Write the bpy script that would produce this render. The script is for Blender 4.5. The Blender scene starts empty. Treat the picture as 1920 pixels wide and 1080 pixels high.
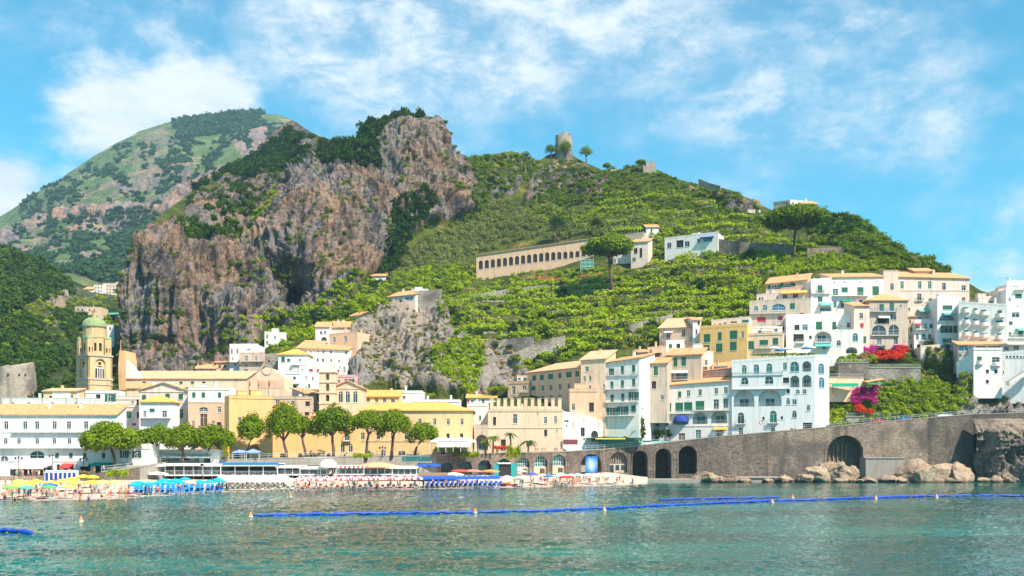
import bpy, math, random
import numpy as np
from math import radians, sin, cos, pi, atan2, hypot

# ---------------------------------------------------------------- camera, sky, sun, exposure
SC = bpy.context.scene
COL = SC.collection
F, CX, CY, H = 2000.0, 960.0, 840.0, 9.0      # focal length in photo pixels, principal point, eye height
cam_d = bpy.data.cameras.new('camera')
cam = bpy.data.objects.new('camera', cam_d); COL.objects.link(cam)
cam.location = (0, 0, H); cam.rotation_euler = (radians(90), 0, 0)
cam_d.sensor_width = 36.0; cam_d.lens = 36.0 * F / 1920.0
cam_d.shift_y = (CY - 540.0) / 1920.0
cam_d.clip_start = 0.5; cam_d.clip_end = 12000.0
SC.camera = cam

SUN_AZ, SUN_EL = radians(134), radians(50)      # from +Y towards +X
S = (sin(SUN_AZ) * cos(SUN_EL), cos(SUN_AZ) * cos(SUN_EL), sin(SUN_EL))
sl = bpy.data.lights.new('sun', 'SUN'); sl.energy = 5.0; sl.angle = radians(0.53); sl.color = (1.0, 0.90, 0.76)
so = bpy.data.objects.new('sun', sl); COL.objects.link(so)
from mathutils import Vector, Matrix
so.rotation_euler = Vector(S).to_track_quat('Z', 'Y').to_euler()
so.location = (120, -60, 260)

W = bpy.data.worlds.new('World'); SC.world = W; W.use_nodes = True
wt = W.node_tree; wt.nodes.clear()
def WN(t, **k):
    n = wt.nodes.new(t)
    for a, b in k.items(): setattr(n, a, b)
    return n
def wl(a, b): wt.links.new(a, b)
def wmath(op, a, b=None, c=None, clamp=False):
    n = WN('ShaderNodeMath', operation=op, use_clamp=clamp)
    for i, v in enumerate((a, b, c)):
        if v is None: continue
        if isinstance(v, (int, float)): n.inputs[i].default_value = v
        else: wl(v, n.inputs[i])
    return n.outputs[0]
sky = WN('ShaderNodeTexSky', sky_type='NISHITA', sun_disc=False)
sky.sun_elevation = SUN_EL; sky.sun_rotation = SUN_AZ
sky.air_density = 1.0; sky.dust_density = 0.2; sky.ozone_density = 2.5; sky.altitude = 10
tc = WN('ShaderNodeTexCoord')
tint = WN('ShaderNodeMix', data_type='RGBA', blend_type='MULTIPLY'); tint.inputs[0].default_value = 1.0
wl(sky.outputs[0], tint.inputs[6]); tint.inputs[7].default_value = (0.27, 1.20, 1.24, 1)
def wnoise(scale, detail, rough, dist, sx, sy, sz, off=0.0):
    m = WN('ShaderNodeMapping'); m.inputs['Scale'].default_value = (sx, sy, sz); m.inputs['Location'].default_value = (off, off*.7, off*.3)
    wl(tc.outputs['Generated'], m.inputs[0])
    n = WN('ShaderNodeTexNoise'); wl(m.outputs[0], n.inputs['Vector'])
    n.inputs['Scale'].default_value = scale; n.inputs['Detail'].default_value = detail
    n.inputs['Roughness'].default_value = rough; n.inputs['Distortion'].default_value = dist
    return n.outputs[0]
big = wnoise(5.0, 6, 0.60, 0.15, 1, 1, 1.5, 3.1)
fine = wnoise(17.0, 7, 0.66, 0.15, 1, 1, 1.9, 8.3)
def wblob(px, py, r0, r1, sx=1.0):
    d = Vector(((px - CX) / F, 1, (CY - py) / F)).normalized()
    s = WN('ShaderNodeVectorMath', operation='SUBTRACT'); wl(tc.outputs['Generated'], s.inputs[0]); s.inputs[1].default_value = d
    sc = WN('ShaderNodeVectorMath', operation='MULTIPLY'); wl(s.outputs[0], sc.inputs[0]); sc.inputs[1].default_value = (sx, 1, 1)
    l = WN('ShaderNodeVectorMath', operation='LENGTH'); wl(sc.outputs[0], l.inputs[0])
    m = WN('ShaderNodeMapRange', interpolation_type='SMOOTHSTEP'); wl(l.outputs['Value'], m.inputs[0])
    m.inputs[1].default_value = r0; m.inputs[2].default_value = r1; m.inputs[3].default_value = 1.0; m.inputs[4].default_value = 0.0
    return m.outputs[0]
def wsmooth(v, a, b, lo=0.0, hi=1.0):
    m = WN('ShaderNodeMapRange', interpolation_type='SMOOTHSTEP'); wl(v, m.inputs[0])
    m.inputs[1].default_value = a; m.inputs[2].default_value = b; m.inputs[3].default_value = lo; m.inputs[4].default_value = hi
    return m.outputs[0]
# cumulus behind the mountain, a bright veil overhead, thin wisps all round the sky
cum = wmath('ADD', wblob(205, 215, 0.0, 0.085, 0.8), wblob(400, 190, 0.0, 0.06, 0.8))
cum = wmath('ADD', cum, wblob(-5, 360, 0.0, 0.06))
cum = wsmooth(wmath('ADD', wmath('ADD', cum, wmath('MULTIPLY_ADD', big, 1.5, -0.75)), wmath('MULTIPLY_ADD', fine, 1.0, -0.5)), 0.12, 0.75)
veil = wmath('ADD', wblob(760, 40, 0.02, 0.2, 0.7), wmath('MULTIPLY', wblob(1800, 170, 0.0, 0.2, 0.8), 0.62))
veil = wmath('ADD', veil, wmath('MULTIPLY', wblob(1240, 60, 0.0, 0.15, 0.7), 0.55))
veil = wmath('MULTIPLY', wsmooth(wmath('ADD', veil, wmath('MULTIPLY_ADD', big, 2.2, -1.15)), 0.15, 1.0), wsmooth(fine, 0.3, 0.66, 0.25, 0.95))
wisp = wmath('ADD', wmath('MULTIPLY', wsmooth(big, 0.40, 0.66, 0.0, 0.6), wsmooth(fine, 0.38, 0.66)), wsmooth(big, 0.35, 0.7, 0.02, 0.22))
cl = wmath('MAXIMUM', wmath('MAXIMUM', cum, veil), wisp, clamp=True)
mixc = WN('ShaderNodeMix', data_type='RGBA'); wl(cl, mixc.inputs[0]); wl(tint.outputs[2], mixc.inputs[6])
cr = WN('ShaderNodeMix', data_type='RGBA'); wl(wsmooth(fine, 0.3, 0.7), cr.inputs[0])
cr.inputs[6].default_value = (5.2, 6.0, 6.6, 1); cr.inputs[7].default_value = (6.8, 7.2, 7.5, 1)
wl(cr.outputs[2], mixc.inputs[7])
bg = WN('ShaderNodeBackground'); bg.inputs[1].default_value = 0.086; wl(mixc.outputs[2], bg.inputs[0])
wo = WN('ShaderNodeOutputWorld'); wl(bg.outputs[0], wo.inputs[0])

vs = SC.view_settings
vs.view_transform = 'Standard'; vs.look = 'None'; vs.gamma = 1.0; vs.use_curve_mapping = False; vs.exposure = 0.85
SC.render.engine = 'CYCLES'
cy = SC.cycles
cy.use_denoising = True; cy.use_adaptive_sampling = True; cy.adaptive_threshold = 0.02
cy.max_bounces = 5; cy.diffuse_bounces = 2; cy.glossy_bounces = 2; cy.transmission_bounces = 2; cy.transparent_max_bounces = 4; cy.volume_bounces = 0
cy.caustics_reflective = False; cy.caustics_refractive = False

# ---------------------------------------------------------------- numbers and noise
rnd = random.Random(11)
RNG = np.random.default_rng(5)
def P(px, py, Y): return Vector(((px - CX) / F * Y, Y, H + (CY - py) / F * Y))
FR = {'A': (0, 640, 480/1620), 'B': (400, 640, 480/1620), 'C': (800, 640, 480/1620), 'D': (1160, 640, 480/1620), 'E': (1480, 640, 440/1485),
      'F': (1200, 460, 420/1745), 'G': (1560, 460, 360/1495), 'H': (0, 180, 640/1819), 'I': (560, 180, 640/1819), 'J': (1000, 240, 640/1819),
      'K': (0, 500, .25), 'L': (400, 540, .25), 'M': (780, 520, 480/1851), 'Q': (120, 560, 140/756), 'R': (220, 780, 1/6), 'S': (460, 800, 260/1755),
      'T': (680, 800, 280/1890), 'U': (900, 780, 280/1890), 'Z': (0, 0, 1), 'P': (0, 740, 260/1276), 'V': (1780, 500, 140/504)}
def fx(fr, x): o = FR[fr]; return o[0] + x * o[2]
def fy(fr, y): o = FR[fr]; return o[1] + y * o[2]
def ordw(i):
    a = 'first second third fourth fifth sixth seventh eighth ninth tenth eleventh twelfth thirteenth fourteenth fifteenth sixteenth seventeenth eighteenth nineteenth'.split(); t = ('twent', 'thirt', 'fort', 'fift', 'sixt', 'sevent', 'eight', 'ninet')
    n = i + 1
    return a[i] if n < 20 else t[n // 10 - 2] + 'ieth' if n % 10 == 0 else t[n // 10 - 2] + 'y-' + a[n % 10 - 1]
def interp(tab, x):
    xs, ys = zip(*tab); return float(np.interp(x, xs, ys))
def _hash(i, j, k, s):
    h = (i * 374761393 + j * 668265263 + k * 2147483647 + s * 1274126177) & 0xffffffff
    h = ((h ^ (h >> 13)) * 1274126177) & 0xffffffff
    return ((h ^ (h >> 16)) & 0xffff) / 65535.0
def vnoise(p, seed=0):
    p = np.asarray(p, float); f = np.floor(p); t = p - f; t = t * t * (3 - 2 * t); f = f.astype(np.int64)
    r = 0
    for a in (0, 1):
        wa = t[..., 0] if a else 1 - t[..., 0]
        for b in (0, 1):
            wb = t[..., 1] if b else 1 - t[..., 1]
            for c in (0, 1):
                wc = t[..., 2] if c else 1 - t[..., 2]
                r = r + wa * wb * wc * _hash(f[..., 0] + a, f[..., 1] + b, f[..., 2] + c, seed)
    return r * 2 - 1
def fbm(p, oct=5, gain=.5, seed=0):
    a, r = 1.0, 0
    p = np.asarray(p, float)
    for o in range(oct):
        r = r + a * vnoise(p, seed + o); p = p * 2.03; a *= gain
    return r
def ridged(p, oct=5, gain=.5, seed=0):
    a, r = 1.0, 0
    p = np.asarray(p, float)
    for o in range(oct):
        r = r + a * (1 - 2 * np.abs(vnoise(p, seed + o))); p = p * 2.07; a *= gain
    return r
def inpoly(x, y, poly):
    x = np.asarray(x); y = np.asarray(y); r = np.zeros(x.shape, bool); n = len(poly)
    for i in range(n):
        x0, y0 = poly[i]; x1, y1 = poly[(i + 1) % n]
        if y0 == y1: continue
        c = ((y0 > y) != (y1 > y)) & (x < (x1 - x0) * (y - y0) / (y1 - y0) + x0)
        r ^= c
    return r

# ---------------------------------------------------------------- materials
def new_mat(name):
    m = bpy.data.materials.new(name); m.use_nodes = True
    nt = m.node_tree; nt.nodes.clear()
    b = nt.nodes.new('ShaderNodeBsdfPrincipled'); o = nt.nodes.new('ShaderNodeOutputMaterial')
    nt.links.new(b.outputs[0], o.inputs[0])
    return m, nt, b, o
class G:
    """small wrapper for building node trees"""
    def __init__(s, nt): s.nt = nt; s._tc = None
    def n(s, t, **k):
        x = s.nt.nodes.new(t)
        for a, b in k.items(): setattr(x, a, b)
        return x
    def l(s, a, b): s.nt.links.new(a, b)
    def coord(s, which='Object'):
        if s._tc is None: s._tc = s.n('ShaderNodeTexCoord')
        return s._tc.outputs[which]
    def pos(s): return s.n('ShaderNodeNewGeometry').outputs['Position']
    def map(s, v, sc=(1, 1, 1), loc=(0, 0, 0)):
        m = s.n('ShaderNodeMapping'); s.l(v, m.inputs[0]); m.inputs['Scale'].default_value = sc; m.inputs['Location'].default_value = loc
        return m.outputs[0]
    def noise(s, v, scale, detail=4, rough=.55, dist=0.0, col=False):
        x = s.n('ShaderNodeTexNoise'); s.l(v, x.inputs['Vector'])
        x.inputs['Scale'].default_value = scale; x.inputs['Detail'].default_value = detail; x.inputs['Roughness'].default_value = rough; x.inputs['Distortion'].default_value = dist
        return x.outputs[1 if col else 0]
    def voro(s, v, scale, feature='F1', out=0):
        x = s.n('ShaderNodeTexVoronoi', feature=feature); s.l(v, x.inputs['Vector']); x.inputs['Scale'].default_value = scale
        return x.outputs[out]
    def rng(s, v, a, b, lo=0.0, hi=1.0):
        m = s.n('ShaderNodeMapRange', interpolation_type='SMOOTHSTEP'); s.l(v, m.inputs[0])
        for i, q in enumerate((a, b, lo, hi)): m.inputs[i + 1].default_value = q
        return m.outputs[0]
    def math(s, op, a, b=None):
        m = s.n('ShaderNodeMath', operation=op)
        for i, v in enumerate((a, b)):
            if v is None: continue
            if isinstance(v, (int, float)): m.inputs[i].default_value = v
            else: s.l(v, m.inputs[i])
        return m.outputs[0]
    def mix(s, f, a, b, mode='MIX'):
        m = s.n('ShaderNodeMix', data_type='RGBA', blend_type=mode)
        for i, v in ((0, f), (6, a), (7, b)):
            if isinstance(v, (int, float)): m.inputs[i].default_value = v
            elif isinstance(v, tuple): m.inputs[i].default_value = (*v, 1) if len(v) == 3 else v
            else: s.l(v, m.inputs[i])
        return m.outputs[2]
    def bump(s, h, strength=.5, dist=.1):
        b = s.n('ShaderNodeBump'); b.inputs['Strength'].default_value = strength; b.inputs['Distance'].default_value = dist
        s.l(h, b.inputs['Height']); return b.outputs[0]
    def attr(s, name, out=2): a = s.n('ShaderNodeAttribute', attribute_name=name); return a.outputs[out]
M = {}
def plaster(key, c, stain=.35, dark=.62, rough=.9):
    m, nt, b, o = new_mat(key); g = G(nt); v = g.pos()
    n1 = g.noise(v, .35, 5, .6); n2 = g.noise(g.map(v, (1.1, 1.1, .16)), 1.0, 5, .65)
    d = tuple(x * dark * k for x, k in zip(c, (1.0, .95, .86)))
    f = g.math('MULTIPLY', g.rng(n2, .45, .75), stain)
    col = g.mix(f, c, d)
    col = g.mix(g.math('MULTIPLY', g.rng(n1, .5, .72), stain * .7), col, tuple(min(1, x * .88) for x in c))
    g.l(col, b.inputs['Base Color']); b.inputs['Roughness'].default_value = rough
    g.l(g.bump(g.noise(v, 2.2, 5, .6), .25, .05), b.inputs['Normal'])
    M[key] = m; return m
for k, c, s in (('white', (.78, .73, .68), .6), ('bluewhite', (.74, .73, .71), .6), ('cream', (.75, .55, .38), .7), ('ochre', (.78, .46, .19), .5), ('yellow', (.80, .54, .27), .5),
                ('peach', (.74, .47, .31), .6), ('pink', (.72, .53, .45), .6), ('greige', (.56, .45, .36), 1.0), ('brownish', (.45, .38, .31), .8), ('palepink', (.74, .59, .50), .7),
                ('orangewall', (.78, .48, .17), .4), ('towerstone', (.74, .44, .22), .9), ('dirtywhite', (.74, .71, .67), 1.4), ('rosy', (.78, .45, .42), .3), ('concrete', (.33, .29, .25), .8),
                ('yellowbright', (.85, .60, .03), .1), ('majolica', (.60, .41, .21), 1.0)):
    plaster(k, c, s)
def tiles(key, c, c2):
    m, nt, b, o = new_mat(key); g = G(nt); v = g.coord('Object')
    n = g.noise(v, 1.3, 6, .7); n2 = g.voro(g.map(v, (4.0, 1.6, 1.6)), 1.0, out=1)
    col = g.mix(g.rng(n, .35, .7), c, c2)
    col = g.mix(.28, col, n2, 'SOFT_LIGHT')
    w = g.n('ShaderNodeTexWave', wave_type='BANDS', bands_direction='X'); g.l(v, w.inputs['Vector']); w.inputs['Scale'].default_value = .9; w.inputs['Distortion'].default_value = .4; w.inputs['Detail'].default_value = 1
    col = g.mix(g.math('MULTIPLY', w.outputs[1], .22), col, tuple(x * .55 for x in c))
    g.l(col, b.inputs['Base Color']); b.inputs['Roughness'].default_value = .85
    g.l(g.bump(w.outputs[1], .6, .08), b.inputs['Normal']); M[key] = m
tiles('tile', (.66, .28, .11), (.78, .42, .20)); tiles('tile_ochre', (.74, .36, .07), (.82, .46, .13)); tiles('tile_pale', (.70, .36, .19), (.80, .50, .30)); tiles('tile_green', (.20, .29, .12), (.34, .40, .20))
def flat(key, c, rough=.6, metal=0.0, var=.12, nscale=3.0):
    m, nt, b, o = new_mat(key); g = G(nt)
    n = g.noise(g.coord('Object'), nscale, 4)
    g.l(g.mix(g.math('MULTIPLY', g.rng(n, .35, .7), 1.0), c, tuple(x * (1 - var) for x in c)), b.inputs['Base Color'])
    b.inputs['Roughness'].default_value = rough; b.inputs['Metallic'].default_value = metal; M[key] = m; return m
flat('paint_white', (.78, .78, .76), .5); flat('paint_green', (.015, .13, .07), .5); flat('paint_dark', (.03, .035, .04), .5); flat('paint_red', (.42, .03, .03), .5); flat('paint_teal', (.02, .35, .36), .5)
flat('paint_brown', (.12, .06, .035), .6); flat('iron', (.05, .05, .055), .5, .6); flat('rail_grey', (.55, .57, .58), .5); flat('wood', (.35, .2, .1), .7); flat('asphalt', (.07, .07, .072), .9); flat('pave', (.50, .45, .40), .9)
flat('cloth_cream', (.80, .76, .66), .9); flat('cloth_white', (.82, .82, .80), .9); flat('cloth_green', (.02, .38, .22), .9); flat('cloth_aqua', (.16, .58, .48), .9); flat('cloth_orange', (.85, .42, .10), .9); flat('cloth_red', (.70, .05, .05), .9)
flat('cloth_blue', (.02, .05, .30), .9); flat('cloth_yellow', (.85, .62, .06), .9); flat('buoy', (.85, .26, .03), .5); flat('plastic_red', (.65, .03, .02), .4); flat('boom', (.01, .07, .52), .55, var=.35); flat('boom_pale', (.25, .42, .80), .55)
flat('band_blue', (.01, .22, .65), .5); flat('room_shade', (.035, .03, .03), .9); flat('rubber', (.02, .02, .02), .8); flat('mesh_red', (.62, .16, .07), .9); flat('net_green', (.10, .33, .24), .9)  # unlit interiors behind openings are painted as one dark coat of shade
flat('trunk', (.16, .10, .075), .95, var=.5, nscale=1.5); flat('trunk_grey', (.26, .23, .20), .95, var=.4); flat('straw', (.55, .40, .22), .9); flat('sign_maroon', (.22, .05, .07), .6)
def glass(key, c, rough=.08):
    m, nt, b, o = new_mat(key); b.inputs['Base Color'].default_value = (*c, 1); b.inputs['Roughness'].default_value = rough
    b.inputs['Specular IOR Level'].default_value = .6; M[key] = m
glass('glass', (.03, .045, .055)); glass('glass_teal', (.03, .14, .14)); glass('glass_blue', (.06, .16, .26))
def objcol(key, rough=.8, stripe=False):
    m, nt, b, o = new_mat(key); g = G(nt); oi = g.n('ShaderNodeObjectInfo')
    n = g.noise(g.coord('Object'), 2.0, 3)
    g.l(g.mix(g.math('MULTIPLY', g.rng(n, .4, .7), .25), oi.outputs['Color'], g.mix(1.0, oi.outputs['Color'], (.8, .8, .8), 'MULTIPLY')), b.inputs['Base Color'])
    b.inputs['Roughness'].default_value = rough; M[key] = m
objcol('obj_cloth', .9); objcol('obj_gloss', .25); objcol('obj_suit', .8)
flat('skin', (.55, .28, .17), .6, var=.15); flat('hair', (.05, .03, .02), .8)
# striped red and white parasol cloth: the stripes run from the hub to the rim
m, nt, b, o = new_mat('cloth_stripe'); g = G(nt); sx = g.n('ShaderNodeSeparateXYZ'); g.l(g.coord('Object'), sx.inputs[0])
an = g.math('ARCTAN2', sx.outputs[1], sx.outputs[0]); st = g.math('SINE', g.math('MULTIPLY', an, 6.0))
g.l(g.mix(g.rng(st, -.05, .05), (.80, .06, .10), (.84, .80, .76)), b.inputs['Base Color']); b.inputs['Roughness'].default_value = .9; M['cloth_stripe'] = m
# rubble masonry
def masonry(key, c1, c2, mortar, scale=1.6, streak=.6):
    m, nt, b, o = new_mat(key); g = G(nt); v = g.pos()
    vm = g.map(v, (1, 1, 1.7)); jit = g.n('ShaderNodeVectorMath', operation='ADD'); g.l(vm, jit.inputs[0])
    ns = g.n('ShaderNodeVectorMath', operation='SCALE'); g.l(g.noise(v, 1.2, 3, col=True), ns.inputs[0]); ns.inputs['Scale'].default_value = .35; g.l(ns.outputs[0], jit.inputs[1])
    e = g.voro(jit.outputs[0], scale, 'DISTANCE_TO_EDGE'); cidx = g.voro(jit.outputs[0], scale, 'F1', 1)
    sp = g.n('ShaderNodeSeparateColor'); g.l(cidx, sp.inputs[0])
    col = g.mix(sp.outputs[0], c1, c2)
    col = g.mix(g.rng(e, .02, .09, 1, 0), col, mortar)
    big = g.noise(v, .09, 5, .6); stv = g.noise(g.map(v, (.35, .35, .035)), 1.0, 5, .6)
    col = g.mix(g.rng(big, .44, .62, 0, .75), col, (.10, .082, .07))
    col = g.mix(g.math('MULTIPLY', g.rng(stv, .5, .72), streak), col, (.055, .05, .05))
    g.l(col, b.inputs['Base Color']); b.inputs['Roughness'].default_value = .95
    g.l(g.bump(g.rng(e, 0, .14), .9, .12), b.inputs['Normal']); M[key] = m
masonry('seawall', (.27, .20, .15), (.09, .07, .055), (.28, .23, .18), 1.7, 1.0); masonry('seawall_warm', (.42, .30, .215), (.19, .14, .105), (.42, .33, .26), 1.7, .7)
masonry('drystone', (.46, .40, .33), (.28, .25, .21), (.24, .21, .18), 1.3, .25); masonry('ruin', (.48, .39, .30), (.36, .30, .24), (.44, .38, .31), 1.2, .3)
def foliage(key, c_dark, c_light, trans=.3, var=.5):
    m = bpy.data.materials.new(key); m.use_nodes = True; nt = m.node_tree; nt.nodes.clear(); g = G(nt)
    oi = g.n('ShaderNodeObjectInfo'); v = g.pos()
    n = g.noise(v, .45, 3, .6); f = g.math('ADD', g.math('MULTIPLY', oi.outputs['Random'], var), g.math('MULTIPLY', g.rng(n, .3, .7), 1 - var))
    col = g.mix(f, c_dark, c_light)
    d = g.n('ShaderNodeBsdfDiffuse'); g.l(col, d.inputs[0]); t = g.n('ShaderNodeBsdfTranslucent'); g.l(col, t.inputs[0])
    mx = g.n('ShaderNodeMixShader'); mx.inputs[0].default_value = trans; g.l(d.outputs[0], mx.inputs[1]); g.l(t.outputs[0], mx.inputs[2])
    o = g.n('ShaderNodeOutputMaterial'); g.l(mx.outputs[0], o.inputs[0]); M[key] = m
foliage('leaf_pine', (.10, .17, .008), (.24, .33, .015)); foliage('leaf_olive', (.15, .19, .05), (.30, .32, .10)); foliage('leaf_bright', (.17, .27, .01), (.42, .50, .025)); foliage('leaf_mid', (.08, .15, .015), (.22, .29, .025))
foliage('leaf_dark', (.02, .05, .010), (.06, .11, .016)); foliage('leaf_vine', (.20, .32, .008), (.48, .55, .02)); foliage('leaf_magenta', (.50, .02, .22), (.70, .05, .35)); foliage('leaf_red', (.65, .03, .02), (.80, .10, .03))
foliage('leaf_dry', (.26, .17, .06), (.40, .28, .09)); foliage('leaf_far', (.035, .08, .035), (.07, .13, .045)); foliage('leaf_palm', (.08, .14, .02), (.20, .26, .05)); foliage('leaf_wood', (.03, .075, .010), (.10, .16, .02))

# ---------------------------------------------------------------- mesh building
class MB:
    def __init__(s): s.v = []; s.f = []; s.m = []
    def add(s, vs, fs, mi=0):
        o = len(s.v); s.v += [tuple(p) for p in vs]; s.f += [tuple(i + o for i in f) for f in fs]; s.m += [mi] * len(fs); return s
    def box(s, x0, x1, y0, y1, z0, z1, mi=0):
        vs = [(x, y, z) for z in (z0, z1) for y in (y0, y1) for x in (x0, x1)]
        return s.add(vs, [(0, 2, 3, 1), (4, 5, 7, 6), (0, 1, 5, 4), (2, 6, 7, 3), (0, 4, 6, 2), (1, 3, 7, 5)], mi)
    def tube(s, pts, rad, n=8, mi=0, cap=True):
        pts = [Vector(p) for p in pts]; k = len(pts); vs = []; fs = []
        up = Vector((0, 0, 1))
        for i, p in enumerate(pts):
            t = (pts[min(i + 1, k - 1)] - pts[max(i - 1, 0)]).normalized()
            a = t.cross(up) if abs(t.z) < .95 else t.cross(Vector((1, 0, 0)))
            a.normalize(); b = t.cross(a)
            r = rad[i] if hasattr(rad, '__len__') else rad
            for j in range(n):
                q = 2 * pi * j / n; vs.append(p + a * (cos(q) * r) + b * (sin(q) * r))
        for i in range(k - 1):
            for j in range(n):
                fs.append((i * n + j, i * n + (j + 1) % n, (i + 1) * n + (j + 1) % n, (i + 1) * n + j))
        if cap: fs.append(tuple(range(n))[::-1]); fs.append(tuple((k - 1) * n + j for j in range(n)))
        return s.add(vs, fs, mi)
    def lathe(s, prof, n=16, c=(0, 0), mi=0, a0=0.0, a1=2 * pi):
        full = abs(a1 - a0 - 2 * pi) < 1e-6; k = n if full else n + 1; vs = []; fs = []
        for r, z in prof:
            for j in range(k):
                q = a0 + (a1 - a0) * j / n; vs.append((c[0] + r * cos(q), c[1] + r * sin(q), z))
        for i in range(len(prof) - 1):
            for j in range(n):
                j2 = (j + 1) % k if full else j + 1
                fs.append((i * k + j, i * k + j2, (i + 1) * k + j2, (i + 1) * k + j))
        return s.add(vs, fs, mi)
    def prism(s, poly, y0, y1, mi=0):
        """polygon in (x, z) pushed from y0 to y1"""
        n = len(poly); vs = [(x, y0, z) for x, z in poly] + [(x, y1, z) for x, z in poly]
        fs = [tuple(range(n)), tuple(range(2 * n - 1, n - 1, -1))] + [(i, i + n, (i + 1) % n + n, (i + 1) % n) for i in range(n)]
        return s.add(vs, fs, mi)
    def mesh(s, name, mats, smooth=False):
        me = bpy.data.meshes.new(name); me.from_pydata(s.v, [], s.f)
        for q in (mats if isinstance(mats, (list, tuple)) else [mats]): me.materials.append(M[q] if isinstance(q, str) else q)
        if any(s.m): me.polygons.foreach_set('material_index', s.m)
        if smooth: me.polygons.foreach_set('use_smooth', [True] * len(s.f))
        me.update(); return me
def ob(name, me, parent=None, loc=(0, 0, 0), rz=0.0, scale=None):
    o = bpy.data.objects.new(name, me); COL.objects.link(o); o.location = loc
    if rz: o.rotation_euler = (0, 0, rz)
    if scale is not None: o.scale = scale if hasattr(scale, '__len__') else (scale,) * 3
    if parent is not None: o.parent = parent
    return o
def tag(o, label, cat, group=None, kind=None):
    o['label'] = label; o['category'] = cat
    if group: o['group'] = group
    if kind: o['kind'] = kind
    return o
def struct(o): o['kind'] = 'structure'; return o
def thing(name, label, cat, loc=(0, 0, 0), rz=0.0, group=None):
    return tag(ob(name, None, None, loc, rz), label, cat, group)
def npmesh(name, V, Q, mats, smooth=False, mi=None):
    V = np.asarray(V, np.float32); Q = np.asarray(Q, np.int32); me = bpy.data.meshes.new(name); n, k = Q.shape
    me.vertices.add(len(V)); me.vertices.foreach_set('co', V.ravel()); me.loops.add(n * k); me.loops.foreach_set('vertex_index', Q.ravel())
    me.polygons.add(n); me.polygons.foreach_set('loop_start', np.arange(n, dtype=np.int32) * k); me.polygons.foreach_set('loop_total', np.full(n, k, np.int32))
    for q in (mats if isinstance(mats, (list, tuple)) else [mats]): me.materials.append(M[q] if isinstance(q, str) else q)
    if smooth: me.polygons.foreach_set('use_smooth', np.ones(n, bool))
    if mi is not None: me.polygons.foreach_set('material_index', np.asarray(mi, np.int32))
    me.update(calc_edges=True); return me
def leaf_cloud(lobes, n, size, seed, up=.25, shell=.55, aspect=1.5):
    """n leaf clumps (one quad each) spread through a set of ellipsoids, denser near their skins"""
    r = np.random.default_rng(seed); L = np.array(lobes, float); vol = (L[:, 3] * L[:, 4] * L[:, 5]) ** .67; idx = r.choice(len(L), n, p=vol / vol.sum())
    d = r.normal(size=(n, 3)); d /= np.linalg.norm(d, axis=1)[:, None]
    rad = shell + (1 - shell) * r.random(n) ** .6; rad *= 1 + .12 * r.normal(size=n)
    c = L[idx, :3] + d * L[idx, 3:] * rad[:, None]
    nr = d / L[idx, 3:]; nr /= np.linalg.norm(nr, axis=1)[:, None]; nr += r.normal(size=(n, 3)) * .55; nr[:, 2] += up; nr /= np.linalg.norm(nr, axis=1)[:, None]
    t = np.cross(nr, r.normal(size=(n, 3))); t /= np.linalg.norm(t, axis=1)[:, None] + 1e-9; b = np.cross(nr, t)
    s = size * (.6 + .8 * r.random(n))[:, None]; t = t * s * aspect * .5; b = b * s * .5
    V = np.stack([c - t - b * .6, c + t * .2 - b, c + t + b * .6, c - t * .2 + b], 1).reshape(-1, 3)
    return V, np.arange(4 * n).reshape(n, 4)
# ---------------------------------------------------------------- terrain: surveyed points (bearing, height angle, distance) joined into relief
def tps(pts):
    A = np.array(pts, float); X = A[:, :2] / 300.0; n = len(X)
    d = np.linalg.norm(X[:, None] - X[None], axis=2); K = np.where(d > 0, d * d * np.log(d + 1e-12), 0) + np.eye(n) * .02
    Pm = np.c_[np.ones(n), X]; T = np.zeros((n + 3, n + 3)); T[:n, :n] = K; T[:n, n:] = Pm; T[n:, :n] = Pm.T
    w = np.linalg.solve(T, np.r_[np.log(A[:, 2]), 0, 0, 0])
    def f(px, py):
        q = np.stack([px, py], -1).reshape(-1, 2) / 300.0; out = np.empty(len(q))
        for i in range(0, len(q), 20000):
            dd = np.linalg.norm(q[i:i + 20000, None] - X[None], axis=2)
            out[i:i + 20000] = np.where(dd > 0, dd * dd * np.log(dd + 1e-12), 0) @ w[:n] + w[n] + q[i:i + 20000] @ w[n + 1:]
        return np.exp(out).reshape(np.shape(px))
    return f
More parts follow.
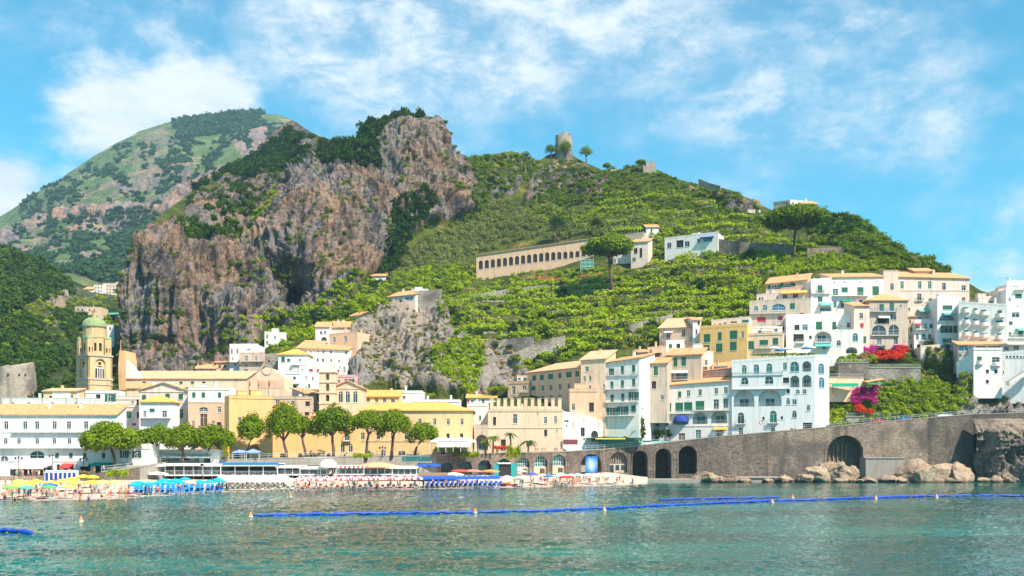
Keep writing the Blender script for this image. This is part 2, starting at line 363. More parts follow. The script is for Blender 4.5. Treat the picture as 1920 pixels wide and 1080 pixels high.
class Terrain:
    def __init__(s, name, cols, rows, sky_line, base_line, pts, rock_polys, rock_amp, soft_amp, mat, ymin, ymax, jitter=14, pale=(), banded=False, back=((12, -3), (60, -25), (200, -90)), fold=None, feat=.055):
        px = np.asarray(cols, float); s.px = px; s.top = np.interp(px, *zip(*sky_line)); s.bot = np.interp(px, *zip(*base_line))
        t = np.linspace(0, 1, rows); s.t = t
        PX = np.repeat(px[None], rows, 0); PY = s.bot[None] + (s.top - s.bot)[None] * t[:, None]
        Yv = np.clip(tps(pts)(PX, PY), ymin, ymax)
        Yv = np.maximum.accumulate(Yv - np.linspace(0, 8, rows)[:, None], 0) + np.linspace(0, 8, rows)[:, None] * .5
        V = np.stack([(PX - CX) / F * Yv, Yv, H + (CY - PY) / F * Yv], -1)
        jx = fbm(V * .03, 4, .6, 3) * jitter; jy = fbm(V * .03 + 50, 4, .6, 9) * jitter
        rock = np.zeros(PX.shape)
        for poly, wgt in rock_polys: rock = np.maximum(rock, inpoly(PX + jx, PY + jy, poly) * wgt)
        for _ in range(2):
            rock[1:-1, 1:-1] = (rock[1:-1, 1:-1] * 2 + rock[:-2, 1:-1] + rock[2:, 1:-1] + rock[1:-1, :-2] + rock[1:-1, 2:]) / 6
        dv = np.gradient(V, axis=0); du = np.gradient(V, axis=1); N = np.cross(du, dv); N /= np.linalg.norm(N, axis=2)[..., None] + 1e-9
        q = V * feat
        strata = ridged(q * np.array([.55, .55, .16]), 4, .5, 21) * .55 + ridged(q * np.array([1.7, 1.7, .26]), 4, .55, 33) * .42 + ridged(q * 5.5 * np.array([1.0, 1.0, .16]), 3, .6, 57) * .2 + fbm(q * np.array([.8, .8, 3.2]), 3, .6, 91) * .14 - .35
        if banded: strata = fbm(q * np.array([.5, .5, 2.6]), 5, .55, 21) * .55 + ridged(q * np.array([1.4, 1.4, .9]), 4, .55, 33) * .3 + ridged(q * np.array([3, 3, 5.]), 3, .6, 57) * .14 - .15
        soft = fbm(q * .8, 4, .5, 71)
        edge = np.clip((1 - t) * 14, .25, 1)[:, None]
        V = V + N * ((strata * rock * rock_amp + soft * (1 - rock) * soft_amp) * edge)[..., None]
        s.V = V; s.rock = rock
        full = [V]
        for dy, dz in back:
            R = V[-1].copy(); k = 1 + dy / R[:, 1]; R[:, 0] *= k; R[:, 1] += dy; R[:, 2] += dz; full.append(R[None])
        A = np.concatenate(full, 0); rk = np.concatenate([rock] + [rock[-1:]] * len(back), 0)
        if fold:
            add = [A[:, :1] + np.array(d) for d in fold][::-1]
            A = np.concatenate(add + [A], 1); rk = np.concatenate([rk[:, :1]] * len(add) + [rk], 1)
        r, c = A.shape[:2]; i = np.arange(r * c).reshape(r, c)
        Q = np.stack([i[:-1, :-1], i[:-1, 1:], i[1:, 1:], i[1:, :-1]], -1).reshape(-1, 4)
        me = npmesh(name, A.reshape(-1, 3), Q, mat, True)
        at = me.attributes.new('rock', 'FLOAT', 'POINT'); at.data.foreach_set('value', rk.ravel().astype(np.float32))
        pl = np.zeros(PX.shape)
        for poly in pale: pl = np.maximum(pl, inpoly(PX + jx * 2, PY + jy * 2, poly) * 1.0)
        pf = np.zeros(rk.shape); pf[:rows, rk.shape[1] - PX.shape[1]:] = pl; at = me.attributes.new('pale', 'FLOAT', 'POINT'); at.data.foreach_set('value', pf.ravel().astype(np.float32))
        s.o = struct(ob(name, me))
    def at(s, px, py):
        px = np.atleast_1d(np.asarray(px, float)); py = np.atleast_1d(np.asarray(py, float))
        c = np.clip(np.interp(px, s.px, np.arange(len(s.px))), 0, len(s.px) - 1.001); ci = c.astype(int); cf = (c - ci)[:, None]
        tp = np.interp(px, s.px, s.top); bt = np.interp(px, s.px, s.bot)
        r = np.clip((bt - py) / (bt - tp), 0, .9999) * (len(s.t) - 1); ri = np.minimum(r.astype(int), len(s.t) - 2); rf = (r - ri)[:, None]
        V = s.V
        return (V[ri, ci] * (1 - cf) + V[ri, ci + 1] * cf) * (1 - rf) + (V[ri + 1, ci] * (1 - cf) + V[ri + 1, ci + 1] * cf) * rf
    def rk(s, px, py):
        ci = np.clip(np.interp(px, s.px, np.arange(len(s.px))), 0, len(s.px) - 1).astype(int)
        tp = np.interp(px, s.px, s.top); bt = np.interp(px, s.px, s.bot); ri = (np.clip((bt - py) / (bt - tp), 0, 1) * (len(s.t) - 1)).astype(int)
        return s.rock[ri, ci]
def terrain_mat(key, greys, warm, dark, greens, dry, sc):
    m, nt, b, o = new_mat(key); g = G(nt); v = g.pos(); rk = g.attr('rock')
    n1 = g.noise(v, .03 * sc, 6, .62, .6); n2 = g.noise(g.map(v, (1, 1, .22)), .11 * sc, 6, .66, .8); n3 = g.noise(v, .55 * sc, 5, .7)
    rc = g.mix(g.rng(n3, .3, .7), greys[0], greys[1]); rc = g.mix(g.rng(n1, .47, .60), rc, warm); rc = g.mix(g.rng(n2, .48, .66, 0, .9), rc, dark)
    crk = g.math('ABSOLUTE', g.math('SUBTRACT', g.noise(g.map(v, (1, 1, .3)), .16 * sc, 5, .6, 1.2), .5)); rc = g.mix(g.rng(crk, .0, .035, .85, 0), rc, dark)
    str_ = g.noise(g.map(v, (1, 1, .06)), .30 * sc, 4, .6, .3); rc = g.mix(g.rng(str_, .52, .66, 0, .6), rc, warm); rc = g.mix(g.rng(str_, .48, .34, 0, .6), rc, dark)
    rc = g.mix(g.rng(g.noise(v, .05 * sc, 5, .6), .58, .72, 0, .7), rc, dry)
    rc = g.mix(g.math('MULTIPLY', g.attr('pale'), .5), rc, g.mix(g.rng(n3, .3, .7), (.52, .46, .40), (.36, .31, .27)))  # paler grey on the lower rock faces paints in their stronger sunlight
    gc = g.mix(g.rng(g.noise(v, .12 * sc, 5, .65), .35, .65), greens[0], greens[1]); gc = g.mix(g.rng(g.noise(v, .05 * sc, 5, .65), .52, .68, 0, .8), gc, dry)
    f = g.rng(g.math('ADD', rk, g.math('MULTIPLY', g.math('SUBTRACT', n3, .5), .9)), .38, .62)
    g.l(g.mix(f, gc, rc), b.inputs['Base Color']); b.inputs['Roughness'].default_value = .95; b.inputs['Specular IOR Level'].default_value = .2
    hgt = g.math('ADD', g.math('MULTIPLY', n3, 1.0), g.math('MULTIPLY', n2, 2.2))
    g.l(g.bump(hgt, 1.0, 1.9 / sc), b.inputs['Normal']); M[key] = m
terrain_mat('hill_ground', ((.31, .27, .25), (.12, .11, .12)), (.33, .21, .14), (.028, .026, .03), ((.04, .065, .008), (.11, .13, .018)), (.30, .22, .07), 1.0)
terrain_mat('mountain_ground', ((.38, .27, .23), (.24, .20, .20)), (.46, .27, .18), (.13, .12, .13), ((.08, .14, .05), (.15, .20, .07)), (.34, .30, .14), .3)
terrain_mat('wood_ground', ((.35, .31, .27), (.25, .23, .21)), (.42, .32, .22), (.12, .11, .11), ((.025, .05, .01), (.05, .09, .015)), (.14, .13, .04), .6)

# far mountain
sky_m = [(-400, 560), (-120, 450), (-50, 425), (0, 405), (60, 370), (130, 322), (200, 280), (262, 245), (330, 224), (400, 213), (440, 208), (480, 205), (492, 211), (530, 216), (552, 228), (600, 262), (700, 330), (800, 400)]
pts_m = [(-100, 560, 950), (0, 560, 900), (120, 560, 900), (240, 560, 900), (400, 560, 950), (-100, 460, 1650), (0, 500, 1200), (100, 480, 1250), (200, 500, 1100), (0, 440, 1700), (100, 440, 1500), (200, 430, 1400), (300, 430, 1350), (100, 400, 1560), (200, 390, 1450),
         (300, 370, 1430), (400, 350, 1420), (200, 330, 1750), (300, 310, 1700), (400, 300, 1650), (480, 290, 1600), (300, 250, 2050), (400, 240, 2050), (480, 215, 2200), (540, 235, 2100), (0, 410, 1950), (130, 330, 2000), (600, 300, 1800), (700, 420, 1500), (560, 480, 1200)]
rock_m = [([(-200, 470), (0, 438), (100, 415), (250, 372), (330, 340), (420, 325), (440, 380), (300, 405), (180, 425), (90, 445), (0, 465)], 1.0), ([(120, 500), (200, 450), (218, 480), (150, 508)], .9), ([(60, 400), (200, 340), (330, 300), (400, 300), (300, 345), (150, 390)], .55), ([(20, 470), (100, 450), (120, 470), (40, 490)], .6), ([(440, 245), (560, 225), (565, 260), (500, 290), (430, 300)], .62),
          ([(200, 300), (330, 260), (380, 330), (280, 340)], .45), ([(240, 270), (300, 240), (330, 270), (270, 300)], .5)]
mountain = Terrain('mountain', np.linspace(-400, 800, 420), 190, sky_m, [(-400, 570), (800, 570)], pts_m, rock_m, 24, 12, 'mountain_ground', 850, 2400, 18, banded=True, back=((100, -30), (600, -300)), feat=.012)
# wooded hill on the left with its valley
sky_l = [(-400, 380), (-60, 452), (0, 468), (50, 478), (95, 497), (125, 520), (150, 532), (190, 545), (225, 553), (300, 575), (420, 620)]
pts_l = [(-100, 760, 330), (0, 750, 372), (100, 750, 360), (200, 750, 350), (240, 750, 350), (0, 690, 395), (100, 690, 420), (200, 690, 430), (0, 640, 430), (100, 640, 480), (200, 640, 500), (0, 590, 500), (100, 590, 560), (220, 590, 590), (0, 540, 560), (80, 540, 600), (150, 555, 660), (220, 560, 690),
         (0, 475, 640), (90, 505, 660), (-200, 600, 450), (300, 650, 520), (400, 700, 450)]
rock_l = [([(88, 560), (122, 556), (122, 582), (88, 584)], 1.0), ([(130, 535), (240, 560), (225, 575), (60, 590), (40, 570)], .42), ([(70, 610), (110, 600), (110, 622), (80, 625)], .6)]
lefthill = Terrain('valley_hill', np.linspace(-400, 420, 260), 150, sky_l, [(-400, 772), (420, 772)], pts_l, rock_l, 6, 4, 'wood_ground', 330, 760, 9, back=((30, -8), (200, -60)))
# the town hill and its cliffs
sky_h = [(218, 700), (221, 640), (224, 590), (229, 550), (237, 505), (250, 468), (262, 448), (275, 430), (300, 402), (330, 382), (352, 365), (380, 344), (415, 322), (455, 300), (485, 286), (500, 265), (512, 250), (530, 238), (549, 227), (560, 232), (572, 242), (600, 256), (625, 262), (650, 264), (668, 262), (674, 238),
         (700, 226), (735, 217), (765, 212), (800, 217), (822, 222), (834, 232), (841, 262), (852, 288), (875, 297), (900, 296), (930, 288), (960, 283), (978, 290), (990, 300), (1012, 301), (1028, 290), (1045, 286), (1072, 290), (1092, 302), (1130, 320), (1165, 318), (1200, 307), (1215, 305), (1228, 316), (1260, 332), (1290, 342),
         (1330, 347), (1372, 358), (1410, 375), (1445, 392), (1530, 404), (1590, 406), (1620, 420), (1650, 446), (1700, 474), (1740, 492), (1780, 514), (1810, 527), (1840, 545), (1920, 570), (2200, 640)]
base_h = [(218, 772), (430, 772), (700, 800), (900, 800), (1060, 790), (1340, 800), (1555, 800), (1700, 794), (1830, 782), (1920, 780), (2200, 780)]
pts_h = [(230, 690, 405), (330, 690, 402), (450, 690, 396), (300, 600, 408), (300, 500, 416), (285, 440, 425), (400, 600, 408), (420, 500, 428), (400, 430, 465), (330, 400, 520), (400, 350, 650), (480, 300, 760), (549, 235, 830), (500, 400, 500), (560, 300, 640), (620, 268, 640), (553, 600, 412), (553, 550, 440), (553, 480, 430), (553, 400, 450), (560, 350, 490),
         (500, 600, 404), (500, 660, 386), (640, 600, 392), (640, 500, 430), (640, 400, 458), (640, 330, 490), (640, 290, 540), (720, 500, 455), (720, 400, 476), (720, 320, 495), (700, 235, 545), (760, 220, 545), (820, 230, 530), (830, 300, 516), (760, 300, 506), (850, 400, 500), (850, 480, 470), (900, 380, 520), (900, 320, 550), (960, 290, 570), (960, 360, 540),
         (800, 560, 420), (700, 580, 395), (700, 622, 380), (690, 660, 370), (750, 650, 366), (850, 650, 356), (750, 740, 342), (850, 730, 336), (650, 700, 364), (600, 740, 338), (560, 700, 360), (450, 740, 350), (300, 720, 378), (230, 720, 385), (230, 770, 365), (450, 770, 340),
         (860, 560, 405), (960, 540, 428), (1000, 480, 472), (1000, 420, 510), (1060, 380, 540), (1060, 300, 592), (900, 522, 466), (1000, 522, 446), (1120, 514, 428), (900, 470, 492), (1000, 455, 482), (1120, 436, 462), (1180, 520, 418), (950, 600, 390), (950, 660, 355), (1050, 600, 385), (1050, 660, 345), (1000, 700, 328), (1150, 600, 375), (1200, 560, 388), (1200, 640, 348),
         (1300, 600, 362), (1300, 540, 392), (1300, 500, 412), (1250, 660, 340), (1200, 450, 455), (1200, 400, 480), (1200, 340, 520), (1300, 440, 458), (1300, 380, 490), (1300, 345, 520), (1400, 540, 378), (1400, 500, 398), (1400, 450, 430), (1400, 400, 470), (1500, 500, 388), (1500, 440, 430), (1500, 405, 470), (1440, 394, 485),
         (1450, 540, 364), (1540, 515, 368), (1650, 505, 374), (1650, 450, 405), (1620, 422, 425), (1750, 510, 380), (1800, 530, 378), (1900, 572, 365), (1300, 760, 316), (1400, 700, 322), (1400, 640, 350), (1550, 700, 322), (1600, 785, 303), (1700, 785, 302), (1700, 720, 312), (1600, 690, 320), (1750, 680, 325), (1800, 700, 318), (1800, 640, 336), (1900, 650, 340), (1900, 740, 318), (1600, 600, 350), (1750, 600, 352), (1700, 645, 338), (1760, 645, 334), (1720, 620, 346), (1790, 600, 346),
         (1100, 740, 308), (1200, 740, 316), (1000, 760, 303), (850, 790, 300), (650, 790, 305), (1100, 790, 300), (1300, 795, 306), (2100, 600, 370), (2100, 740, 320)]
rock_h = [([(205, 705), (215, 560), (255, 450), (280, 428), (330, 432), (360, 470), (400, 470), (450, 470), (500, 425), (545, 350), (600, 318), (690, 296), (715, 262), (740, 236), (780, 222), (845, 215), (860, 296), (900, 310), (905, 370), (880, 398), (800, 430), (745, 470), (705, 520), (650, 560), (598, 598), (510, 606), (470, 690), (430, 705)], 1.0),
          ([(338, 377), (440, 330), (520, 320), (540, 350), (500, 420), (440, 430), (350, 425)], .60), ([(500, 262), (545, 222), (575, 242), (600, 262), (590, 310), (560, 300)], .8), ([(300, 440), (420, 440), (450, 470), (380, 520), (300, 520)], .8),
          ([(985, 345), (1040, 300), (1085, 305), (1130, 340), (1140, 372), (1080, 388), (1030, 372), (985, 385)], .66), ([(905, 330), (985, 295), (990, 330), (930, 372)], .8), ([(660, 640), (690, 590), (740, 585), (830, 590), (850, 630), (890, 655), (965, 672), (985, 720), (850, 752), (660, 752)], .72),
          ([(1290, 345), (1330, 345), (1430, 375), (1420, 410), (1340, 380)], .7), ([(1800, 715), (1838, 700), (1850, 790), (1800, 790), (1795, 740)], .9), ([(1830, 690), (1930, 690), (1930, 790), (1830, 790)], .9), ([(1640, 440), (1700, 470), (1800, 520), (1720, 510), (1640, 480)], .5), ([(1728, 664), (1768, 660), (1788, 700), (1740, 705)], .55)]
hill = Terrain('hillside', np.unique(np.r_[np.linspace(218, 262, 28), np.linspace(262, 660, 190), np.linspace(660, 860, 110), np.linspace(860, 2200, 430)]), 330, sky_h, base_h, pts_h, rock_h, 7.5, 1.6, 'hill_ground', 296, 900, 15, pale=([(640, 585), (1000, 585), (1000, 760), (640, 760)], [(1690, 630), (1960, 630), (1960, 800), (1690, 800)]), fold=((-2, 40, -2), (-20, 160, -20)))
# the mouth of the cave under the great overhang: push the rock back into a hollow
ci = (hill.px[None] - 553) / 34.0; PYg = hill.bot[None] + (hill.top - hill.bot)[None] * hill.t[:, None]; cj = (PYg - 560) / 36.0
def hollow(px, py, rx, ry, depth, up=1.0):
    """sink an arched hollow into the hill mesh"""
    me = hill.o.data; V = hill.V; R, C = V.shape[:2]
    PY = hill.bot[None] + (hill.top - hill.bot)[None] * hill.t[:, None]
    d = np.sqrt(((hill.px[None] - px) / rx) ** 2 + ((PY - py) / ry) ** 2)
    w = np.clip(1.25 - d, 0, .55) / .55; w = w * w * (3 - 2 * w)
    V[..., 1] += w * depth; V[..., 0] += (w * depth) * (px - CX) / F
    co = np.empty(len(me.vertices) * 3, np.float32); me.vertices.foreach_get('co', co); co = co.reshape(-1, 3)
    tot = co.shape[0]; cols = C + 2; A = co[:(R + 3) * cols].reshape(R + 3, cols, 3); A[:R, 2:] = V
    me.vertices.foreach_set('co', co.ravel()); me.update()
hollow(553, 562, 30, 24, 22)
hollow(548, 535, 52, 44, 5)
# sea, beach, promenade
m, nt, b, o = new_mat('sea'); g = G(nt); v = g.pos()
n1 = g.noise(g.map(v, (.42, .36, 1)), 1.0, 3, .55, .6); n2 = g.noise(g.map(v, (1.3, 1.1, 1)), 1.0, 3, .6, .5); n3 = g.noise(g.map(v, (.05, .10, 1)), 1.0, 3, .5)
hgt = g.math('ADD', g.math('MULTIPLY', n1, 1.0), g.math('MULTIPLY', n2, .38))
pat = g.noise(g.map(v, (.018, .05, 1)), 1.0, 5, .6, .5)
shore = g.n('ShaderNodeSeparateXYZ'); g.l(v, shore.inputs[0])
base = g.mix(g.rng(pat, .42, .66), (.0, .056, .050), (.0, .15, .124))
g.l(base, b.inputs['Base Color']); b.inputs['Roughness'].default_value = .04; b.inputs['IOR'].default_value = 1.333; b.inputs['Specular IOR Level'].default_value = .3
g.l(g.bump(n2, .6, .25), b.inputs['Normal']); M['sea'] = m
# open water as a wide sheet; the bay itself is a finer grid carrying real wavelets
ys = [44.0]
while ys[-1] < 292: ys.append(ys[-1] + .34 + max(0, ys[-1] - 70) * .0058)
ys = np.array(ys); ka = np.linspace(-.62, .62, 860); Xg = ka[None] * ys[:, None]; Yg = np.repeat(ys[:, None], len(ka), 1); pw = np.stack([Xg, Yg, np.zeros_like(Xg)], -1)
zw = ridged(pw * np.array([.26, .30, 1]) + 3, 2, .5, 5) * .055 + ridged(pw * np.array([.62, .75, 1]), 2, .55, 15) * .045 + fbm(pw * np.array([1.7, 1.9, 1]), 2, .6, 25) * .028
zw *= .75 + .5 * (fbm(pw * .035, 3, .5, 44) * .5 + .5); n_, k_ = Xg.shape; i = np.arange(n_ * k_).reshape(n_, k_)
Q = np.stack([i[:-1, :-1], i[:-1, 1:], i[1:, 1:], i[1:, :-1]], -1).reshape(-1, 4); sea = struct(ob('sea', npmesh('sea', np.stack([Xg, Yg, zw - .06], -1).reshape(-1, 3), Q, 'sea', True)))
mb = MB(); mb.add([(-4000, -1500, -.35), (4000, -1500, -.35), (4000, 6000, -.35), (-4000, 6000, -.35)], [(0, 1, 2, 3)])
struct(ob('open_sea', mb.mesh('open_sea', 'sea')))
WATER = [(-300, 950), (0, 938), (200, 936), (290, 930), (430, 922), (620, 918), (800, 916), (1000, 913.5), (1150, 910.5), (1210, 907.5), (1250, 904), (1300, 903)]
def Yw(px): return H * F / (interp(WATER, px) - CY)
QUAY = [(-300, 232, 2.5), (0, 232, 2.5), (150, 233, 2.7), (190, 233.5, 3.5), (262, 237, 4.5), (320, 250, 5.6), (520, 258, 6.3), (822, 271, 7.0), (1062, 279, 7.8)]
def Yq(px): return interp([(a, b_) for a, b_, c in QUAY], px)
def zq(px): return interp([(a, c) for a, b_, c in QUAY], px)
def zbeach(px, Y):
    t = (Y - Yw(px)) / max(1, min(Yq(px), 286) - Yw(px)); return max(-.6, (2.1 * t if t < .35 else .735 + (t - .35) * 1.9) * min(1, max(.25, (1262 - px) / 120)))
m, nt, b, o = new_mat('shingle'); g = G(nt); v = g.pos(); n = g.noise(v, 1.4, 6, .7); nb = g.noise(v, .12, 3)
c = g.mix(g.rng(n, .3, .7), (.36, .27, .21), (.66, .53, .43)); c = g.mix(g.rng(nb, .4, .7, 0, .5), c, (.72, .60, .50))
sz = g.n('ShaderNodeSeparateXYZ'); g.l(v, sz.inputs[0]); c = g.mix(g.rng(sz.outputs[2], .0, .3, .55, 0), c, (.26, .19, .15))
g.l(c, b.inputs['Base Color']); b.inputs['Roughness'].default_value = .95; g.l(g.bump(n, .6, .12), b.inputs['Normal']); M['shingle'] = m
cols = np.linspace(-300, 1214, 160); V = []; nr = 22
for px in cols:
    y0 = Yw(px) - 8; y1 = min(Yq(px), 284) + 6
    for j in range(nr):
        Y = y0 + (y1 - y0) * j / (nr - 1); z = zbeach(px, Y) if Y > Yw(px) else (Y - Yw(px)) * .06
        V.append(((px - CX) / F * Y, Y, z + .12 * float(vnoise(np.array([px * .02, Y * .3, 0.])))))
i = np.arange(len(cols) * nr).reshape(len(cols), nr)
Q = np.stack([i[:-1, :-1], i[1:, :-1], i[1:, 1:], i[:-1, 1:]], -1).reshape(-1, 4)
struct(ob('beach', npmesh('beach', V, Q, 'shingle', True)))
# paved promenade level with its ground running back under the town
cols = np.linspace(-300, 1064, 90); V = []; back = ((0, 0), (26, .0), (60, 2), (110, 9), (150, 20))
for px in cols:
    for dy, dz in back:
        Y = Yq(px) + dy; x = (px - CX) / F * Yq(px); V.append((x, Y, zq(px) + dz))
k = len(back); i = np.arange(len(cols) * k).reshape(len(cols), k); Q = np.stack([i[:-1, :-1], i[1:, :-1], i[1:, 1:], i[:-1, 1:]], -1).reshape(-1, 4)
struct(ob('promenade', npmesh('promenade', V, Q, 'pave')))
# ---------------------------------------------------------------- vegetation
def crown_mesh(key, mat, n, size, lobes_n, seed, squash=.8, spread=.55):
    r = np.random.default_rng(seed); lobes = [(0, 0, .55 * squash, .62, .62, .6 * squash)]
    for _ in range(lobes_n):
        a = r.random() * 2 * pi; d = spread * (.6 + .5 * r.random()); s = .3 + .25 * r.random(); lobes.append((cos(a) * d, sin(a) * d, (.35 + .65 * r.random()) * squash, s, s, s * .8))
    V, Q = leaf_cloud(lobes, n, size, seed); return npmesh('crown', V, Q, mat)
KIND = {}
for key, mat, n, size, ln, sq in (('olive', 'leaf_olive', 150, .20, 7, .9), ('bright', 'leaf_bright', 150, .22, 6, .8), ('mid', 'leaf_mid', 150, .21, 6, .9), ('dark', 'leaf_dark', 150, .22, 6, 1.25), ('wood', 'leaf_wood', 120, .26, 6, .95), ('far', 'leaf_far', 60, .42, 4, .9),
                              ('dry', 'leaf_dry', 90, .22, 4, .6), ('vine', 'leaf_vine', 130, .22, 5, .7), ('magenta', 'leaf_magenta', 150, .2, 6, .8), ('red', 'leaf_red', 150, .2, 6, .6)):
    KIND[key] = [crown_mesh(key, mat, n, size, ln, hash(key) % 97 * 0 + sum(map(ord, key)) + s, sq) for s in range(3)]
TRUNK = MB().tube([(0, 0, -.4), (.03, .01, .2), (-.02, .02, .6)], [.09, .07, .04], 6).mesh('trunk', 'trunk_grey')
def sample(poly, n, seed, terr, rockmax=1.1, clump=0.0):
    r = np.random.default_rng(seed); P_ = np.array(poly, float); lo, hi = P_.min(0), P_.max(0); out = []
    tries = 0
    while len(out) < n and tries < 60:
        q = lo + (hi - lo) * r.random((n * 3, 2)); ok = inpoly(q[:, 0], q[:, 1], poly)
        q = q[ok]
        if rockmax < 1 and len(q): q = q[terr.rk(q[:, 0], q[:, 1]) <= rockmax]
        if clump and len(q): q = q[fbm(np.c_[q * .035, np.zeros(len(q))], 3, .6, seed) * .5 + .5 + (r.random(len(q)) - .5) * .3 > clump]
        out += list(q); tries += 1
    return np.array(out[:n])
PROTO = {}
def single_tree(kind, loc, r, name, label, group, cat='tree', trunk=True, zs=1.0):
    t = thing(name, label, cat, tuple(loc), rnd.random() * 6.28, group); t.scale = (r, r, r * zs)
    c = ob('crown', KIND[kind][rnd.randrange(3)], t)
    if trunk: ob('trunk', TRUNK, t)
    PROTO.setdefault(kind, c); return t
def scatter(name, label, kind, pts, rad, cat='shrubs', zs=1.0):
    n = len(pts); r = np.random.default_rng(n + 7); me = bpy.data.meshes.new(name); me.vertices.add(n); me.vertices.foreach_set('co', np.asarray(pts, np.float32).ravel())
    sc = np.stack([rad * (.85 + .3 * r.random(n)), rad * (.85 + .3 * r.random(n)), rad * zs * (.8 + .4 * r.random(n))], 1)
    for nm, d in (('size', sc), ('turn', np.c_[r.normal(size=(n, 2)) * .12, r.random(n) * 6.28])):
        a = me.attributes.new(nm, 'FLOAT_VECTOR', 'POINT'); a.data.foreach_set('vector', d.astype(np.float32).ravel())
    o = ob(name, me); tag(o, label, cat, kind='stuff')
    ng = bpy.data.node_groups.new(name, 'GeometryNodeTree'); ng.interface.new_socket('Geometry', in_out='INPUT', socket_type='NodeSocketGeometry'); ng.interface.new_socket('Geometry', in_out='OUTPUT', socket_type='NodeSocketGeometry')
    N = ng.nodes.new; gi, go, ip, oi = N('NodeGroupInput'), N('NodeGroupOutput'), N('GeometryNodeInstanceOnPoints'), N('GeometryNodeObjectInfo')
    oi.transform_space = 'ORIGINAL'; oi.inputs['Object'].default_value = PROTO[kind]; oi.inputs['As Instance'].default_value = True
    L = ng.links.new; L(gi.outputs[0], ip.inputs['Points']); L(oi.outputs['Geometry'], ip.inputs['Instance'])
    for nm, s_ in (('size', 'Scale'), ('turn', 'Rotation')):
        a = N('GeometryNodeInputNamedAttribute'); a.data_type = 'FLOAT_VECTOR'; a.inputs['Name'].default_value = nm; L(a.outputs[0], ip.inputs[s_])
    L(ip.outputs[0], go.inputs[0]); md = o.modifiers.new('scatter', 'NODES'); md.node_group = ng; return o
def plant(terr, poly, n, kind, r0, r1, seed, singles=0, name='shrub', label='', group=None, stuff=None, rockmax=1.1, clump=0.0, cat='shrub', trunk=False, zs=1.0, sinkf=.25, stuff_cat='shrubs'):
    q = sample(poly, int(n * 1.6) if stuff else n, seed, terr, rockmax, clump)
    if not len(q): return
    pos = terr.at(q[:, 0], q[:, 1]); rr = np.random.default_rng(seed + 1); rad = r0 + (r1 - r0) * rr.random(len(q)) ** 1.4
    pos[:, 2] -= rad * sinkf; order = np.argsort(-rad / pos[:, 1]); k = min(singles, len(q))
    sel = sorted(order[:k], key=lambda i_: q[i_, 0])
    for n_, i_ in enumerate(sel): single_tree(kind, pos[i_], rad[i_], name, label if k > 60 or k == 1 else f'{label}, {ordw(n_)} from left', group, cat, trunk, zs)
    rest = order[k:]
    if len(rest): scatter(stuff[0], stuff[1], kind, pos[rest], rad[rest], stuff_cat, zs)
h = hill
plant(h, [(690, 560), (740, 500), (790, 455), (880, 402), (940, 372), (985, 382), (1000, 412), (1100, 425), (1190, 398), (1215, 440), (1120, 440), (1000, 452), (890, 474), (880, 500), (800, 515), (740, 560)], 420, 'olive', 1.4, 2.7, 1, 300, 'olive_tree', 'grey-green olive tree in the grove above the old monastery', 'olive trees above the monastery', ('olive_grove', 'grey-green olive crowns between the larger olive trees'), trunk=True, cat='tree', rockmax=.6)
plant(h, [(498, 612), (590, 590), (650, 555), (700, 518), (790, 498), (880, 498), (900, 515), (860, 548), (780, 572), (700, 600), (640, 622), (560, 640), (505, 632)], 520, 'bright', .9, 2.5, 2, 40, 'bright_bush', 'rounded bright green bush on the slope right of the cave', 'bright bushes right of the cave', ('bright_bushes', 'bright green bushes covering the slope right of the cave'))
plant(h, [(500, 612), (600, 592), (700, 525), (880, 500), (860, 545), (700, 598), (560, 636)], 130, 'mid', 1.2, 2.8, 3, 30, 'leafy_bush', 'darker green bush among the bright ones right of the cave', 'darker bushes right of the cave', ('leafy_bushes', 'darker green bushes right of the cave'))
plant(h, [(862, 302), (930, 290), (985, 296), (1010, 306), (985, 345), (920, 380), (872, 420), (880, 345)], 190, 'mid', 1.3, 2.8, 4, 20, 'ridge_shrub', 'green shrub on the ridge between the peak and the watchtower', 'shrubs between peak and watchtower', ('ridge_shrubs', 'green shrubs on the ridge between peak and watchtower'))
plant(h, [(735, 385), (790, 368), (805, 405), (775, 440), (750, 470), (718, 485), (730, 440)], 70, 'dark', 1.6, 3.0, 5, 12, 'cliff_tree', 'dark green tree in the gully of the great cliff', 'trees in the cliff gully', ('gully_trees', 'dark green trees filling the cliff gully'), cat='tree')
plant(h, [(705, 500), (745, 440), (760, 470), (720, 545), (690, 560)], 60, 'dark', 1.4, 2.6, 55, 6, 'cliff_tree', 'dark green tree at the foot of the cliff above the bright bushes', 'trees at the cliff foot', ('cliff_foot_trees', 'dark green trees at the foot of the cliff'), cat='tree')
plant(h, [(1000, 312), (1130, 322), (1200, 308), (1290, 346), (1440, 396), (1430, 420), (1330, 420), (1220, 392), (1130, 382), (1010, 392)], 560, 'mid', .9, 2.2, 6, 40, 'hilltop_shrub', 'low green shrub on the slope below the watchtower', 'shrubs below the watchtower', ('hilltop_scrub', 'low green scrub on the slope below the watchtower'), rockmax=.75)
plant(h, [(1010, 330), (1130, 330), (1290, 350), (1430, 400), (1330, 420), (1130, 380)], 170, 'dry', .7, 1.6, 7, 8, 'dry_shrub', 'tawny dry shrub on the slope below the watchtower', 'dry shrubs below the watchtower', ('dry_scrub', 'tawny dry scrub below the watchtower'))
plant(h, [(1010, 388), (1220, 396), (1420, 426), (1420, 455), (1280, 442), (1200, 440), (1100, 430)], 230, 'olive', 1.2, 2.2, 8, 0, stuff=('upper_olives', 'small olive trees on the upper terraces'))
plant(h, [(1010, 388), (1220, 396), (1420, 426), (1400, 450), (1200, 440), (1100, 430)], 200, 'bright', 1.0, 2.0, 9, 20, 'terrace_bush', 'bright green bush on the upper terraces', 'bushes on the upper terraces', ('upper_bushes', 'bright green bushes on the upper terraces'))
